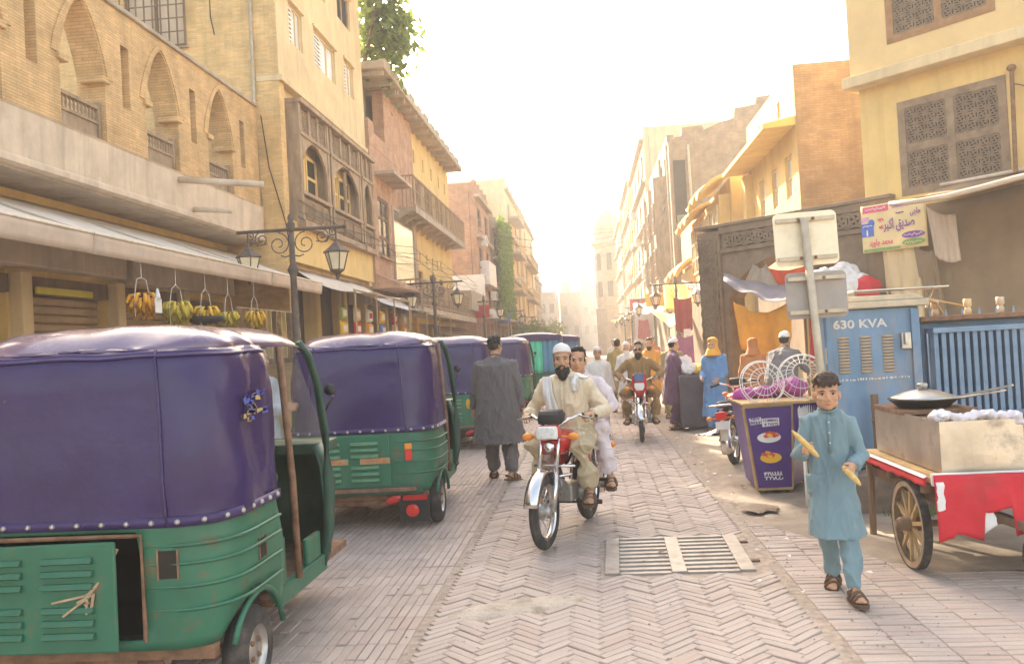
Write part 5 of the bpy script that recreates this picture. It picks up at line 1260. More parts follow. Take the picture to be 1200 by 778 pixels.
    for s in (-1, 1):
        q = MB(); q.tube([(s * .06, .36, .87), (s * .15, .36, .87)], .01, 6); q.ell((s * .2, .365, .87), (.05, .035, .033)); q.build('indicator', m_orange, t, smooth=2, w=False)
        q = MB(); q.tube([(s * .05, -.94, .64), (s * .12, -.94, .64)], .008, 6); q.ell((s * .16, -.94, .64), (.042, .03, .03)); q.build('indicator', m_orange, t, smooth=2, w=False)
    q = MB(); q.prism([(-.07, .63), (-.07, .7), (-.055, .72), (.055, .72), (.07, .7), (.07, .63), (.05, .615), (-.05, .615)], lambda a, b, d: (a, d, b), -.93, -1.0); q.build('tail_light', m_redglass, t, bev=.01, w=False)
    q = MB(); q.box((-.085, -.985, .5), (.085, -.975, .6)); q.box((-.02, -.98, .6), (.02, -.93, .65)); q.build('number_plate', m_white, t, w=False)
    q = MB(); q.rings([[(-.05, y, z), (.05, y, z), (.045, y - .02, z), (-.045, y - .02, z)] for y, z in ((-.88, .56), (-.93, .45), (-.96, .36))]); q.build('mud_flap', m_galv, t, w=False)
    t.rotation_euler = (0, R(lean), rotz); t.scale = (.93,) * 3
    return t
moto1 = motorcycle('red motorcycle with a chrome front mudguard ridden by two men toward the camera', (-.245, 7.1, 0), R(180 - 16.5))
moto1.scale = (.96,) * 3
moto2 = motorcycle('red motorcycle with a blue visor coming up behind, farther down the road', (.76, 13.6, 0), R(180 - 4), front='new')
moto3 = motorcycle('parked motorcycle seen from behind, next to the purple food stall', (1.87, 10.96, .0), R(-21), lean=-6)

# ================================================================== road sign seen from behind
S = thing('road_sign', 'two blank-backed road signs on one leaning pole behind the boy', 'road sign', (1.97, 7.3, 0))
lean = lambda z: Vector((1.94 - .05 * (z - .5), 7.3, z))
q = MB(); q.tube([lean(0), lean(2.5)], .034, 12); q.build('pole', m_galv, S, smooth=2)
def plate(cx, cz, w_, h_, y, tilt, m, r=.045):
    q = MB(); pts = []
    for sx, sz, a0 in ((1, -1, -90), (1, 1, 0), (-1, 1, 90), (-1, -1, 180)):
        for k in range(6):
            a = R(a0 + 90 * k / 5); pts.append((sx * (w_ / 2 - r) + r * math.cos(a), sz * (h_ / 2 - r) + r * math.sin(a)))
    ct, st = math.cos(tilt), math.sin(tilt)
    fn = lambda a, b, d: (cx + a * ct - b * st, y + d, cz + a * st + b * ct)
    q.prism(pts, fn, 0, .012); o = q.build('sign_plate', m, S, bev=.003)
    q = MB(); q.prism([(a * 1.0, b * 1.0) for a, b in pts] , fn, -.01, -.0005); 
    for dz in (-h_ * .36, h_ * .36):
        q = MB(); q.prism([(-w_ * .46, dz - .016), (w_ * .46, dz - .016), (w_ * .46, dz + .016), (-w_ * .46, dz + .016)], fn, -.03, -.0005); q.build('rail', m_galv, o)
        for sx in (-.06, .06):
            q = MB(); p = Vector(fn(sx - .0, dz, -.04)); q.ell(p, (.014, .014, .014), n=8, m=5); q.build('bolt', m_rust, o)
plate(1.86, 2.33, .52, .45, 7.345, R(1.2), m_signb); plate(1.92, 1.855, .5, .39, 7.345, R(.5), m_signg)

# ================================================================== electrical kiosk and finned transformer
m_plinth = mat('plinth_stone', (.22, .17, .13), .25, 5, .95, .4, 20, dirt=(.13, .1, .07), dsc=3, damt=.6)
PL = thing('kiosk_plinth', 'dark stone plinth under the blue transformer kiosk', 'plinth', (2.9, 7.8, 0))
q = MB(); q.box((2.03, 7.35, 0), (2.96, 8.3, .34)); q.box((2.97, 7.5, 0), (5.2, 8.7, .36)); q.build('block', m_plinth, PL, bev=.02)
KI = thing('transformer_kiosk', 'blue steel kiosk lettered 630 KVA behind the boy', 'kiosk', (2.4, 8, .34))
q = MB(); q.box((2.03, 7.6, .35), (2.83, 7.95, 1.72)); q.build('cabinet', m_blue, KI, bev=.012)
q = MB(); q.box((1.99, 7.54, 1.722), (2.9, 8.02, 1.78)); q.prism([(2.01, 1.78), (2.88, 1.78), (2.8, 1.83), (2.09, 1.83)], lambda a, b, d: (a, d, b), 7.56, 8.0); q.build('cap', m_galv, KI, bev=.01)
q = MB(); q.box((2.75, 7.57, .4), (2.82, 7.6, 1.7)); q.box((2.04, 7.57, .4), (2.08, 7.6, 1.7)); q.each('door_frame', m_blue, KI, bev=.006)
lm = MB(); lm.prism([(0, -.011), (-.016, -.004), (-.01, .009), (0, .011)], lambda a, b, d: (d, a, b), -.043, .043); lme = lm.mesh('louvre', mat('louvre_tan', (.4, .3, .2), .2, 10, .7, .1))
for cx in (2.185, 2.37, 2.555):
    for k in range(12): inst(lme, 'louvre', KI, Vector((cx, 7.6, 1.18 + k * .027)) - Vector(KI.location))
for cx in (2.2, 2.6):
    for k in range(5): inst(lme, 'louvre', KI, Vector((cx, 7.6, .62 + k * .027)) - Vector(KI.location))
q = MB(); q.box((2.66, 7.56, 1.36), (2.74, 7.6, 1.5)); q.tube([(2.69, 7.55, 1.5), (2.69, 7.54, 1.4)], .014, 8); q.build('handle', m_steel, KI, bev=.005)
q = MB(); q.box((2.03, 7.58, 1.26), (2.07, 7.6, 1.4)); q.build('hinge', m_galv, KI, bev=.004)
wl_ = mat('faded_white_letters', (.62, .6, .58), .15, 20, .6, 0)
text('630 KVA', .1, wl_, KI, rot=Matrix.Rotation(R(90), 3, 'X'), loc=Vector((2.33, 7.596, 1.59)) - Vector(KI.location), width=.45, bold=.0025)
q = MB(); rq = random.Random(12); x = 2.1
while x < 2.72:                 # worn stencilled line, no longer readable
    l_ = rq.uniform(.008, .03); z_ = 1.105 + .012 * (x - 2.1)
    q.box((x, 7.594, z_), (x + l_, 7.599, z_ + rq.uniform(.01, .022))); x += l_ + rq.uniform(.006, .02)
q.build('worn_stencil', wl_, KI)
TR = thing('transformer', 'blue oil transformer with a row of vertical cooling fins behind the food cart', 'transformer', (3.6, 8, .36))
q = MB(); q.box((2.9, 7.8, .37), (5.0, 8.5, 1.58)); q.build('tank', m_blue, TR, bev=.02)
q = MB(); q.box((2.86, 7.66, 1.582), (5.1, 8.56, 1.625)); q.build('lid', m_rust, TR, bev=.006)
fm = MB(); fm.rings([[(-.018, y, z), (.018, y, z), (.014, y + .2, z), (-.014, y + .2, z)] for y, z in ((.03, -.5), (0, -.46), (0, .46), (.03, .5))]); fme = fm.mesh('fin', m_blue2)
for k in range(28): inst(fme, 'fin', TR, Vector((2.95 + k * .064, 7.58, 1.02)) - Vector(TR.location))
for z in (.78, 1.5):
    q = MB(); q.box((2.92, 7.55, z - .022), (4.75, 7.576, z + .022)); q.build('fin_rail', m_blue2, TR, bev=.005)
for k in range(6):
    x = 3.1 + k * .28; q = MB(); q.lathe([(.03, 0), (.03, .05), (.024, .055), (.024, .07), (.034, .075), (.034, .135), (.03, .14)], (x, 7.95, 1.626), n=12); q.build('bushing', m_cplas if k % 2 else m_galv, TR, smooth=2)
q = MB()
for k in range(14): x = 2.95 + k * .14; q.lathe([(.012, 0), (.012, .035), (.006, .036), (.006, .06)], (x, 7.7, 1.62), n=6)
q.build('bolt', m_blue2, TR)
q = MB(); q.tube([(2.9, 8.1, 1.85), (3.1, 7.9, 1.74), (3.15, 7.9, 1.64)], .012, 6); q.tube([(2.95, 8.2, 1.84), (3.4, 8.0, 1.7)], .01, 6); q.build('cable', m_lwood, TR)
q = MB(); q.tube([(2.39, 7.5, .34), (2.38, 7.49, .99)], [.03, .032], 7); q.tube([(2.39, 7.48, .72), (2.34, 7.44, .78)], .012, 5)
ps = thing('wooden_post', 'short brown wooden post against the blue kiosk', 'post', (2.5, 7.5, .34)); q.build('stake', m_wood, ps)
tb = thing('tin_tray', 'pale tin sheet tray resting on top of the blue kiosk', 'tray', (2.7, 8.0, 1.83))
q = MB(); q.box((2.3, 7.62, 1.87), (3.1, 7.98, 1.885)); q.build('sheet', m_steel, tb, bev=.004)
q = MB(); q.tube([(2.36, 7.76, 1.83), (2.36, 7.76, 1.87)], .012, 6); q.tube([(2.95, 7.76, 1.70), (3.02, 7.76, 1.87)], .01, 6); q.tube([(2.7, 7.9, 1.83), (2.7, 7.9, 1.87)], .012, 6); q.each('foot', m_galv, tb)

# ================================================================== food cart on wooden wheels
F = thing('food_cart', 'wooden handcart draped in red cloth carrying a tin cooking box', 'handcart', (2.5, 5.6, 0))
q = MB(); n = 7
for k in range(n):
    x0 = 2.0 + k * 1.0 / n; q = MB(); q.box((x0 + .004, 5.36, .6), (x0 + 1.0 / n - .004, 6.75, .635)); q.build('plank', m_lwood, F, bev=.004)
q = MB()
for y in (5.45, 6.05, 6.65): q.box((1.98, y - .03, .53), (3.02, y + .03, .597))
for x in (2.08, 2.9): q.box((x - .03, 5.37, .46), (x + .03, 6.74, .529))
q.build('bed_frame', m_wood, F, bev=.006)
q = MB(); q.box((2.0, 5.33, .59), (3.02, 5.358, .665)); q.build('front_rail', m_white, F, bev=.006)
q = MB(); q.grid(lambda u, v: (2.03 + .1 * u, 5.4 + 1.2 * v, .637 + .002 * N3(u * 3, v * 9)), 3, 14); q.build('mat', m_lwood, F, smooth=2, solid=.006)
def cart_wheel(c, r, par, rotz=0):
    wv = bpy.data.objects.new('wooden_wheel', None); COL.objects.link(wv); wv.parent = par; wv.location = Vector(c) - Vector(par.location); wv.rotation_euler.z = rotz
    q = MB(); q.lathe([(r - .045, -.022), (r - .012, -.025), (r - .012, .025), (r - .045, .022)], ax=(1, 0, 0), n=40, cap=False); q.build('felloe', m_gwood, wv, w=False)
    q = MB(); q.lathe([(r - .011, -.026), (r, -.026), (r, .026), (r - .011, .026)], ax=(1, 0, 0), n=40, cap=False); q.build('iron_tyre', m_tyre, wv, w=False)
    q = MB(); q.lathe([(.03, -.09), (.045, -.07), (.05, 0), (.045, .07), (.03, .09)], ax=(1, 0, 0), n=16); q.build('hub', m_wood, wv, w=False, smooth=2)
    sp = MB(); sp.rings([[(-.011, -.014, .04), (.011, -.014, .04), (.011, .014, .04), (-.011, .014, .04)], [(-.009, -.010, r - .04), (.009, -.010, r - .04), (.009, .010, r - .04), (-.009, .010, r - .04)]]); sm = sp.mesh('spoke', m_lwood)
    for k in range(10): inst(sm, 'spoke', wv, (0, 0, 0), (2 * math.pi * k / 10 + .1, 0, 0))
cart_wheel((2.0, 5.72, .285), .285, F, R(0)); cart_wheel((2.86, 5.72, .285), .285, F, 0)
q = MB(); q.tube([(1.95, 5.72, .285), (2.9, 5.72, .285)], .022, 8); q.bar((2.3, 5.5, .42), (2.62, 5.1, .3), .06, .05); q.bar((2.62, 5.55, .5), (2.62, 5.12, .28), .06, .05); q.box((2.2, 5.64, .3), (2.26, 5.78, .53)); q.box((2.7, 5.64, .3), (2.76, 5.78, .53)); q.build('axle', m_wood, F)
cart_wheel((2.52, 5.02, .2), .2, F, R(20))
# red cloth with torn lower edge
def hem(u): return .285 + .1 * (1 - u) * 0 + .05 * N3(u * 5, 1) + (.17 if .26 < u < .42 else 0) - (.02 if u < .1 else 0)
q = MB(); q.grid(lambda u, v: (2.0 + 1.02 * u, 5.318 - .012 + .012 * N3(u * 9, v * 3) - .03 * math.sin(v * 2), .66 - (.66 - hem(u)) * v), 60, 12); q.build('red_drape', m_redcl, F, smooth=2, solid=.006)
q = MB(); q.grid(lambda u, v: (1.985 - .012 * N3(v * 9, u * 5) - .02 * u, 5.36 + 1.35 * v, .645 - (.06 + .015 * N3(v * 14, 2)) * u), 4, 40); q.build('red_trim', m_redcl, F, smooth=2, solid=.006)
q = MB(); q.grid(lambda u, v: (1.982 - .02 * u, 5.36 + 1.35 * v, .648 - .012 * u), 2, 10); q.build('trim_edge', m_whcl, F, solid=.004)
for x0, z1, wd in ((2.005, .62, .045), (2.245, .47, .075)):
    q = MB(); q.grid(lambda u, v: (x0 + wd * (u + .25 * v * (1 if x0 > 2.1 else 0)) + .01 * N3(v * 4, u), 5.292 - .01 * v, z1 - (.25 if x0 < 2.1 else .16) * v * (1 - .3 * u)), 4, 8); q.build('torn_flap', m_whcl, F, smooth=2, solid=.004)
BX = thing('cooking_box', 'dented tin cooking box with a wrapped edge on the red handcart', 'metal box', (2.35, 5.9, .65))
q = MB(); 
def bxp(x, y, z): return (x + .004 * N3(y * 4, z * 6), y + .006 * N3(x * 5, z * 5, 2), z)
x0, x1, y0, y1, z0, z1 = 2.1, 2.58, 5.42, 6.6, .648, .965
q.grid(lambda u, v: bxp(x0 + (x1 - x0) * u, y0, z0 + (z1 - z0) * v), 8, 6); q.grid(lambda u, v: bxp(x0, y0 + (y1 - y0) * u, z0 + (z1 - z0) * v), 16, 6)
q.grid(lambda u, v: bxp(x1, y0 + (y1 - y0) * u, z0 + (z1 - z0) * v), 16, 6); q.grid(lambda u, v: bxp(x0 + (x1 - x0) * u, y1, z0 + (z1 - z0) * v), 8, 6); q.build('sides', m_tin, BX, smooth=0, solid=.008)
q = MB(); q.box((x0 + .01, y0 + .01, .93), (x1 - .01, y1 - .01, .945)); q.box((x0 - .012, 6.0, .955), (x1, 6.6, .985)); q.build('top_plate', m_rust, BX, bev=.004)
q = MB()
for s in (x0, ): q.box((s - .008, y0 - .008, z0), (s + .03, y0 + .012, z1))
q.build('corner_strip', m_tin, BX)
PN = thing('covered_pan', 'black iron pan with a shiny lid on the tin box', 'pan', (2.3, 6.2, .985))
q = MB(); q.lathe([(.16, 0), (.22, .05), (.235, .062), (.225, .062), (.2, .045)], (2.3, 6.2, .988), n=30); q.build('pan', m_black, PN, smooth=2)
q = MB(); q.lathe([(.215, .06), (.2, .075), (.12, .105), (.05, .12), (.012, .125)], (2.3, 6.2, .988), n=30); q.build('lid', m_steel, PN, smooth=2)
q = MB(); q.lathe([(.02, .12), (.035, .14), (.038, .155), (.03, .165)], (2.3, 6.2, .988), n=14); q.build('lid_knob', m_steel, PN, smooth=2)
q = MB(); q.bar((2.46, 6.1, 1.05), (2.74, 5.85, 1.135), .024, .014); q.build('handle', m_steel, PN)
sp = thing('ladle', 'long thin ladle lying across the pan handle', 'ladle', (2.5, 5.9, 1.06)); q = MB(); q.tube([(2.42, 6.06, 1.04), (2.72, 5.9, 1.1)], .007, 6); q.ell((2.41, 6.07, 1.035), (.035, .03, .015)); q.build('shaft', m_steel, sp, smooth=2)
pw = thing('plastic_wrap', 'crumpled pale plastic sheet over the tin box edge', 'plastic sheet', (2.35, 5.45, .97))
q = MB(); q.tube([(2.09 + .5 * k / 8, 5.46 + .02 * math.sin(k * 2), .985 + .008 * math.sin(k * 1.7)) for k in range(9)], [.02, .034, .042, .04, .045, .04, .044, .04, .03], 10, flat=.7); q.ell((2.14, 5.5, .99), (.07, .09, .035)); q.ell((2.57, 5.44, .96), (.03, .04, .05)); o_ = fused(q, 'sheet', mat('plastic_film', (.6, .56, .6), .12, 9, .35, .5, 25, spec=.6), pw, .008, lambda c: .016 * noise.noise(c * 24) + .012 * noise.noise(Vector((c.x * 50, c.y * 18, c.z * 30)))); o_.location = -Vector(pw.location)
rb_ = thing('cloth_bundle', 'red and yellow cloth bundle beside the tin box', 'cloth bundle', (2.72, 5.6, .64))
q = MB(); q.ell((2.75, 5.75, .78), (.13, .16, .14)); q.ell((2.7, 5.62, .7), (.08, .1, .07)); q.ell((2.88, 5.8, .7), (.12, .14, .08))
fused(q, 'red_bundle', m_redcl, None, .012, lambda c: .015 * noise.noise(c * 18)).parent = rb_
rb_.location = (0, 0, 0)
q = MB(); q.grid(lambda u, v: (2.62 + .2 * u, 5.545 + .03 * N3(u * 6, v * 5), .69 + .12 * v), 10, 6); q.build('yellow_fold', m_yecl, rb_, smooth=2, solid=.01)

# ================================================================== purple snack stall
V = thing('snack_stall', 'purple poster-covered snack cart printed with plates of food', 'food stall', (1.75, 8.6, 0))
rz = Matrix.Rotation(R(-4), 3, 'Z')
def vp(a, b, d): # a across, b up, d depth; tapered front
    return Vector((1.44 + .05 * b + a * (.53 - .13 * (1 - b / .84)), 8.38 + d - .03 * b, .05 + b))
v0 = [vp(0, 0, 0), vp(1, 0, 0), vp(1, .82, 0), vp(0, .82, 0)]
v0[0] = Vector((1.535, 8.42, .06)); v0[1] = Vector((1.87, 8.42, .06)); v0[2] = Vector((1.89, 8.34, .87)); v0[3] = Vector((1.43, 8.34, .86))
v1 = [Vector((1.56, 9.15, .06)), Vector((2.2, 9.15, .06)), Vector((2.22, 9.15, .9)), Vector((1.45, 9.15, .88))]
rr_ = Vector((2.12, 8.6, .0))
q = MB(); q.add(v0 + v1, [(0, 1, 2, 3), (4, 7, 6, 5), (0, 3, 7, 4), (1, 5, 6, 2)]); q.add([v0[3], v0[2], v1[2], v1[3]], [(0, 1, 2, 3)]); q.build('body', m_poster, V)
q = MB(); side = [v0[1] + Vector((0.003, 0, .45)), v1[1] + Vector((0, 0, .3)), v1[2], v0[2] + Vector((.003, 0, 0))]
# right-hand panel, swung open a little
q.add([Vector((1.895, 8.335, .42)), Vector((2.14, 8.5, .42)), Vector((2.16, 8.46, .9)), Vector((1.9, 8.325, .872))], [(0, 1, 2, 3)]); q.build('side_panel', m_poster, V, solid=.012)
q = MB()
for a, b in ((0, 3), (3, 2), (0, 1), (1, 2)): q.bar(v0[a] + Vector((0, -.006, 0)), v0[b] + Vector((0, -.006, 0)), .022 if a != 1 else .012)
q.build('trim', m_lwood, V)
q = MB(); q.box((1.42, 8.3, .875), (2.2, 9.18, .9)); q.tube([(2.05, 8.3, .9), (2.16, 8.36, .9), (2.18, 8.37, .82)], .014, 6); q.build('top', m_lwood, V, bev=.006)
q = MB()
for x, y in ((1.6, 8.5), (1.86, 8.5), (1.65, 9.1), (2.15, 9.1), (2.05, 8.5)): q.box((x - .025, y - .025, 0), (x + .025, y + .025, .1 if x < 1.9 else .45))
q.each('leg', m_wood, V)
def onf(a, b, d=.006):
    lo = v0[0] + (v0[1] - v0[0]) * a; hi = v0[3] + (v0[2] - v0[3]) * a; p = lo + (hi - lo) * b; return p + Vector((0, -d, 0))
m_prw = mat('print_white', (.75, .72, .72), .05, 20, .5, 0); m_prr = mat('print_red', (.6, .08, .04), .35, 40, .5, 0); m_pro = mat('print_orange', (.72, .32, .06), .35, 60, .5, 0)
def onquad(pts, m, name, d=.006):
    q = MB(); ps = [onf(a, b, d) for a, b in pts]; q.add(ps, [tuple(range(len(ps)))]); return q.build(name, m, V, solid=.002)
onquad([(.08, .86), (.34, .87), (.34, .79), (.1, .78)], m_prw, 'print_patch'); onquad([(.35, .85), (.72, .85), (.72, .76), (.35, .75)], m_prw, 'print_patch')
rt = Matrix.Rotation(R(85), 3, 'X')
for s_, a, b, sz, wd in (('NEW', .215, .85, .035, .085), ('BEEF', .215, .805, .035, .1), ('COMBINO', .535, .823, .035, .14), ('& TASTE', .545, .777, .033, .13)):
    text(s_, sz, m_poster, V, rot=rt, loc=onf(a, b, .01) - Vector(V.location), width=wd, bold=.001)
for cb, rx, rz_, col in ((.635, .235, .06, m_prr), (.39, .23, .06, m_pro)):
    onquad([(.47 + rx * 1.15 * math.cos(2 * math.pi * k / 20) * (1 + .0 * k), cb - .015 + rz_ * 1.05 * math.sin(2 * math.pi * k / 20)) for k in range(20)], m_prw if cb > .5 else m_yecl, 'plate_print', .007)
    rq = random.Random(int(cb * 100))
    for k in range(15):
        a_, b_ = .47 + rq.gauss(0, .09), cb + abs(rq.gauss(0, .022)) ; s_ = rq.uniform(.03, .07)
        onquad([(a_ + s_ * math.cos(t_) , b_ + s_ * .32 * math.sin(t_)) for t_ in (0.2, 1.3, 2.3, 3.5, 4.6, 5.5)], rq.choice((m_prr, m_pro, m_prr, m_yecl)), 'food_print', .0085 + .0006 * k)
q = MB(); rq = random.Random(4)
for row, (b0, n_) in enumerate(((.185, 7), (.13, 5))):
    pts = []
    for k in range(n_ * 6): a_ = .24 + .5 * k / (n_ * 6) + (.02 * math.sin(k * 1.1)); pts.append(onf(a_ + .02 * math.sin(k * .9), b0 + .022 * math.sin(k * 1.05 + row), .008))
    q.tube(pts, .0045, 4)
q.build('script_print', m_prw, V)
q = MB(); rq = random.Random(6)
for k in range(8):
    x = 1.95 + .022 * k; q.add([Vector((x - .01, 8.30 + .65 * (x - 1.9), .72 + .03 * rq.random())), Vector((x + .014, 8.30 + .65 * (x - 1.9), .72)), Vector((x + .01, 8.30 + .65 * (x - 1.9), .83 + .03 * rq.random())), Vector((x - .012, 8.30 + .65 * (x - 1.9), .82))], [(0, 1, 2, 3)])
q.build('side_print', m_prw, V, solid=.003)
# wire racks on the stall
def wire_rack(c, r, tilt, label, seed, dish=.12):
    t = thing('wire_rack', label, 'wire rack', c, 'round wire racks on the snack stall'); q = MB()
    rot = Matrix.Rotation(tilt[1], 3, 'Z') @ Matrix.Rotation(tilt[0], 3, 'X')
    for k, (rr, dz) in enumerate(((r, 0), (r * .93, .02), (r * .62, dish * .6), (r * .35, dish))):
        q.tube([rot @ Vector((rr * math.cos(a), rr * math.sin(a), dz)) for a in [2*math.pi*i/36 for i in range(37)]], .0055 if k < 2 else .004, 5)
    q.build('hoop', m_white, t, w=False, smooth=2)
    q = MB()
    for i in range(22):
        a = 2 * math.pi * i / 22; q.tube([rot @ Vector((r * math.cos(a), r * math.sin(a), 0)), rot @ Vector((r * .62 * math.cos(a), r * .62 * math.sin(a), dish * .6)), rot @ Vector((r * .3 * math.cos(a), r * .3 * math.sin(a), dish))], .0028, 4)
    q.build('wire', m_white, t, w=False)
    return t
wire_rack((1.64, 8.42, 1.08), .215, (R(78), R(6)), 'round white wire rack at the left end of the stall top', 1)
wire_rack((2.04, 8.5, 1.11), .235, (R(70), R(-14)), 'round white wire rack at the right end of the stall top', 2, .2)
mg = thing('magenta_bundle', 'magenta plastic bundle lying behind the wire racks', 'bundle', (0, 0, 0))
q = MB(); q.ell((1.75, 8.95, .95), (.26, .14, .08)); q.ell((2.0, 8.9, 1.0), (.18, .12, .09)); q.ell((1.55, 8.95, .94), (.12, .12, .06)); o = fused(q, 'plastic', m_mag, mg, .02, lambda c: .06 * noise.noise(c * 7) + .03 * noise.noise(c * 19))
st = thing('white_stool', 'small white-topped stand with two thin legs beside the boy', 'stand', (2.0, 7.6, 0))
q = MB(); q.box((1.78, 7.36, .50), (2.04, 7.75, .525)); q.build('top', m_white, st, bev=.006)
for x, y in ((1.82, 7.42), (1.99, 7.38), (1.83, 7.7), (2.0, 7.7)):
    q = MB(); q.tube([(x, y, .01), (x, y, .5)], .017, 7); q.build('leg', m_white, st, smooth=2)
# dark hole edge in the strip
# weeds by the plinth
q = MB(); rr = random.Random(3)
for k in range(260):
    x = 2.55 + rr.gauss(0, .1); y = 7.25 + rr.gauss(0, .05); h_ = rr.uniform(.03, .1); a = rr.uniform(0, 6.28); dx, dy = math.cos(a) * .006, math.sin(a) * .006
    q.add([(x - dx, y - dy, .01), (x + dx, y + dy, .01), (x + rr.gauss(0, .03), y + rr.gauss(0, .02), h_)], [(0, 1, 2)])
q.build('grass', m_leaf, kind='stuff', label='tuft of weeds growing at the foot of the kiosk plinth', fixn=False)

# ================================================================== banner, tarpaulins and cloths by the gate
P = PD((2.2, 15.82), (.95, -1))
BN = thing('cloth_banner', 'small yellow printed Urdu banner hung over the tarpaulin', 'banner', (4.6, 12.8, 2.9))
lu = 1.379 / .95
def bp(x, z, d=0): u = (x - 2.2) * lu; return P(u, z, -.35 + d)
ax, bx = 4.43, 5.1
def bq(a, b, d=0): x = ax + (bx - ax) * a; return Vector(bp(x, 2.66 + .7 * b, d + .01 * math.sin(a * 7) ))
q = MB(); q.grid(lambda u, v: bq(u, v), 20, 8); m_ban = mat('banner_cloth', (.78, .62, .33), .12, 3, .8, .1); q.build('cloth', m_ban, BN, smooth=2, solid=.006)
def bpatch(a0, a1, b0, b1, m, nm='print_panel', rag=.02):
    q = MB(); q.grid(lambda u, v: bq(a0 + (a1 - a0) * u, b0 + (b1 - b0) * v, -.008), 8, 4); q.build(nm, m, BN, solid=.003)
def bell(ca, cb, ra, rb_, m):
    q = MB(); q.add([bq(ca + ra * math.cos(2*math.pi*k/20), cb + rb_ * math.sin(2*math.pi*k/20), -.009) for k in range(20)], [tuple(range(20))]); q.build('print_oval', m, BN, solid=.003)
m_pk = mat('banner_pink', (.7, .12, .2), .2, 30, .7, 0); m_bl = mat('banner_blue', (.08, .16, .55), .2, 30, .7, 0); m_pu = mat('banner_violet', (.24, .08, .36), .2, 30, .7, 0); m_gn = mat('banner_green', (.2, .38, .12), .2, 30, .7, 0); m_lp = mat('banner_lilac', (.62, .36, .52), .2, 20, .7, 0)
bpatch(.03, .44, .84, .97, m_pk); bpatch(.0, .19, .34, .62, m_bl); bpatch(.0, .12, .66, .76, m_lp); bpatch(.5, .75, .86, .94, m_lp); bpatch(.02, .6, .02, .07, m_gn)
bell(.8, .27, .17, .07, m_pu); bell(.8, .12, .17, .07, m_gn); bell(.84, .92, .06, .04, m_tucl); bell(.16, .62, .05, .08, m_bl)
dx = Vector(bp(5, 3)) - Vector(bp(4, 3)); dx.normalize(); rot = Matrix((dx, Vector((0, 0, 1)), dx.cross(Vector((0, 0, 1))))).transposed()
for s_, sz, a, b, wd, m in (('صدیق اکبر', .2, .6, .54, .46, m_pu), ('محمد جاوید', .13, .3, .2, .36, m_pk), ('حاجی', .12, .85, .74, .15, m_pu), ('1', .12, .09, .41, .022, m_prw)):
    t_ = s_ if s_.isascii() else urdu(''.join(c_ if c_ in ARA or c_ == ' ' else '' for c_ in s_))
    text(t_, sz, m, BN, rot=rot, loc=bq(a, b, -.014) - Vector(BN.location), width=wd, bold=.002)
def squig(a0, a1, b, amp, m, seed):   # print too worn to read
    q = MB(); rq = random.Random(seed); n = 26; q.tube([bq(a0 + (a1 - a0) * k / n + rq.uniform(-.006, .006), b + amp * rq.uniform(-1, 1) * (.4 if k % 3 else 1), -.013) for k in range(n + 1)], .006, 4); q.build('worn_print', m, BN)
for k, (a0, a1, b, amp, m) in enumerate(((.08, .4, .905, .035, m_prw), (.53, .73, .9, .02, m_pu), (.56, .68, .75, .02, m_pu), (.66, .93, .27, .035, m_prw), (.67, .92, .12, .035, m_ban), (.26, .36, .66, .05, m_pk), (.28, .34, .5, .05, m_pk), (.03, .17, .57, .025, m_prw))): squig(a0, a1, b, amp, m, k)
TP = thing('brown_tarpaulin', 'wide brown tarpaulin hung behind the transformer under the ochre building', 'tarpaulin', (5.5, 11.5, 2))
q = MB(); q.grid(lambda u, v: Vector(P(3.2 + 5.5 * u, .3 + (3.0 - .12 * math.sin(u * 9) * .3) * v, -.12 + .09 * N3(u * 8, v * 1.2) - .05 * v + .05 * N3(u * 25, v * .6))), 90, 16); q.build('sheet', m_tarp, TP, smooth=2, solid=.01)
TA = thing('grey_canopy', 'sagging grey canvas canopy over the tarpaulin, right of the banner', 'canopy', (5.7, 11, 3.2))
q = MB(); q.grid(lambda u, v: Vector(P(4.3 + 4.6 * u, 3.5 - .32 * v + .28 * u * u - .07 * math.sin(math.pi * v) + .02 * N3(u * 7, v * 4), -.02 - 1.5 * v)), 50, 10); q.build('canvas', m_tarp, TA, smooth=2, solid=.012)
q = MB(); q.tube([Vector(P(4.3 + 4.6 * k / 12, 3.52 + .28 * (k / 12) ** 2, -.06)) for k in range(13)], .03, 8); q.tube([Vector(P(4.3 + 4.6 * k / 12, 3.16 + .28 * (k / 12) ** 2 - .03 * math.sin(k), -1.54)) for k in range(13)], .035, 8); q.build('rolled_edge', m_awn, TA, smooth=2)
def hang(name, label, cat, pts, m, amp=.03, fr_=9, nv=14, nu=16, group=None):
    # cloth spanned by four corner points: top-left, top-right, bottom-right, bottom-left
    t = thing(name, label, cat, Vector(pts[0])); a, b, c_, d = [Vector(p) for p in pts]
    nrm = (b - a).cross(d - a).normalized(); q = MB()
    q.grid(lambda u, v: (a + (b - a) * u) * (1 - v) + (d + (c_ - d) * u) * v + nrm * (amp * N3(u * fr_, v * 1.5, a.x * 3) + amp * .6 * math.sin(u * fr_ * 2.2) * v) + Vector((0, 0, -amp * 1.4 * math.sin(math.pi * u))), nu, nv)
    q.build('cloth', m, t, smooth=2, solid=.008); return t
g_ = lambda u, z, d: P(u, z, d)
hang('torn_cloth', 'ragged pale cloth hanging beside the printed banner', 'cloth', [g_(4.25, 3.2, -.38), g_(4.62, 3.05, -.38), g_(4.66, 2.4, -.38), g_(4.3, 2.5, -.38)], m_awn, .04, 12)
hang('hanging_sheet', 'beige sheet hanging under the printed banner', 'cloth', [g_(3.5, 2.85, -.3), g_(4.05, 2.8, -.3), g_(4.1, 1.6, -.3), g_(3.55, 1.6, -.3)], m_cplas, .05, 9)
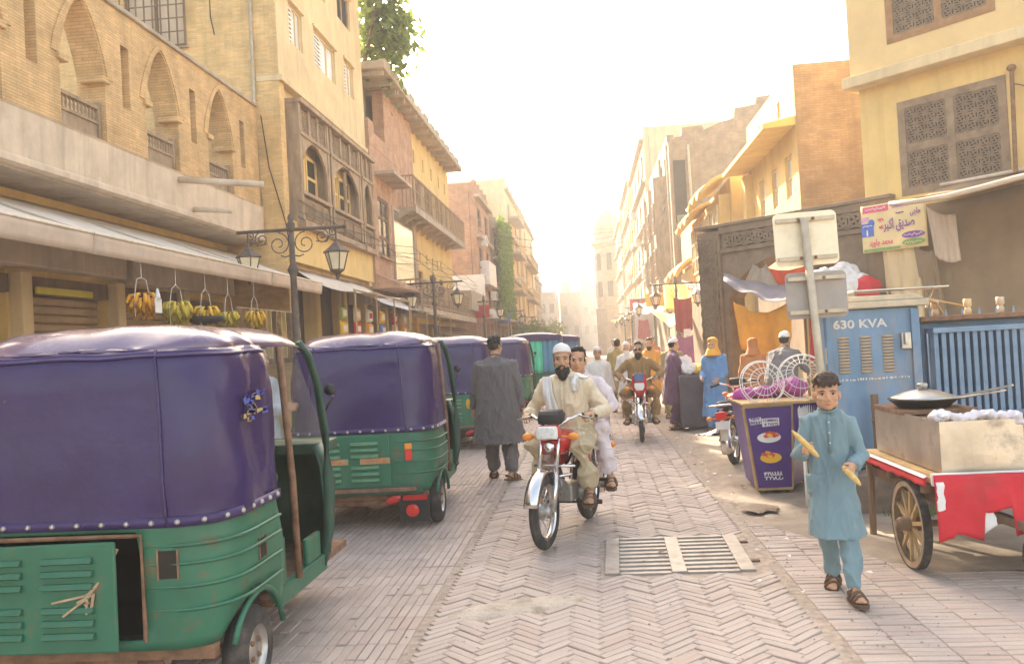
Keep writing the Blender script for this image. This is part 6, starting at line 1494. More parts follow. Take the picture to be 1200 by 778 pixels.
hang('hanging_sheet', 'brown sheet drooping left of the transformer fins', 'cloth', [g_(4.0, 2.7, -.32), g_(4.3, 2.6, -.32), g_(4.4, 1.5, -.32), g_(4.1, 1.5, -.32)], m_tarp, .05, 9)
# stall canopy inside the gate
hang('stall_canopy', 'grey cloth canopy stretched out in front of the stone gate', 'canopy', [g_(.62, 2.62, -.3), g_(2.3, 2.3, -.15), g_(2.5, 2.02, -1.1), g_(.95, 2.42, -.75)], m_canopy, .07, 5)
hang('orange_cloth', 'orange cloth hanging below the grey canopy', 'cloth', [g_(.85, 2.12, -.35), g_(2.1, 2.05, -.5), g_(1.9, 1.42, -.45), g_(.95, 1.3, -.3)], m_orcl, .14, 6)
hang('red_cloth', 'red cloth folded above the canopy in the arch', 'cloth', [g_(1.32, 2.66, -.06), g_(2.1, 2.62, -.06), g_(2.1, 2.2, -.1), g_(1.6, 2.3, -.1)], mat('vermilion_cloth', (.65, .07, .02), .12, 3, .8, .2), .05, 6)
hang('grey_cloth', 'grey cloth bundled at the top left of the arch', 'cloth', [g_(1.1, 2.75, -.1), g_(1.35, 2.75, -.1), g_(1.65, 2.25, -.12), g_(.85, 2.4, -.1)], m_conc, .07, 8)
hang('red_garment', 'red garment hanging in the stall behind the road sign', 'garment', [g_(2.25, 1.9, -.3), g_(2.65, 1.9, -.3), g_(2.7, 1.1, -.3), g_(2.2, 1.1, -.3)], m_redcl, .06, 9)
wb = thing('white_bundle', 'white cloth bundle heaped behind the road signs', 'cloth bundle', (0, 0, 0))
q = MB(); c0 = Vector(P(2.85, 2.28, -.5)); q.ell(c0, (.42, .26, .26)); q.ell(c0 + Vector((.25, -.2, -.12)), (.26, .2, .2)); q.ell(c0 + Vector((-.35, .25, -.1)), (.26, .2, .2)); q.ell(c0 + Vector((.1, .0, .16)), (.2, .18, .12))
fused(q, 'bundle', m_whcl, wb, .03, lambda c: .07 * noise.noise(c * 5) + .05 * noise.noise(Vector((c.x * 14, c.y * 14, c.z * 6))))
rb2 = thing('red_bundle', 'red cloth bundle beside the white one above the kiosk', 'cloth bundle', (0, 0, 0))
q = MB(); c0 = Vector(P(3.32, 2.12, -.45)); q.ell(c0, (.2, .18, .2)); fused(q, 'bundle', m_redcl, rb2, .03, lambda c: .04 * noise.noise(c * 6))
# awnings and goods farther along the right
hang('yellow_awning', 'bright yellow awning cloth behind the largest right-hand lamp', 'awning', [(2.75, 31, 3.45), (4.3, 31, 3.8), (3.7, 28.6, 2.85), (2.55, 28.4, 2.5)], m_yecl, .1, 4)
hang('yellow_awning', 'pale yellow awning sagging below the bright one', 'awning', [(2.2, 33, 2.75), (3.9, 33, 2.5), (3.4, 30.4, 2.0), (2.7, 30.2, 2.05)], mat('pale_yellow_cloth', (.75, .6, .28), .1, 3, .8, .2), .1, 4)
hang('lilac_awning', 'lilac awning cloth beside the bright yellow one', 'awning', [(3.2, 29, 3.45), (4.2, 27, 3.3), (4.1, 26, 2.5), (3.6, 27.4, 2.75)], m_licl, .1, 4)
hang('lilac_drape', 'lilac cloth hanging by the stone gate post', 'cloth', [(3.05, 24, 2.9), (3.35, 24, 2.7), (3.45, 24, 1.6), (3.3, 24, 1.6)], m_licl, .05, 7)
hang('maroon_garment', 'long maroon garment hung between the yellow awning and gate', 'garment', [(2.6, 26, 2.75), (3.15, 26, 2.75), (3.12, 26, 1.75), (2.62, 26, 1.75)], m_macl, .05, 8)
hang('maroon_garment', 'violet and maroon garment hung below the long maroon one', 'garment', [(2.64, 25.8, 1.6), (3.1, 25.8, 1.6), (3.1, 25.8, .75), (2.66, 25.8, .75)], mat('plum_cloth', (.28, .07, .2), .15, 3, .8, .2), .05, 8)
q = thing('price_card', 'white card pinned on the maroon garment', 'card', (2.95, 25.7, 1.65)); k_ = MB(); k_.box((2.82, 25.68, 1.58), (3.02, 25.7, 1.78)); k_.build('card', m_white, q)
hang('pale_awning', 'hazy lilac awning farther down the right-hand shops', 'awning', [(2.4, 45, 3.4), (4.2, 45, 3.9), (4.0, 42, 3.0), (2.3, 42, 2.8)], m_licl, .12, 4)
hang('white_poster_cloth', 'white cloth with a red print hanging down the right-hand row', 'cloth', [(2.5, 46, 3.0), (3.6, 46, 3.0), (3.6, 46, 1.4), (2.5, 46, 1.4)], m_whcl, .06, 5)
hang('red_print_cloth', 'red cloth in front of the white hanging one', 'cloth', [(2.7, 45.8, 2.6), (3.2, 45.8, 2.6), (3.3, 45.8, 1.6), (2.6, 45.8, 1.6)], m_redcl, .06, 5)
for k, (x, y, z, m, lb) in enumerate(((2.5, 56, 3.2, m_orcl, 'orange awning far along the right side'), (2.5, 63, 3.0, m_whcl, 'white awning far along the right side'), (2.3, 71, 3.1, m_yecl, 'faint yellow awning far along the right side'))):
    hang('far_awning', lb, 'awning', [(x - .4, y, z), (x + 1.6, y, z + .6), (x + 1.6, y - 4, z + .6), (x - .4, y - 4, z)], m, .1, 4)
# handcarts of cloth goods seen behind the second motorcycle
gc = thing('cloth_cart', 'dark covered barrow with yellow and white goods on top', 'barrow', (1.7, 14.6, 0))
q = MB(); q.rings([[(1.45, 14.3, z), (2.1 - .12 * (1 - z), 14.3, z), (2.15 - .12 * (1 - z), 14.95, z), (1.48, 14.95, z)] for z in (.06, .35, .7, .92)]); q.build('cover', mat('slate_cloth', (.09, .075, .09), .2, 4, .85, .25, 12), gc, bev=.03)
q = MB(); q.ell((1.66, 14.6, 1.0), (.18, .18, .09)); q.ell((1.6, 14.65, 1.1), (.1, .1, .15)); o_ = fused(q, 'white_bag', m_whcl, gc, .015, lambda c: .06 * noise.noise(c * 9) + .03 * noise.noise(c * 22)); o_.location = -Vector(gc.location)
q = MB(); q.ell((1.9, 14.55, .99), (.22, .18, .1)); q.ell((2.02, 14.6, 1.06), (.13, .14, .08)); o_ = fused(q, 'yellow_goods', m_yecl, gc, .015, lambda c: .06 * noise.noise(c * 9) + .03 * noise.noise(c * 22)); o_.location = -Vector(gc.location)
sk = thing('grey_sack', 'grey sack slumped on the ground by the gate foot', 'sack', (0, 0, 0))
q = MB(); q.ell((2.12, 15.0, .14), (.16, .14, .16)); q.ell((2.1, 14.95, .04), (.2, .18, .06)); fused(q, 'sack', m_conc, sk, .02, lambda c: .025 * noise.noise(c * 9))
ws = thing('white_sheet', 'crumpled white plastic sheet trailing on the ground by the gate foot', 'plastic sheet', (0, 0, 0))
q = MB(); q.grid(lambda u, v: (1.78 + .35 * u - .2 * v, 13.3 + .3 * v + .05 * N3(u * 4, v * 4), .02 + .3 * (1 - v) * u + .03 * N3(u * 7, v * 7)), 14, 14); q.build('sheet', m_whcl, ws, smooth=2, solid=.004)
# blue bags hung behind
bb = thing('blue_bag', 'small bright blue bag beside the barrow', 'bag', (0, 0, 0)); q = MB(); q.ell((1.73, 15.6, .75), (.1, .08, .2)); fused(q, 'bag', mat('bag_blue', (.06, .22, .6), .1, 4, .6, .1), bb, .02, lambda c: .02 * noise.noise(c * 12))

# ================================================================== shop goods on the left: hanging bananas
def bunch(c, label, m, n, r, h, strap=True, seed=0):
    t = thing('hanging_bananas', label, 'fruit bunch', c, 'fruit bunches hung under the awning'); rr = random.Random(seed)
    for k in range(n):
        a = 2 * math.pi * k / n * 1.0 + rr.uniform(-.1, .1); lay = k % 3; rad = r * (1.12 - .22 * lay); z = -.045 * lay * h / .2 + rr.uniform(-.01, .01)
        d = Vector((math.cos(a), math.sin(a), 0)); q = MB()
        p = [d * (rad * .3) + Vector((0, 0, z + h * .5)), d * (rad * .8) + Vector((0, 0, z + h * .42)), d * rad + Vector((0, 0, z + h * .1)), d * (rad * .96) + Vector((0, 0, z - h * .25)), d * (rad * .85) + Vector((0, 0, z - h * .4))]
        q.tube(p, [.008, .021, .026, .022, .008], 7); q.build('banana', m, t, smooth=2, w=False)
    q = MB()
    top = Vector((0, .0, 2.88 - c[2])); L_ = [(.0, 0)]
    for s in (-1, 1): q.tube([Vector((0, s * r * 1.1, -.18)), Vector((0, s * r * 1.15, .05)), Vector((0, s * r * .7, .3)), top * .62], .005, 5)
    q.tube([top * .6, top], .005, 5); q.tube([top, top + Vector((0, -.9 if strap else -.1, .02))], .005, 5); q.build('cord', m_whcl, t, w=False)
    return t
bunch((-5.6, 10.35, 2.36), 'orange-yellow banana bunch in a white cord sling with a white tag', m_obanana, 24, .165, .25, True, 1)
bunch((-5.6, 11.25, 2.29), 'greenish-yellow banana bunch next to the sling with a white tag', m_gbanana, 30, .175, .25, False, 2)
bunch((-5.6, 12.15, 2.28), 'yellow-orange banana bunch in a dark tray, third from the left', m_banana, 24, .165, .22, False, 3)
bunch((-5.6, 12.95, 2.24), 'dull green banana bunch, fourth from the left', m_gbanana, 20, .14, .2, False, 4)
bunch((-5.6, 14.0, 2.26), 'bright yellow banana bunch just left of the nearest lamp post', m_banana, 24, .15, .24, True, 5)
tg = thing('price_tag', 'white paper tag tied on the first banana bunch', 'tag', (-5.4, 10.3, 2.2)); q = MB(); q.box((-5.36, 10.2, 2.22), (-5.35, 10.36, 2.4)); q.build('card', m_white, tg); q = MB(); q.lathe([(.04, 0), (.03, .06), (.01, .14)], (-5.36, 10.28, 2.39)); q.build('bottle_neck', m_white, tg, smooth=2)
dt = thing('fruit_tray', 'dark shallow tray under the third banana bunch', 'tray', (-5.6, 12.15, 2.0)); q = MB(); q.lathe([(.1, 0), (.24, .05), (.27, .12), (.25, .12), (.2, .06)], (-5.6, 12.15, 2.12), n=20); q.build('tray', m_black, dt, smooth=2)
# shelves with packets under the second and third awnings
def packets(x, y, z, cols, label, seed):
    t = thing('snack_strip', label, 'packet strip', (x, y, z), 'strips of snack packets hung at the shop front')
    for k, m in enumerate(cols):
        q = MB(); z0 = z - k * .36; w_ = .24
        q.rings([[(x + .02, y - w_ * a, z0 - b), (x + .02 + dd, y - w_ * a * .9, z0 - b), (x + .02 + dd, y + w_ * a * .9, z0 - b), (x + .02, y + w_ * a, z0 - b)] for a, b, dd in ((1, 0, .01), (1, .05, .07), (1, .29, .07), (1, .34, .01))]); q.build('packet', m, t, bev=.008)
        q = MB(); q.box((x + .091, y - w_ * .6, z0 - .24), (x + .096, y + w_ * .6, z0 - .1)); q.build('packet_print', m_white if m is not m_white else m_redcl, t)
    q = MB(); q.tube([(x, y, z + .5), (x, y, z)], .008, 5); q.build('string', m_whcl, t)
pk = {'y': m_banana, 'r': m_redcl, 'o': m_orcl, 'b': mat('packet_blue', (.1, .2, .5), .1, 10, .4, .05), 'w': m_white, 'g': mat('packet_green', (.25, .33, .05), .1, 10, .4, .05), 'm': m_fascia}
for k, (y, s_, lb) in enumerate(((19.6, 'gy', 'green and yellow snack packets nearest the lamp post'), (20.8, 'mr', 'beige and red snack packets, second strip past the lamp post'), (22.0, 'wo', 'white and orange snack packets, third strip past the lamp post'), (23.4, 'yb', 'bright yellow and blue snack packets, fourth strip past the lamp post'),
                                 (24.9, 'rm', 'red snack packets beside the bright yellow strip'), (26.2, 'mo', 'beige and orange packets, last strip before the second lamp'))):
    packets(-5.75, y, 2.72, [pk[c_] for c_ in s_], lb, k)
sd = thing('hanging_clothes_rail', 'rail of yellow-brown garments deep in the shop behind the lamp post', 'clothes rail', (-6.8, 17.5, 2.2))
q = MB(); q.tube([(-6.1, 14.4, 2.5), (-6.1, 17.3, 2.5)], .02, 6); q.build('rail', m_galv, sd)
for k in range(11):
    q = MB(); y = 14.5 + k * .26; q.grid(lambda u, v: (-6.3 + .4 * u, y + .05 * N3(u * 5, v * 3, k), 2.47 - (.8 + .1 * (k % 3)) * v), 6, 8); q.build('garment', (m_lwood, m_yplas, m_wood)[k % 3], sd, solid=.02)
# pale canvas sheets past the long awning
def sheet_awn(name, label, x0, x1, y0, y1, z0, z1, m, seed):
    t = thing(name, label, 'awning', (x1, (y0 + y1) / 2, z1)); q = MB()
    q.grid(lambda u, v: (x0 + (x1 - x0) * v, y0 + (y1 - y0) * u, z0 + (z1 - z0) * v - .12 * math.sin(math.pi * v) + .06 * N3(u * 4, v * 2, seed) - .05 * math.sin(u * 11 + seed) * v), 40, 10); q.build('canvas', m, t, smooth=2, solid=.01)
    q = MB(); q.tube([(x1, y0, z1), (x1, y1, z1)], .02, 6)
    for k in range(4): y = y0 + (y1 - y0) * k / 3; q.tube([(x1 + .03, y, z1), (x1 - .0, y, 0)], .018, 6)
    q.build('prop', m_lwood, t)
sheet_awn('canvas_sheet', 'pale canvas sheet awning before the pink brick front', -6.2, -4.95, 17.9, 23.4, 3.45, 2.95, m_pawn, 1)
sheet_awn('canvas_sheet', 'white canvas sheet awning under the pink brick front', -6.2, -4.95, 23.6, 30.5, 3.35, 2.75, m_whcl, 2)
sheet_awn('canvas_sheet', 'dark low canvas sheet awning beyond the second lamp', -6.4, -4.8, 33, 44, 2.6, 1.95, m_tarp, 3)
# small trees low along the left footway
for k, (x, y, z, r, lb) in enumerate(((-4.4, 62, 2.3, 1.0, 'small green street tree below the ivy wall'), (-4.1, 70, 2.2, 1.1, 'small green street tree behind the first one, hazy'), (-3.5, 84, 2.6, 1.3, 'hazy green street tree farthest down the left side'))):
    t = thing('street_tree', lb, 'tree', (x, y, 0)); leaf_cloud((x, y, z), (r, r * 1.3, r * .9), 700, .16, 20 + k).build('crown', m_leaf, t, fixn=False)
    q = MB(); q.tube([(x, y, 0), (x + .05, y, 1.0), (x, y, z)], [.09, .07, .04], 7); q.tube([(x, y, 1.3), (x + .5, y + .2, z + .2)], [.04, .015], 5); q.tube([(x, y, 1.4), (x - .5, y - .2, z + .3)], [.04, .015], 5); q.build('trunk', m_bark, t)
# overhead cables on the right
cb = thing('overhead_cable', 'thin cables slung along the right-hand facades', 'cable', (0, 0, 0)); q = MB()
for k in range(3):
    q.tube([(3.4 + .1 * k, 36 + i * 4.0, 6.5 + .5 * k - .25 * math.sin(math.pi * ((i % 3) / 3))) for i in range(11)], .012, 4)
q.each('cable', m_black, cb)
# ------------------------------------------------------------------ clutter that ages the facades
def ac_unit(par, P, u, z, m=m_white):
    q = MB(); pbox(q, P, u, u + .8, z, z + .55, -.34, -.02); o = q.build('air_conditioner', m, par, bev=.015)
    q = MB(); c_ = (u + .32, z + .275); n = 20
    q.add([P(c_[0] + .21 * math.cos(2*math.pi*k/n), c_[1] + .21 * math.sin(2*math.pi*k/n), -.345) for k in range(n)], [tuple(range(n))]); q.build('fan_grille', m_black, o, solid=.004)
for par, P_, lst in ((D, PX(-5.7, 1), ((47, 7.2), (50.6, 4.3))), (E1, PX(-5.4, 1), ((69, 6.5), (69, 9.2))), (K, PX(3.75, -1), ((42, 6.3), (45.5, 4.4))), (r3, PX(3.6, -1), ((49, 5.0), (54, 7.4), (58, 9.6))), (r2, PX(3.5, -1), ((65, 6.0), (71, 8.5)))):
    for u, z in lst: ac_unit(par, P_, u, z)
wr_ = thing('wire_tangle', 'black wires looping along the left-hand facades above the awnings', 'wires', (0, 0, 0)); rq = random.Random(21)
q = MB()
for k in range(5):
    pts = []
    for i in range(34):
        y = 17.6 + i * 1.3; x = -6.0 + (.45 if y > 24.5 else 0) * 0 + .06 * rq.random(); pts.append((x + (.35 if y > 27.5 else 0), y, 4.55 + .12 * k - .18 * abs(math.sin(i * .7 + k)) + .03 * rq.random()))
    q.tube(pts, .009, 4)
q.each('wire', m_black, wr_)
cw = thing('crossing_wire', 'thin wires crossing above the far street between the two rows', 'wires', (0, 0, 0)); q = MB()
for y, z, s in ((52, 8.4, .6), (60, 8.8, .7), (74, 9.4, .6)): q.tube([(-5.4 + 9 * i / 12, y + i * .2, z - s * math.sin(math.pi * i / 12)) for i in range(13)], .014, 4)
q.each('wire', m_black, cw)
# shop signs facing down the left row
for k, (y, z, w_, h_, m, lb) in enumerate(((41, 3.0, .9, .6, pk['r'], 'red shop sign jutting out beyond the railed balcony'), (46, 3.1, .9, .5, m_white, 'white shop sign jutting out under the brick house'), (53, 3.0, .8, .6, pk['b'], 'blue shop sign jutting out below the creeper'))):
    t = thing('shop_sign', lb, 'sign', (-5.2, y, z)); q = MB(); q.box((-5.6, y, z), (-5.6 + w_, y + .08, z + h_)); q.build('panel', m, t, bev=.01); q = MB(); q.tube([(-5.9, y + .04, z + h_ * .8), (-5.5, y + .04, z + h_ * .8)], .02, 6); q.build('arm', m_iron, t)
for k, (y, z, w_, h_, m, lb) in enumerate(((36.5, 2.9, .9, .55, pk['y'], 'yellow shop sign jutting out from the ruined brick block'), (48, 3.2, 1.0, .6, pk['r'], 'red shop sign jutting out from the pale tenement'), (60, 3.3, 1.0, .7, m_white, 'white shop sign jutting out far down the right row'))):
    t = thing('shop_sign', lb, 'sign', (3.2, y, z)); q = MB(); q.box((3.4 - w_, y, z), (3.4, y + .08, z + h_)); q.build('panel', m, t, bev=.01); q = MB(); q.tube([(3.3, y + .04, z + h_ * .8), (3.8, y + .04, z + h_ * .8)], .02, 6); q.build('arm', m_iron, t)
# paper scraps and leaves
q = MB(); rq = random.Random(31)
for k in range(70):
    x = rq.choice((rq.gauss(1.5, .35), rq.uniform(-1.2, 1.1))) if k % 3 else rq.gauss(1.35, .2); y = rq.uniform(5.2, 16); s = rq.uniform(.012, .04); a = rq.uniform(0, 6.3)
    c_, s_ = math.cos(a) * s, math.sin(a) * s; z = .02 + (.012 if x > 1.25 else 0)
    q.add([(x - c_, y - s_, z), (x + s_ * .7, y - c_ * .7, z + .01), (x + c_, y + s_, z + .004), (x - s_ * .7, y + c_ * .7, z + .012)], [(0, 1, 2), (0, 2, 3)], k % 3)
q.build('litter', [m_whcl, m_lwood, m_tarp], kind='stuff', label='scraps of paper and dry leaves along the edge of the paving', fixn=False)
# dark patch in a worn hollow
for k, (cx, cyy, rx, ry, lb) in enumerate(((1.42, 7.7, .16, .2, 0),)):
    q = MB(); n = 30; ring_ = [(cx + rx * (1 + .4 * N3(math.cos(t) * 2 + k, math.sin(t) * 2)) * math.cos(t), cyy + ry * (1 + .4 * N3(math.cos(t) * 2, math.sin(t) * 2 + k)) * math.sin(t)) for t in [2*math.pi*i/n for i in range(n)]]
    zz = .007 if cx < 0 else .034 if cyy < 7 else .03
    q.add([(x, y, zz) for x, y in ring_], [tuple(range(n))]); q.build('dark_patch', mat('dark_earth', (.2, .15, .11), .3, 9, .5, .3, 30) if cx > 0 else mat('oil_stain', (.27, .19, .135), .3, 12, .8, .3, 30), kind='structure')
q = MB(); q.tube([(2.04, 6.62, 0), (2.05, 6.62, .6)], .025, 8); q.build('prop_leg', m_wood, F)
# ================================================================== people
V3 = Vector
def ik(a, b, l1, l2, pole):
    d = b - a; L = min(d.length, (l1 + l2) * .999); dn = d.normalized()
    x = (l1 * l1 - l2 * l2 + L * L) / (2 * L); h = math.sqrt(max(0, l1 * l1 - x * x))
    pv = pole - dn * pole.dot(dn)
    pv = pv.normalized() if pv.length > 1e-5 else V3((0, 0, 1))
    return a + dn * x + pv * h, a + dn * L
def basis(fwd, up=V3((0, 0, 1))):
    f = V3(fwd).normalized(); r = f.cross(up).normalized(); u = r.cross(f)
    return Matrix((r, f, u)).transposed()
def ring(c, rx, ry, rot, n=18, p=1.0):
    out = []
    for k in range(n):
        a = 2 * math.pi * k / n; ca, sa = math.cos(a), math.sin(a)
        out.append(V3(c) + rot @ V3((rx * math.copysign(abs(ca) ** p, ca), ry * math.copysign(abs(sa) ** p, sa), 0)))
    return out
I3 = Matrix.Identity(3)
def head_shapes(mb, c, rot, s, child=False):
    rot = rot @ Matrix.Diagonal((1.05, 1, .95)) if child else rot
    E = lambda p, r, ex=None: mb.ell(c + rot @ (V3(p) * s), [q * s for q in r], rot @ (ex or I3), 16, 10)
    T = lambda ps, r, n=8: mb.tube([c + rot @ (V3(p) * s) for p in ps], [q * s for q in r], n)
    E((0, -.012, .055), (.073, .092, .08)); E((0, .022, .005), (.066, .068, .085)); E((0, .034, -.045), (.056, .056, .062))
    E((0, .058, -.088), (.028, .026, .02)); E((0, .04, -.075), (.044, .044, .034))
    for q in (-1, 1):
        E((q * .036, .058, -.026), (.028, .028, .024)); E((q * .076, -.008, -.012), (.011, .02, .032), Matrix.Rotation(R(12 * q), 3, 'Z'))
        E((q * .044, .02, -.06), (.02, .045, .034)); E((q * .011, .098, -.038), (.009, .01, .008))
        T([(q * .012, .083, .026), (q * .034, .08, .03), (q * .056, .064, .022)], [.009, .01, .007])
    T([(0, .079, .022), (0, .088, .0), (0, .102, -.03)], [.009, .0095, .0125])
    T([(-.022, .076, -.064), (0, .086, -.0605), (.022, .076, -.064)], [.004, .007, .004]); T([(-.019, .075, -.074), (0, .084, -.0755), (.019, .075, -.074)], [.004, .0075, .004])
def hand_shapes(mb, wr, d, n, s, curl=35, spread=1.0, side=1, thumb=40):
    """palm and five separate fingers; d points along the fingers, n out of the palm, side=+1 puts the thumb along d x n"""
    d = d.normalized(); n = (n - d * n.dot(d)).normalized(); t = d.cross(n) * side
    rot = Matrix((t, d, n)).transposed()
    mb.ell(wr + d * .048 * s, (.041 * s, .054 * s, .016 * s), rot, 12, 8); mb.ell(wr + d * .02 * s + t * .02 * s, (.022 * s, .034 * s, .018 * s), rot, 10, 6)
    for k, (off, L, r) in enumerate(((.031, .074, .0086), (.0105, .083, .009), (-.0105, .077, .0086), (-.031, .06, .0076))):
        base = wr + (d * (.088 - .006 * abs(k - 1)) + t * off * spread) * s; p = [base - d * .02 * s, base]; dd = d.copy(); ax = d.cross(n)
        c_ = curl * (1 + .12 * k)
        for seg in (.45, .31, .24):
            dd = Matrix.Rotation(-R(c_), 3, n.cross(d)) @ dd if False else (dd * math.cos(R(c_)) + n * math.sin(R(c_)) * 1.0 if seg == .45 else dd)
            if seg != .45:
                nn = (n * math.cos(R(c_ * (1 if seg == .31 else 2))) - d * math.sin(R(c_ * (1 if seg == .31 else 2))))
                dd = (dd * math.cos(R(c_)) + nn * math.sin(R(c_))).normalized()
            p.append(p[-1] + dd * L * seg * s)
        mb.tube(p, [r * s, r * s * 1.05, r * s, r * .92 * s, r * .75 * s], 7)
    b = wr + (d * .022 + t * .03) * s; td = (d * math.cos(R(thumb)) + t * math.sin(R(thumb)) * .9 + n * .45).normalized()
    mb.tube([b - td * .01 * s, b + td * .03 * s, b + (td + d * .25 + n * .15).normalized() * .055 * s, b + (td + d * .6 + n * .3).normalized() * .078 * s], [.013 * s, .0115 * s, .0105 * s, .008 * s], 7)
def foot_shapes(mb, an, fd, s, toes=True):
    fd = V3((fd.x, fd.y, fd.z)).normalized(); rot = basis(fd)
    P_ = lambda x, y, z: an + rot @ (V3((x, y, z)) * s)
    mb.ell(P_(0, -.035, -.045), (.03 * s, .035 * s, .035 * s), rot, 10, 7); mb.ell(P_(0, .06, -.048), (.04 * s, .095 * s, .024 * s), rot, 12, 8); mb.tube([P_(0, -.01, .01), P_(0, .03, -.03), P_(0, .1, -.052)], [.034 * s, .034 * s, .026 * s], 8)
    if toes:
        for k, (x, l) in enumerate(((-.03, .145), (-.012, .15), (.004, .145), (.019, .137), (.033, .125))): mb.tube([P_(x, .09, -.055), P_(x * 1.05, l, -.06)], [.012 * s, .0095 * s], 6)
def sandal(par, an, fd, s, m=None, shoe=False):
    rot = basis(fd); P_ = lambda x, y, z: an + rot @ (V3((x, y, z)) * s); q = MB()
    out = [(-.035, -.085), (.035, -.085), (.04, -.02), (.045, .06), (.05, .11), (.03, .165), (-.025, .17), (-.047, .12), (-.04, .03), (-.04, -.04)]
    q.prism(out, lambda a, b, d: P_(a, b, d), -.092, -.072)
    if shoe:
        for y, r, z in ((-.05, .04, -.05), (0, .042, -.04), (.06, .046, -.052), (.12, .043, -.06)): q.ell(P_(0, y, z), (r * s, .06 * s, .036 * s), rot, 12, 7)
    else:
        for y, z, w_ in ((.085, -.03, .014), (.045, -.015, .018), (-.0, .0, .014)):
            pts = [P_(.047 * math.cos(R(a)), y + .012 * math.sin(R(a) * 2), -.072 + (z + .074) * math.sin(R(a))) for a in range(0, 181, 20)]
            q.tube(pts, w_ * .8 * s, 6)
        q.tube([P_(.036, -.02, -.06), P_(.03, -.07, -.035), P_(0, -.085, -.03), P_(-.03, -.07, -.035), P_(-.036, -.02, -.06)], .007 * s, 6)
    return q.build('shoe' if shoe else 'sandal', m or m_leather, par, w=False, smooth=0)
def fold(seed, amp, fx=22, fz=6):
    sd = seed * 7.3
    def f(c):
        a = noise.noise(V3((c.x * fx * .5 + sd, c.y * fx * .5, c.z * fz)))
        b = noise.noise(V3((c.x * fx + sd, c.y * fx, c.z * fz * 2.2 + 4)))
        r = 1 - abs(noise.noise(V3((c.x * fx * .7 + 9, c.y * fx * .7 + sd, c.z * fz * 1.3 + c.x * 7)))) * 3.2
        r2 = 1 - abs(noise.noise(V3((c.x * fx * .45 + sd, c.y * fx * .45 + 3, c.z * fz * .8 - c.x * 9)))) * 3.6
        return amp * (.9 * a + .45 * b + .55 * max(0, r) ** 2 + .7 * max(0, r2) ** 2 - .1)
    return f
def person(label, loc, rotz, H=1.7, hip=(0, 0, .93), lean=0, twist=0, hands=None, feet=None, poles=None, head=(0, 0), cloth=None, legc=None, skin=None,
           hair='short', cap=None, beard=None, scarf=None, vest=None, seated=False, hem=.47, vox=.009, group=None, curl=30, handn=None, shoe=False, knees=None, fd=None, bulk=1.0, sway=0,
           glasses=False, trk=1.0, hk=1.0, size=1.0, eyes=True, sleeve=1.0, hairm=None, category='person'):
    H *= hk; s = H / 1.7; t = thing('person', label, category, loc, group)
    t.rotation_euler.z = rotz; t.scale = (size,) * 3
    skin = skin or m_skin; hip = V3(hip) * s if not seated else V3(hip)
    lr = Matrix.Rotation(-R(lean), 3, 'X'); tw = Matrix.Rotation(R(twist), 3, 'Z'); tr = lr @ tw
    neck = hip + lr @ V3((0, 0, .53 * s)); chest = hip + lr @ V3((0, .01, .36 * s))
    sh = {q: hip + tr @ V3((q * .172 * s * bulk ** .5, -.01, .438 * s)) for q in (-1, 1)}
    hrot = tw @ Matrix.Rotation(R(head[0]), 3, 'Z') @ Matrix.Rotation(R(-head[1]), 3, 'X')
    hc = neck + lr @ V3((0, .012, .0)) * s + V3((0, .02 * s, .126 * s))
    hs = s * (.98 if H > 1.4 else 1.19)
    hp = {q: hip + tw @ V3((q * .09 * s, 0, -.01)) for q in (-1, 1)}
    hands = hands or {-1: (-.27, .05, .82), 1: (.27, .05, .82)}
    poles = poles or {-1: (-.4, -1, -.2), 1: (.4, -1, -.2)}
    feet = feet or {-1: (-.1, 0, .085), 1: (.1, 0, .085)}
    knees = knees or {-1: (0, 1, 0), 1: (0, 1, 0)}; fd = fd or {-1: (-.1, 1, 0), 1: (.1, 1, 0)}
    handn = handn or {-1: (1, .2, 0), 1: (-1, .2, 0)}
    el, wr, kn, an = {}, {}, {}, {}
    ab = 1.0 if seated else s
    for q in (-1, 1):
        el[q], wr[q] = ik(sh[q], V3(hands[q]) * ab, .285 * s, .255 * s, V3(poles[q])); kn[q], an[q] = ik(hp[q], V3(feet[q]) * ab, .42 * s, .43 * s, V3(knees[q]))
    # ---- body
    b = MB(); head_shapes(b, hc, hrot, hs, H < 1.4)
    b.tube([neck + V3((0, -.005, -.06)) * s, neck + V3((0, 0, .02)) * s, hc + hrot @ V3((0, -.012, -.05)) * hs], [.066 * s, .055 * s, .052 * s], 12)
    b.rings([ring(hip + lr @ V3((0, 0, z * s)), rx * s, ry * s, tr) for z, rx, ry in ((-.06, .11, .08), (.05, .12, .085), (.2, .115, .08), (.35, .13, .08), (.43, .12, .07), (.52, .055, .045))])
    for q in (-1, 1):
        dw = (wr[q] - el[q]).normalized()
        b.tube([sh[q] + V3((0, 0, -.01)), el[q], wr[q]], [.034 * s, .031 * s, .026 * s], 10); b.tube([neck + V3((0, 0, -.09 * s)), sh[q] + V3((0, 0, -.012))], [.04 * s, .034 * s], 8)
        hand_shapes(b, wr[q], (dw + V3(handn[q]) * 0).normalized(), V3(handn[q]), s * (1.0 if H > 1.4 else 1.05), curl if not isinstance(curl, dict) else curl[q], 1.0, -q if False else (1 if (dw.cross(V3(handn[q]))).dot(V3((0, 1, .6))) > 0 else -1))
        b.tube([hp[q], kn[q], an[q]], [.06 * s, .042 * s, .033 * s], 10)
        foot_shapes(b, an[q], V3(fd[q]), s)
    fused(b, 'body', skin, t, vox * .62 * (1 if H > 1.0 else 1), None, 2)
    fr_ = Matrix.Diagonal((1.05, 1, .95)) if H < 1.4 else I3
    hmx = lambda p: hc + hrot @ (fr_ @ (V3(p) * hs))
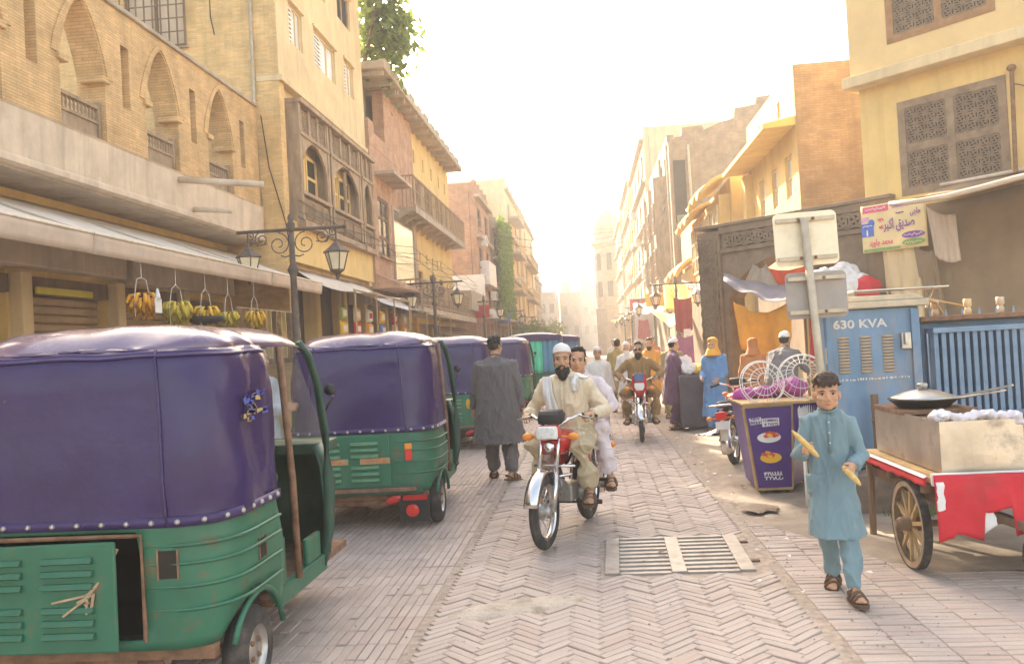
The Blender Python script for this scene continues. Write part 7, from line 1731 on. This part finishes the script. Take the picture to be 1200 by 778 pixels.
    if eyes:
        for q in (-1, 1):
            e = MB(); e.ell(hmx((q * .0315, .0765, .003)), (.0125 * hs, .008 * hs, .0052 * hs), hrot, 10, 6); eo = e.build('eye', m_eye, t, w=False, smooth=2)
            e = MB(); e.ell(hmx((q * .0315, .0825, .0032)), (.0068 * hs, .003 * hs, .0058 * hs), hrot, 8, 5); e.build('iris', m_iris, eo, w=False, smooth=2)
            e = MB(); e.tube([hmx((q * .014, .0915, .0235)), hmx((q * .034, .0895, .0285)), hmx((q * .055, .071, .0225))], [.0026 * hs, .0036 * hs, .0018 * hs], 6); e.build('eyebrow', hairm or m_hair, t, w=False)
            e = MB(); e.tube([hmx((q * .017, .083, .009)), hmx((q * .0315, .0885, .0125)), hmx((q * .046, .078, .009))], [.0022 * hs] * 3, 5); e.build('eyelash', m_hair, t, w=False)
        e = MB(); e.tube([hmx((-.021, .0805, -.0685)), hmx((0, .0925, -.0675)), hmx((.021, .0805, -.0685))], [.002 * hs, .0056 * hs, .002 * hs], 6); e.build('mouth', m_lip, t, w=False, smooth=2)
    hm = hairm or m_hair
    hd = lambda a: (lambda c: a * (noise.noise(c * 55) + .7 * noise.noise(V3((c.x * 120, c.y * 40, c.z * 60)))))
    if hair:
        h_ = MB(); E = lambda p, r: h_.ell(hmx(p), [k_ * hs for k_ in r], hrot, 16, 10)
        if cap is None or hair == 'back':
            E((0, -.028, .066), (.079, .09, .085)); E((0, -.05, .012), (.073, .06, .06))
        else: E((0, -.038, .035), (.079, .078, .06)); E((0, -.05, .0), (.074, .056, .055))
        for q in ((-1, 1) if hair != 'fringe' else ()): E((q * .0675, .014, .012), (.008, .018, .026))
        if hair == 'fringe':
            for k in range(9): x = -.055 + .0125 * k; h_.tube([hmx((x * .8, .04, .125)), hmx((x + .004, .078, .085)), hmx((x + .012, .086, .052 + .012 * math.sin(k * 2.1)))], [.014 * hs, .011 * hs, .004 * hs], 6)
            E((0, .012, .097), (.08, .07, .06)); E((0, -.02, .085), (.084, .088, .075))
        elif cap is None: E((0, .02, .105), (.068, .05, .042))
        if vox < .012 and cap is None:      # loose locks break the outline
            rh = random.Random(len(label))
            for k in range(90):
                a = rh.uniform(0, 6.283); e_ = rh.uniform(-.15, 1.4)
                d = V3((math.cos(a) * math.cos(e_), math.sin(a) * math.cos(e_), math.sin(e_)))
                if d.y > .55 and d.z < .62: continue
                p = V3((d.x * .081, -.028 + d.y * .092, .064 + d.z * .086)); tg = V3((rh.gauss(0, .5), rh.gauss(.3, .5), rh.gauss(-.5, .4))).normalized() * rh.uniform(.016, .03)
                h_.tube([hmx(p - d * .008), hmx(p + tg * .5 + d * .006), hmx(p + tg + d * .004)], [.008 * hs, .0065 * hs, .003 * hs], 5)
        fused(h_, 'hair', hm, t, .006 if vox < .012 else .012, hd(.004), 1)
    if beard:
        h_ = MB(); E = lambda p, r: h_.ell(hmx(p), [k_ * hs for k_ in r], hrot, 14, 9); L = beard
        E((0, .062, -.105 - .02 * L), (.047, .034, .04 + .035 * L))
        for q in (-1, 1): E((q * .042, .04, -.082 - .01 * L), (.022, .032, .036 + .015 * L)); E((q * .062, .016, -.03), (.008, .018, .04)); h_.tube([hmx((q * .002, .1, -.05)), hmx((q * .02, .092, -.054)), hmx((q * .036, .074, -.076))], [.006 * hs, .007 * hs, .008 * hs], 6)
        fused(h_, 'beard', hm, t, .006 if vox < .012 else .012, hd(.005), 1)
    if cap is not None:
        k_ = MB(); rows = []
        for z, r in ((.056, .95), (.066, .965), (.088, .94), (.11, .84), (.127, .62), (.135, .32)): rows.append([hmx((.083 * r * math.cos(a), -.012 + .1 * r * math.sin(a), z - .014 * math.sin(a) * -1)) for a in [2 * math.pi * j / 24 for j in range(24)]])
        k_.rings(rows); k_.build('cap', cap, t, w=False, smooth=2)
        k_ = MB(); k_.tube([hmx((.081 * math.cos(a), -.012 + .097 * math.sin(a), .06 + .014 * math.sin(a))) for a in [2 * math.pi * j / 24 for j in range(25)]], .005 * hs, 5); k_.build('cap_band', cap, t, w=False, smooth=2)
    if glasses:
        k_ = MB()
        for q in (-1, 1): k_.ell(hmx((q * .033, .094, .0)), (.027 * hs, .006 * hs, .021 * hs), hrot, 12, 7); k_.tube([hmx((q * .058, .085, .006)), hmx((q * .078, .0, .008))], .003 * hs, 5)
        k_.tube([hmx((-.01, .1, .004)), hmx((.01, .1, .004))], .003 * hs, 5); k_.build('sunglasses', m_black, t, w=False, smooth=2)
    # ---- tunic
    cm = cloth or m_whcl; lm = legc or cm; g = MB()
    trunk = [(.535, .066, .058), (.512, .105, .07), (.478, .16, .088), (.43, .188 * bulk, .108 * bulk), (.36, .186 * bulk, .122 * bulk), (.26, .18 * bulk, .127 * bulk), (.14, .185 * bulk, .133 * bulk), (.0, .19 * bulk, .138 * bulk), (-.07, .19 * bulk, .14 * bulk)]
    g.rings([ring(hip + lr @ V3((0, .0, z * s)), rx * s, ry * s, tr, 20, .85) for z, rx, ry in trunk[::-1]])
    if not seated:
        zh = hem * s; rows = []
        for f in (0, .12, .4, .7, 1):
            z = hip.z + .06 * s + (zh - hip.z - .06 * s) * f; mid = V3(((an[-1].x + an[1].x) / 2, (an[-1].y + an[1].y) / 2, 0)) * (.42 * f) + V3((hip.x, hip.y, 0)) * (1 - .42 * f)
            spread_y = abs(an[-1].y - an[1].y) * .24 * f; spread_x = abs(an[-1].x - an[1].x) * .1 * f
            rows.append(ring(V3((mid.x, mid.y, z)), (.188 * bulk + .05 * f) * s + spread_x, (.138 * bulk + .035 * f) * s + spread_y, tw, 20, .85))
        g.rings(rows)
    else:
        for q in (-1, 1):
            e = hp[q] + (kn[q] - hp[q]) * .78
            g.tube([hp[q] + V3((0, -.03, .01)), hp[q] + (kn[q] - hp[q]) * .4 + V3((0, 0, .01)), e], [.135 * s, .115 * s, .095 * s], 14, flat=.85)
        g.ell(hip + V3((0, .1, -.02)), (.17 * s, .14 * s, .09 * s), n=14, m=8)
    for q in (-1, 1):
        e2 = el[q] + (wr[q] - el[q]) * (.95 * sleeve) if sleeve > .5 else el[q] + (wr[q] - el[q]) * .1
        g.tube([sh[q] + (V3((0, 0, .46 * s)) + hip - sh[q]) * .3 * 0 + tr @ V3((-q * .06 * s, 0, .012 * s)), sh[q], sh[q] + (el[q] - sh[q]) * .5, el[q], el[q] + (e2 - el[q]) * .5, e2], [.055 * s, .066 * s * bulk ** .5, .062 * s * bulk ** .5, .056 * s, .05 * s, .045 * s], 12)
    amp = .015 * s
    zcut = hem * s + .06 if not seated else -9
    fused(g, 'tunic', cm, t, vox, fold(len(label) + H * 3, amp, 20, 4.5), 3, (lambda c, n: c.z < zcut and n.z < -.45) if not seated else None)
    # collar, placket, buttons
    k_ = MB(); cn = neck + lr @ V3((0, .012, .0)) * s; k_.tube([cn + lr @ V3((.066 * math.cos(a) * s, .062 * math.sin(a) * s, (.012 - .022 * math.sin(a)) * s)) for a in [2 * math.pi * j / 20 for j in range(21)]], .012 * s, 6); k_.build('collar', cm, t, w=False, smooth=2)
    if vox < .012:
        k_ = MB(); pts = [hip + lr @ V3((0, y * s * bulk, z * s)) for z, y in ((.51, .078), (.478, .094), (.43, .114), (.36, .13), (.2, .138))]; k_.tube(pts, .014 * s, 6, flat=.4, up=V3((0, 1, 0))); pk_ = k_.build('placket', cm, t, w=False, smooth=2)
        k_ = MB()
        for z, y in ((.44, .122), (.36, .14), (.28, .147)): k_.ell(hip + lr @ V3((0, y * s * bulk, z * s)), (.006 * s, .004 * s, .006 * s), n=8, m=5)
        k_.build('button', m_white, t, w=False)
    # ---- trousers
    g = MB()
    for q in (-1, 1):
        cuff = an[q] + (kn[q] - an[q]) * (.12 if seated else .02)
        g.tube([hp[q] + V3((0, 0, .03)), hp[q] + (kn[q] - hp[q]) * .5, kn[q], kn[q] + (cuff - kn[q]) * .55 , cuff + (kn[q] - an[q]) * .06, cuff], [.115 * s, .108 * s * trk, .094 * s * trk, .082 * s * trk, .074 * s * trk, .066 * s * trk], 14)
    g.ell(hip + V3((0, 0, -.03)), (.17 * s, .125 * s, .12 * s), n=14, m=8)
    za = max(an[-1].z, an[1].z) + .1 * s
    fused(g, 'trousers', lm, t, vox * 1.1, fold(len(label) * 1.7 + 3, .02 * s, 15, 6), 3, lambda c, n: c.z < za and n.z < -.6)
    for q in (-1, 1): sandal(t, an[q] + V3((0, 0, .006 if H < 1.4 else 0)), V3(fd[q]), s * (1.14 if H < 1.4 else 1.05), shoe=shoe)
    if vest:
        g = MB(); g.rings([ring(hip + lr @ V3((0, .0, z * s)), rx * s, ry * s, tr, 20, .85) for z, rx, ry in ((.0, .207, .155), (.14, .2, .15), (.28, .207, .147), (.4, .214, .138), (.47, .19, .115), (.5, .14, .09))]); fused(g, 'waistcoat', vest, t, vox, fold(4, .006, 14, 4), 3)
    if scarf:
        sm, kind = scarf; k_ = MB()
        if kind == 'rider':   # over the shoulders, one long end down the chest
            def sc(u, v):
                a = R(-100 + 200 * u); w_ = (v - .5) * .12 * s
                return hip + tr @ V3(((.13 + .02 * math.sin(u * 20)) * math.sin(a) * s, (-.075 + .0) * s * math.cos(a) + .0, (.525 - .02 * abs(math.sin(a))) * s)) + tr @ V3((math.sin(a) * w_, -math.cos(a) * w_, -.02 * abs(w_) * 10))
            k_.grid(sc, 30, 6)
            def end(u, v): return hip + tr @ V3(((.13 - .05 * v + (u - .5) * (.075 + .05 * v) + .008 * math.sin(u * 14 + v * 5)) * s, (.07 + .075 * min(1, v * 3) + .012 * math.sin(u * 12)) * s, (.53 - .4 * v) * s))
            k_.grid(end, 12, 16)
            def end2(u, v): return hip + tr @ V3(((-.125 + (u - .5) * .05 + .006 * math.sin(u * 14)) * s, (.06 + .07 * min(1, v * 3)) * s, (.53 - .12 * v) * s))
            k_.grid(end2, 6, 8)
        else:                 # draped over head and shoulders
            def sc(u, v):
                a = 2 * math.pi * u; w_ = .92 if v < .55 else .92 + (v - .55) * 1.3; z = .15 - .34 * v
                return hmx((.1 * w_ * math.cos(a) * (1 if v > .1 else .3 + 7 * v), -.02 + .115 * w_ * math.sin(a) * (1 if v > .1 else .3 + 7 * v), z)) if not (math.sin(a) > .55 and .18 < v < .62) else hmx((.09 * math.cos(a), .02, z))
            k_.grid(sc, 32, 14)
        k_.build('scarf', sm, t, w=False, smooth=2, solid=.008)
    return t
def cl(name, c, **k): return mat('cloth_' + name, c, .12, 5, .88, .35, 7, sheen=.1, stretch=(1, 1, .4), **k)
c_cream = cl('cream', (.66, .545, .39)); c_lilac = cl('pale_lilac', (.68, .59, .62)); c_char = cl('charcoal', (.125, .11, .108)); c_teal = cl('teal_blue', (.175, .265, .3)); c_khaki = cl('khaki', (.5, .405, .26))
c_brown = cl('brown', (.27, .16, .06)); c_olive = cl('olive', (.33, .27, .12)); c_purp = cl('plum', (.15, .07, .12)); c_blue = cl('sky_blue', (.13, .27, .5)); c_orange = cl('saffron', (.6, .3, .06)); c_white = cl('white', (.7, .66, .62)); c_grey = cl('grey', (.17, .15, .15)); c_rust = cl('rust', (.5, .2, .07))
RZ = R(180 - 16.5)
# rider and passenger on the red motorcycle (metres, same local frame as the machine)
rider = person('bearded rider in cream tunic, white cap and white scarf on the red motorcycle', (-.245, 7.1, 0), RZ, 1.74, hip=(0, -.2, .83), lean=12, seated=True, hands={-1: (-.28, .1, 1.03), 1: (.28, .1, 1.03)}, poles={-1: (-.7, -.5, -.9), 1: (.7, -.5, -.9)},
    feet={-1: (-.2, .0, .36), 1: (.2, .0, .36)}, knees={-1: (-.2, 1, .6), 1: (.2, 1, .6)}, fd={-1: (-.2, 1, -.12), 1: (.2, 1, -.12)}, head=(14, -2), cloth=c_cream, legc=c_khaki, skin=m_skin2, cap=m_whcl, hair='short', beard=.7, scarf=(m_whcl, 'rider'), curl=48, handn={-1: (.1, .15, -1), 1: (-.1, .15, -1)}, bulk=1.06, size=.96)
person('clean-shaven passenger in pale lilac tunic sitting behind the bearded rider', (-.245, 7.1, 0), RZ, 1.68, hip=(-.0, -.6, .83), lean=6, seated=True, hands={-1: (-.2, -.28, .98), 1: (.16, -.28, .98)}, poles={-1: (-1, -.5, -.3), 1: (1, -.5, -.3)},
    feet={-1: (-.3, -.34, .44), 1: (.3, -.34, .44)}, knees={-1: (-.4, 1, .4), 1: (.4, 1, .4)}, fd={-1: (-.3, 1, -.1), 1: (.3, 1, -.1)}, head=(12, -2), cloth=c_lilac, legc=c_lilac, skin=m_skin, curl=25, handn={-1: (.3, 0, -1), 1: (-.3, 0, -1)}, size=.95)
# boy with corn
person('boy in teal blue tunic and trousers walking with a pale corn cob in each hand', (1.385, 5.22, 0), R(168), 1.27, hip=(0, 0, .93), lean=1, hands={1: (.2, .26, 1.17), -1: (-.15, .26, 1.04)}, poles={1: (.35, -.6, -.9), -1: (-.5, -.7, -.8)},
    feet={-1: (-.11, .27, .085), 1: (.02, -.2, .11)}, fd={-1: (-.25, 1, .05), 1: (.2, 1, -.3)}, bulk=.8, trk=.78, head=(2, 0), cloth=c_teal, legc=c_teal, skin=m_skin, hair='fringe', hairm=m_hair2, curl={1: 62, -1: 58}, handn={1: (-.8, .2, -.2), -1: (.8, .2, -.2)}, vox=.0075, hem=.48)
# man in charcoal walking away
person('man in long charcoal tunic walking away between the rickshaws', (-1.12, 10.05, 0), R(-6), 1.68, hip=(0, 0, .93), lean=2, hands={-1: (-.32, .06, .8), 1: (.31, .02, .84)}, poles={-1: (-.5, -1, 0), 1: (.5, -1, 0)}, feet={-1: (-.12, .16, .085), 1: (.16, -.12, .1)}, fd={-1: (-.2, 1, 0), 1: (.7, 1, -.15)},
    head=(-22, 2), cloth=c_char, legc=c_char, bulk=1.28, hem=.44, shoe=False)
# second motorcyclist
R2 = R(180 - 4)
person('bearded rider in brown wearing dark glasses on the second motorcycle', (.76, 13.6, 0), R2, 1.7, hip=(0, -.2, .85), lean=4, seated=True, hands={-1: (-.28, .1, 1.03), 1: (.28, .1, 1.03)}, poles={-1: (-1, -.5, -.5), 1: (1, -.5, -.5)},
    feet={-1: (-.22, .0, .36), 1: (.22, .0, .36)}, knees={-1: (-.45, 1, .6), 1: (.45, 1, .6)}, fd={-1: (-.2, 1, -.12), 1: (.2, 1, -.12)}, head=(0, 0), cloth=c_brown, legc=c_brown, beard=.8, vox=.014, glasses=True, curl=48, handn={-1: (.1, .15, -1), 1: (-.1, .15, -1)}, bulk=1.1, size=.93)
bgd = dict(vox=.014, hk=.925)
stand = lambda dx=.1, dy=0: {-1: (-dx, dy, .085), 1: (dx, -dy, .085)}
person('man in olive tunic standing with hands low beyond the second motorcycle', (1.6, 16.9, 0), R(175), 1.66, hands={-1: (-.24, .1, .86), 1: (.24, .1, .86)}, feet=stand(.14), cloth=c_olive, legc=c_olive, **bgd)
person('man in plum tunic and white cap standing side-on at the covered barrow', (1.38, 14.75, 0), R(-75), 1.66, hands={-1: (-.12, .36, 1.02), 1: (.12, .36, 1.02)}, feet=stand(.1, .06), cloth=c_purp, legc=c_purp, cap=m_whcl, lean=4, **bgd)
person('woman in sky blue dress and orange scarf by the stone gate', (1.98, 13.95, 0), R(150), 1.62, hands={-1: (-.16, .22, .98), 1: (.16, .22, 1.0)}, cloth=c_blue, legc=c_blue, hair=None, scarf=(m_orcl, 'head'), hem=.3, **bgd)
person('man in olive green tunic walking away behind the passenger', (.6, 18.6, 0), R(5), 1.7, feet=stand(.1, .15), cloth=c_olive, legc=c_olive, **bgd)
person('white-bearded man in white cap left of the second motorcyclist', (.75, 17.4, 0), R(172), 1.62, cloth=c_white, legc=c_white, cap=m_whcl, beard=.5, hairm=m_whcl, **bgd)
person('man with saffron shawl right of the second motorcyclist', (1.25, 18.0, 0), R(170), 1.68, cloth=c_orange, legc=c_khaki, beard=.3, **bgd)
person('man in pale tunic half hidden behind the saffron shawl', (1.1, 20.2, 0), R(175), 1.64, cloth=c_white, legc=c_grey, **bgd)
person('man in white cap far behind the motorcycle passenger', (.13, 14.2, 0), R(178), 1.58, cloth=c_white, legc=c_white, cap=m_whcl, **bgd)
person('far man in rust tunic deep in the street', (1.9, 26, 0), R(170), 1.7, cloth=c_rust, legc=c_khaki, vox=.018, hk=.925)
person('far man in grey tunic deep in the street', (1.35, 29, 0), R(175), 1.7, cloth=c_grey, legc=c_grey, vox=.018, hk=.925)
person('far man in white tunic deep in the street', (.9, 32, 0), R(178), 1.7, cloth=c_white, legc=c_white, vox=.018, hk=.925)
person('far woman in red shawl deep in the street', (2.2, 30, 0), R(160), 1.6, cloth=m_redcl, legc=c_purp, hair=None, scarf=(m_redcl, 'head'), vox=.018, hk=.925)
# inside the gate
person('man in grey tunic and white cap bent over the stall, back to the street', (2.74, 12.7, 0), R(-35), 1.66, hip=(0, 0, .86), lean=24, hands={-1: (-.22, .55, .98), 1: (.22, .55, .98)}, cloth=c_grey, legc=c_grey, cap=m_whcl, bulk=1.25, vox=.013)
person('customer in saffron cloth at the left of the arch stall', (2.63, 14.2, 0), R(-25), 1.58, cloth=c_rust, legc=c_rust, lean=8, hair=None, scarf=(c_rust, 'head'), **bgd)
person('seated trader in khaki in the shade of the stall', (3.2, 14.3, 0), R(150), 1.55, cloth=c_khaki, legc=c_khaki, **bgd)
# beside the rickshaws
person('man in pale tunic with folded arms seen through the nearest rickshaw cabin', (-2.95, 7.35, 0), R(-115), 1.68, hands={-1: (.1, .22, 1.17), 1: (-.1, .24, 1.14)}, poles={-1: (-1, -.2, -.8), 1: (1, -.2, -.8)}, cloth=cl('pale_blue', (.52, .56, .6)), legc=c_white, vox=.011)
person('dark-haired person in a red shawl at the right edge behind the food cart', (3.47, 6.75, 0), R(100), 1.6, hands={-1: (-.16, .08, .84), 1: (.16, .08, .84)}, cloth=c_rust, legc=c_grey, scarf=None, vox=.011)
# things held
def held(name, label, cat, a, b, r, m, kern=True):
    t = thing(name, label, cat, (0, 0, 0)); a, b = V3(a), V3(b); q = MB(); n = 9
    q.tube([a + (b - a) * k / n for k in range(n + 1)], [r * x for x in (.5, .8, .95, 1, 1, 1, .95, .85, .6, .3)], 12); q.build('cob', m, t, smooth=2); return t
BOY = Matrix.Translation((1.385, 5.22, 0)) @ Matrix.Rotation(R(168), 4, 'Z'); bs = 1.27 / 1.7
def bl(x, y, z): return BOY @ V3((x * bs, y * bs, z * bs))
held('corn_cob', 'long pale corn cob raised in the hand by the purple stall', 'corn cob', bl(.1, .32, 1.13), bl(.28, .39, 1.34), .0175, m_corn)
held('corn_cob', 'short pale corn cob held low in the hand by the handcart', 'corn cob', bl(-.07, .33, 1.06), bl(-.185, .37, .92), .018, m_corn)
# a yellow paper in the walking man's hand
t = thing('yellow_wrapper', 'small yellow wrapper in the left hand of the man in charcoal', 'wrapper', (-1.47, 10.1, .86)); q = MB(); q.ell((-1.475, 10.13, .9), (.03, .02, .06)); q.build('paper', m_yecl, t, smooth=2)

# ================================================================== haze
hz = MB(); hz.box((-155, -45, -1.05), (155, 265, 20)); ho = hz.build('haze', [], None, kind='stuff', label='dusty sunlit haze filling the street')
hm = bpy.data.materials.new('haze'); hm.use_nodes = True; nt = hm.node_tree; nt.nodes.clear()
out = nt.nodes.new('ShaderNodeOutputMaterial'); pv = nt.nodes.new('ShaderNodeVolumePrincipled'); nt.links.new(pv.outputs[0], out.inputs['Volume'])
pv.inputs['Color'].default_value = (1, .97, .94, 1); pv.inputs['Density'].default_value = .0038; pv.inputs['Anisotropy'].default_value = .0
ho.data.materials.append(hm)
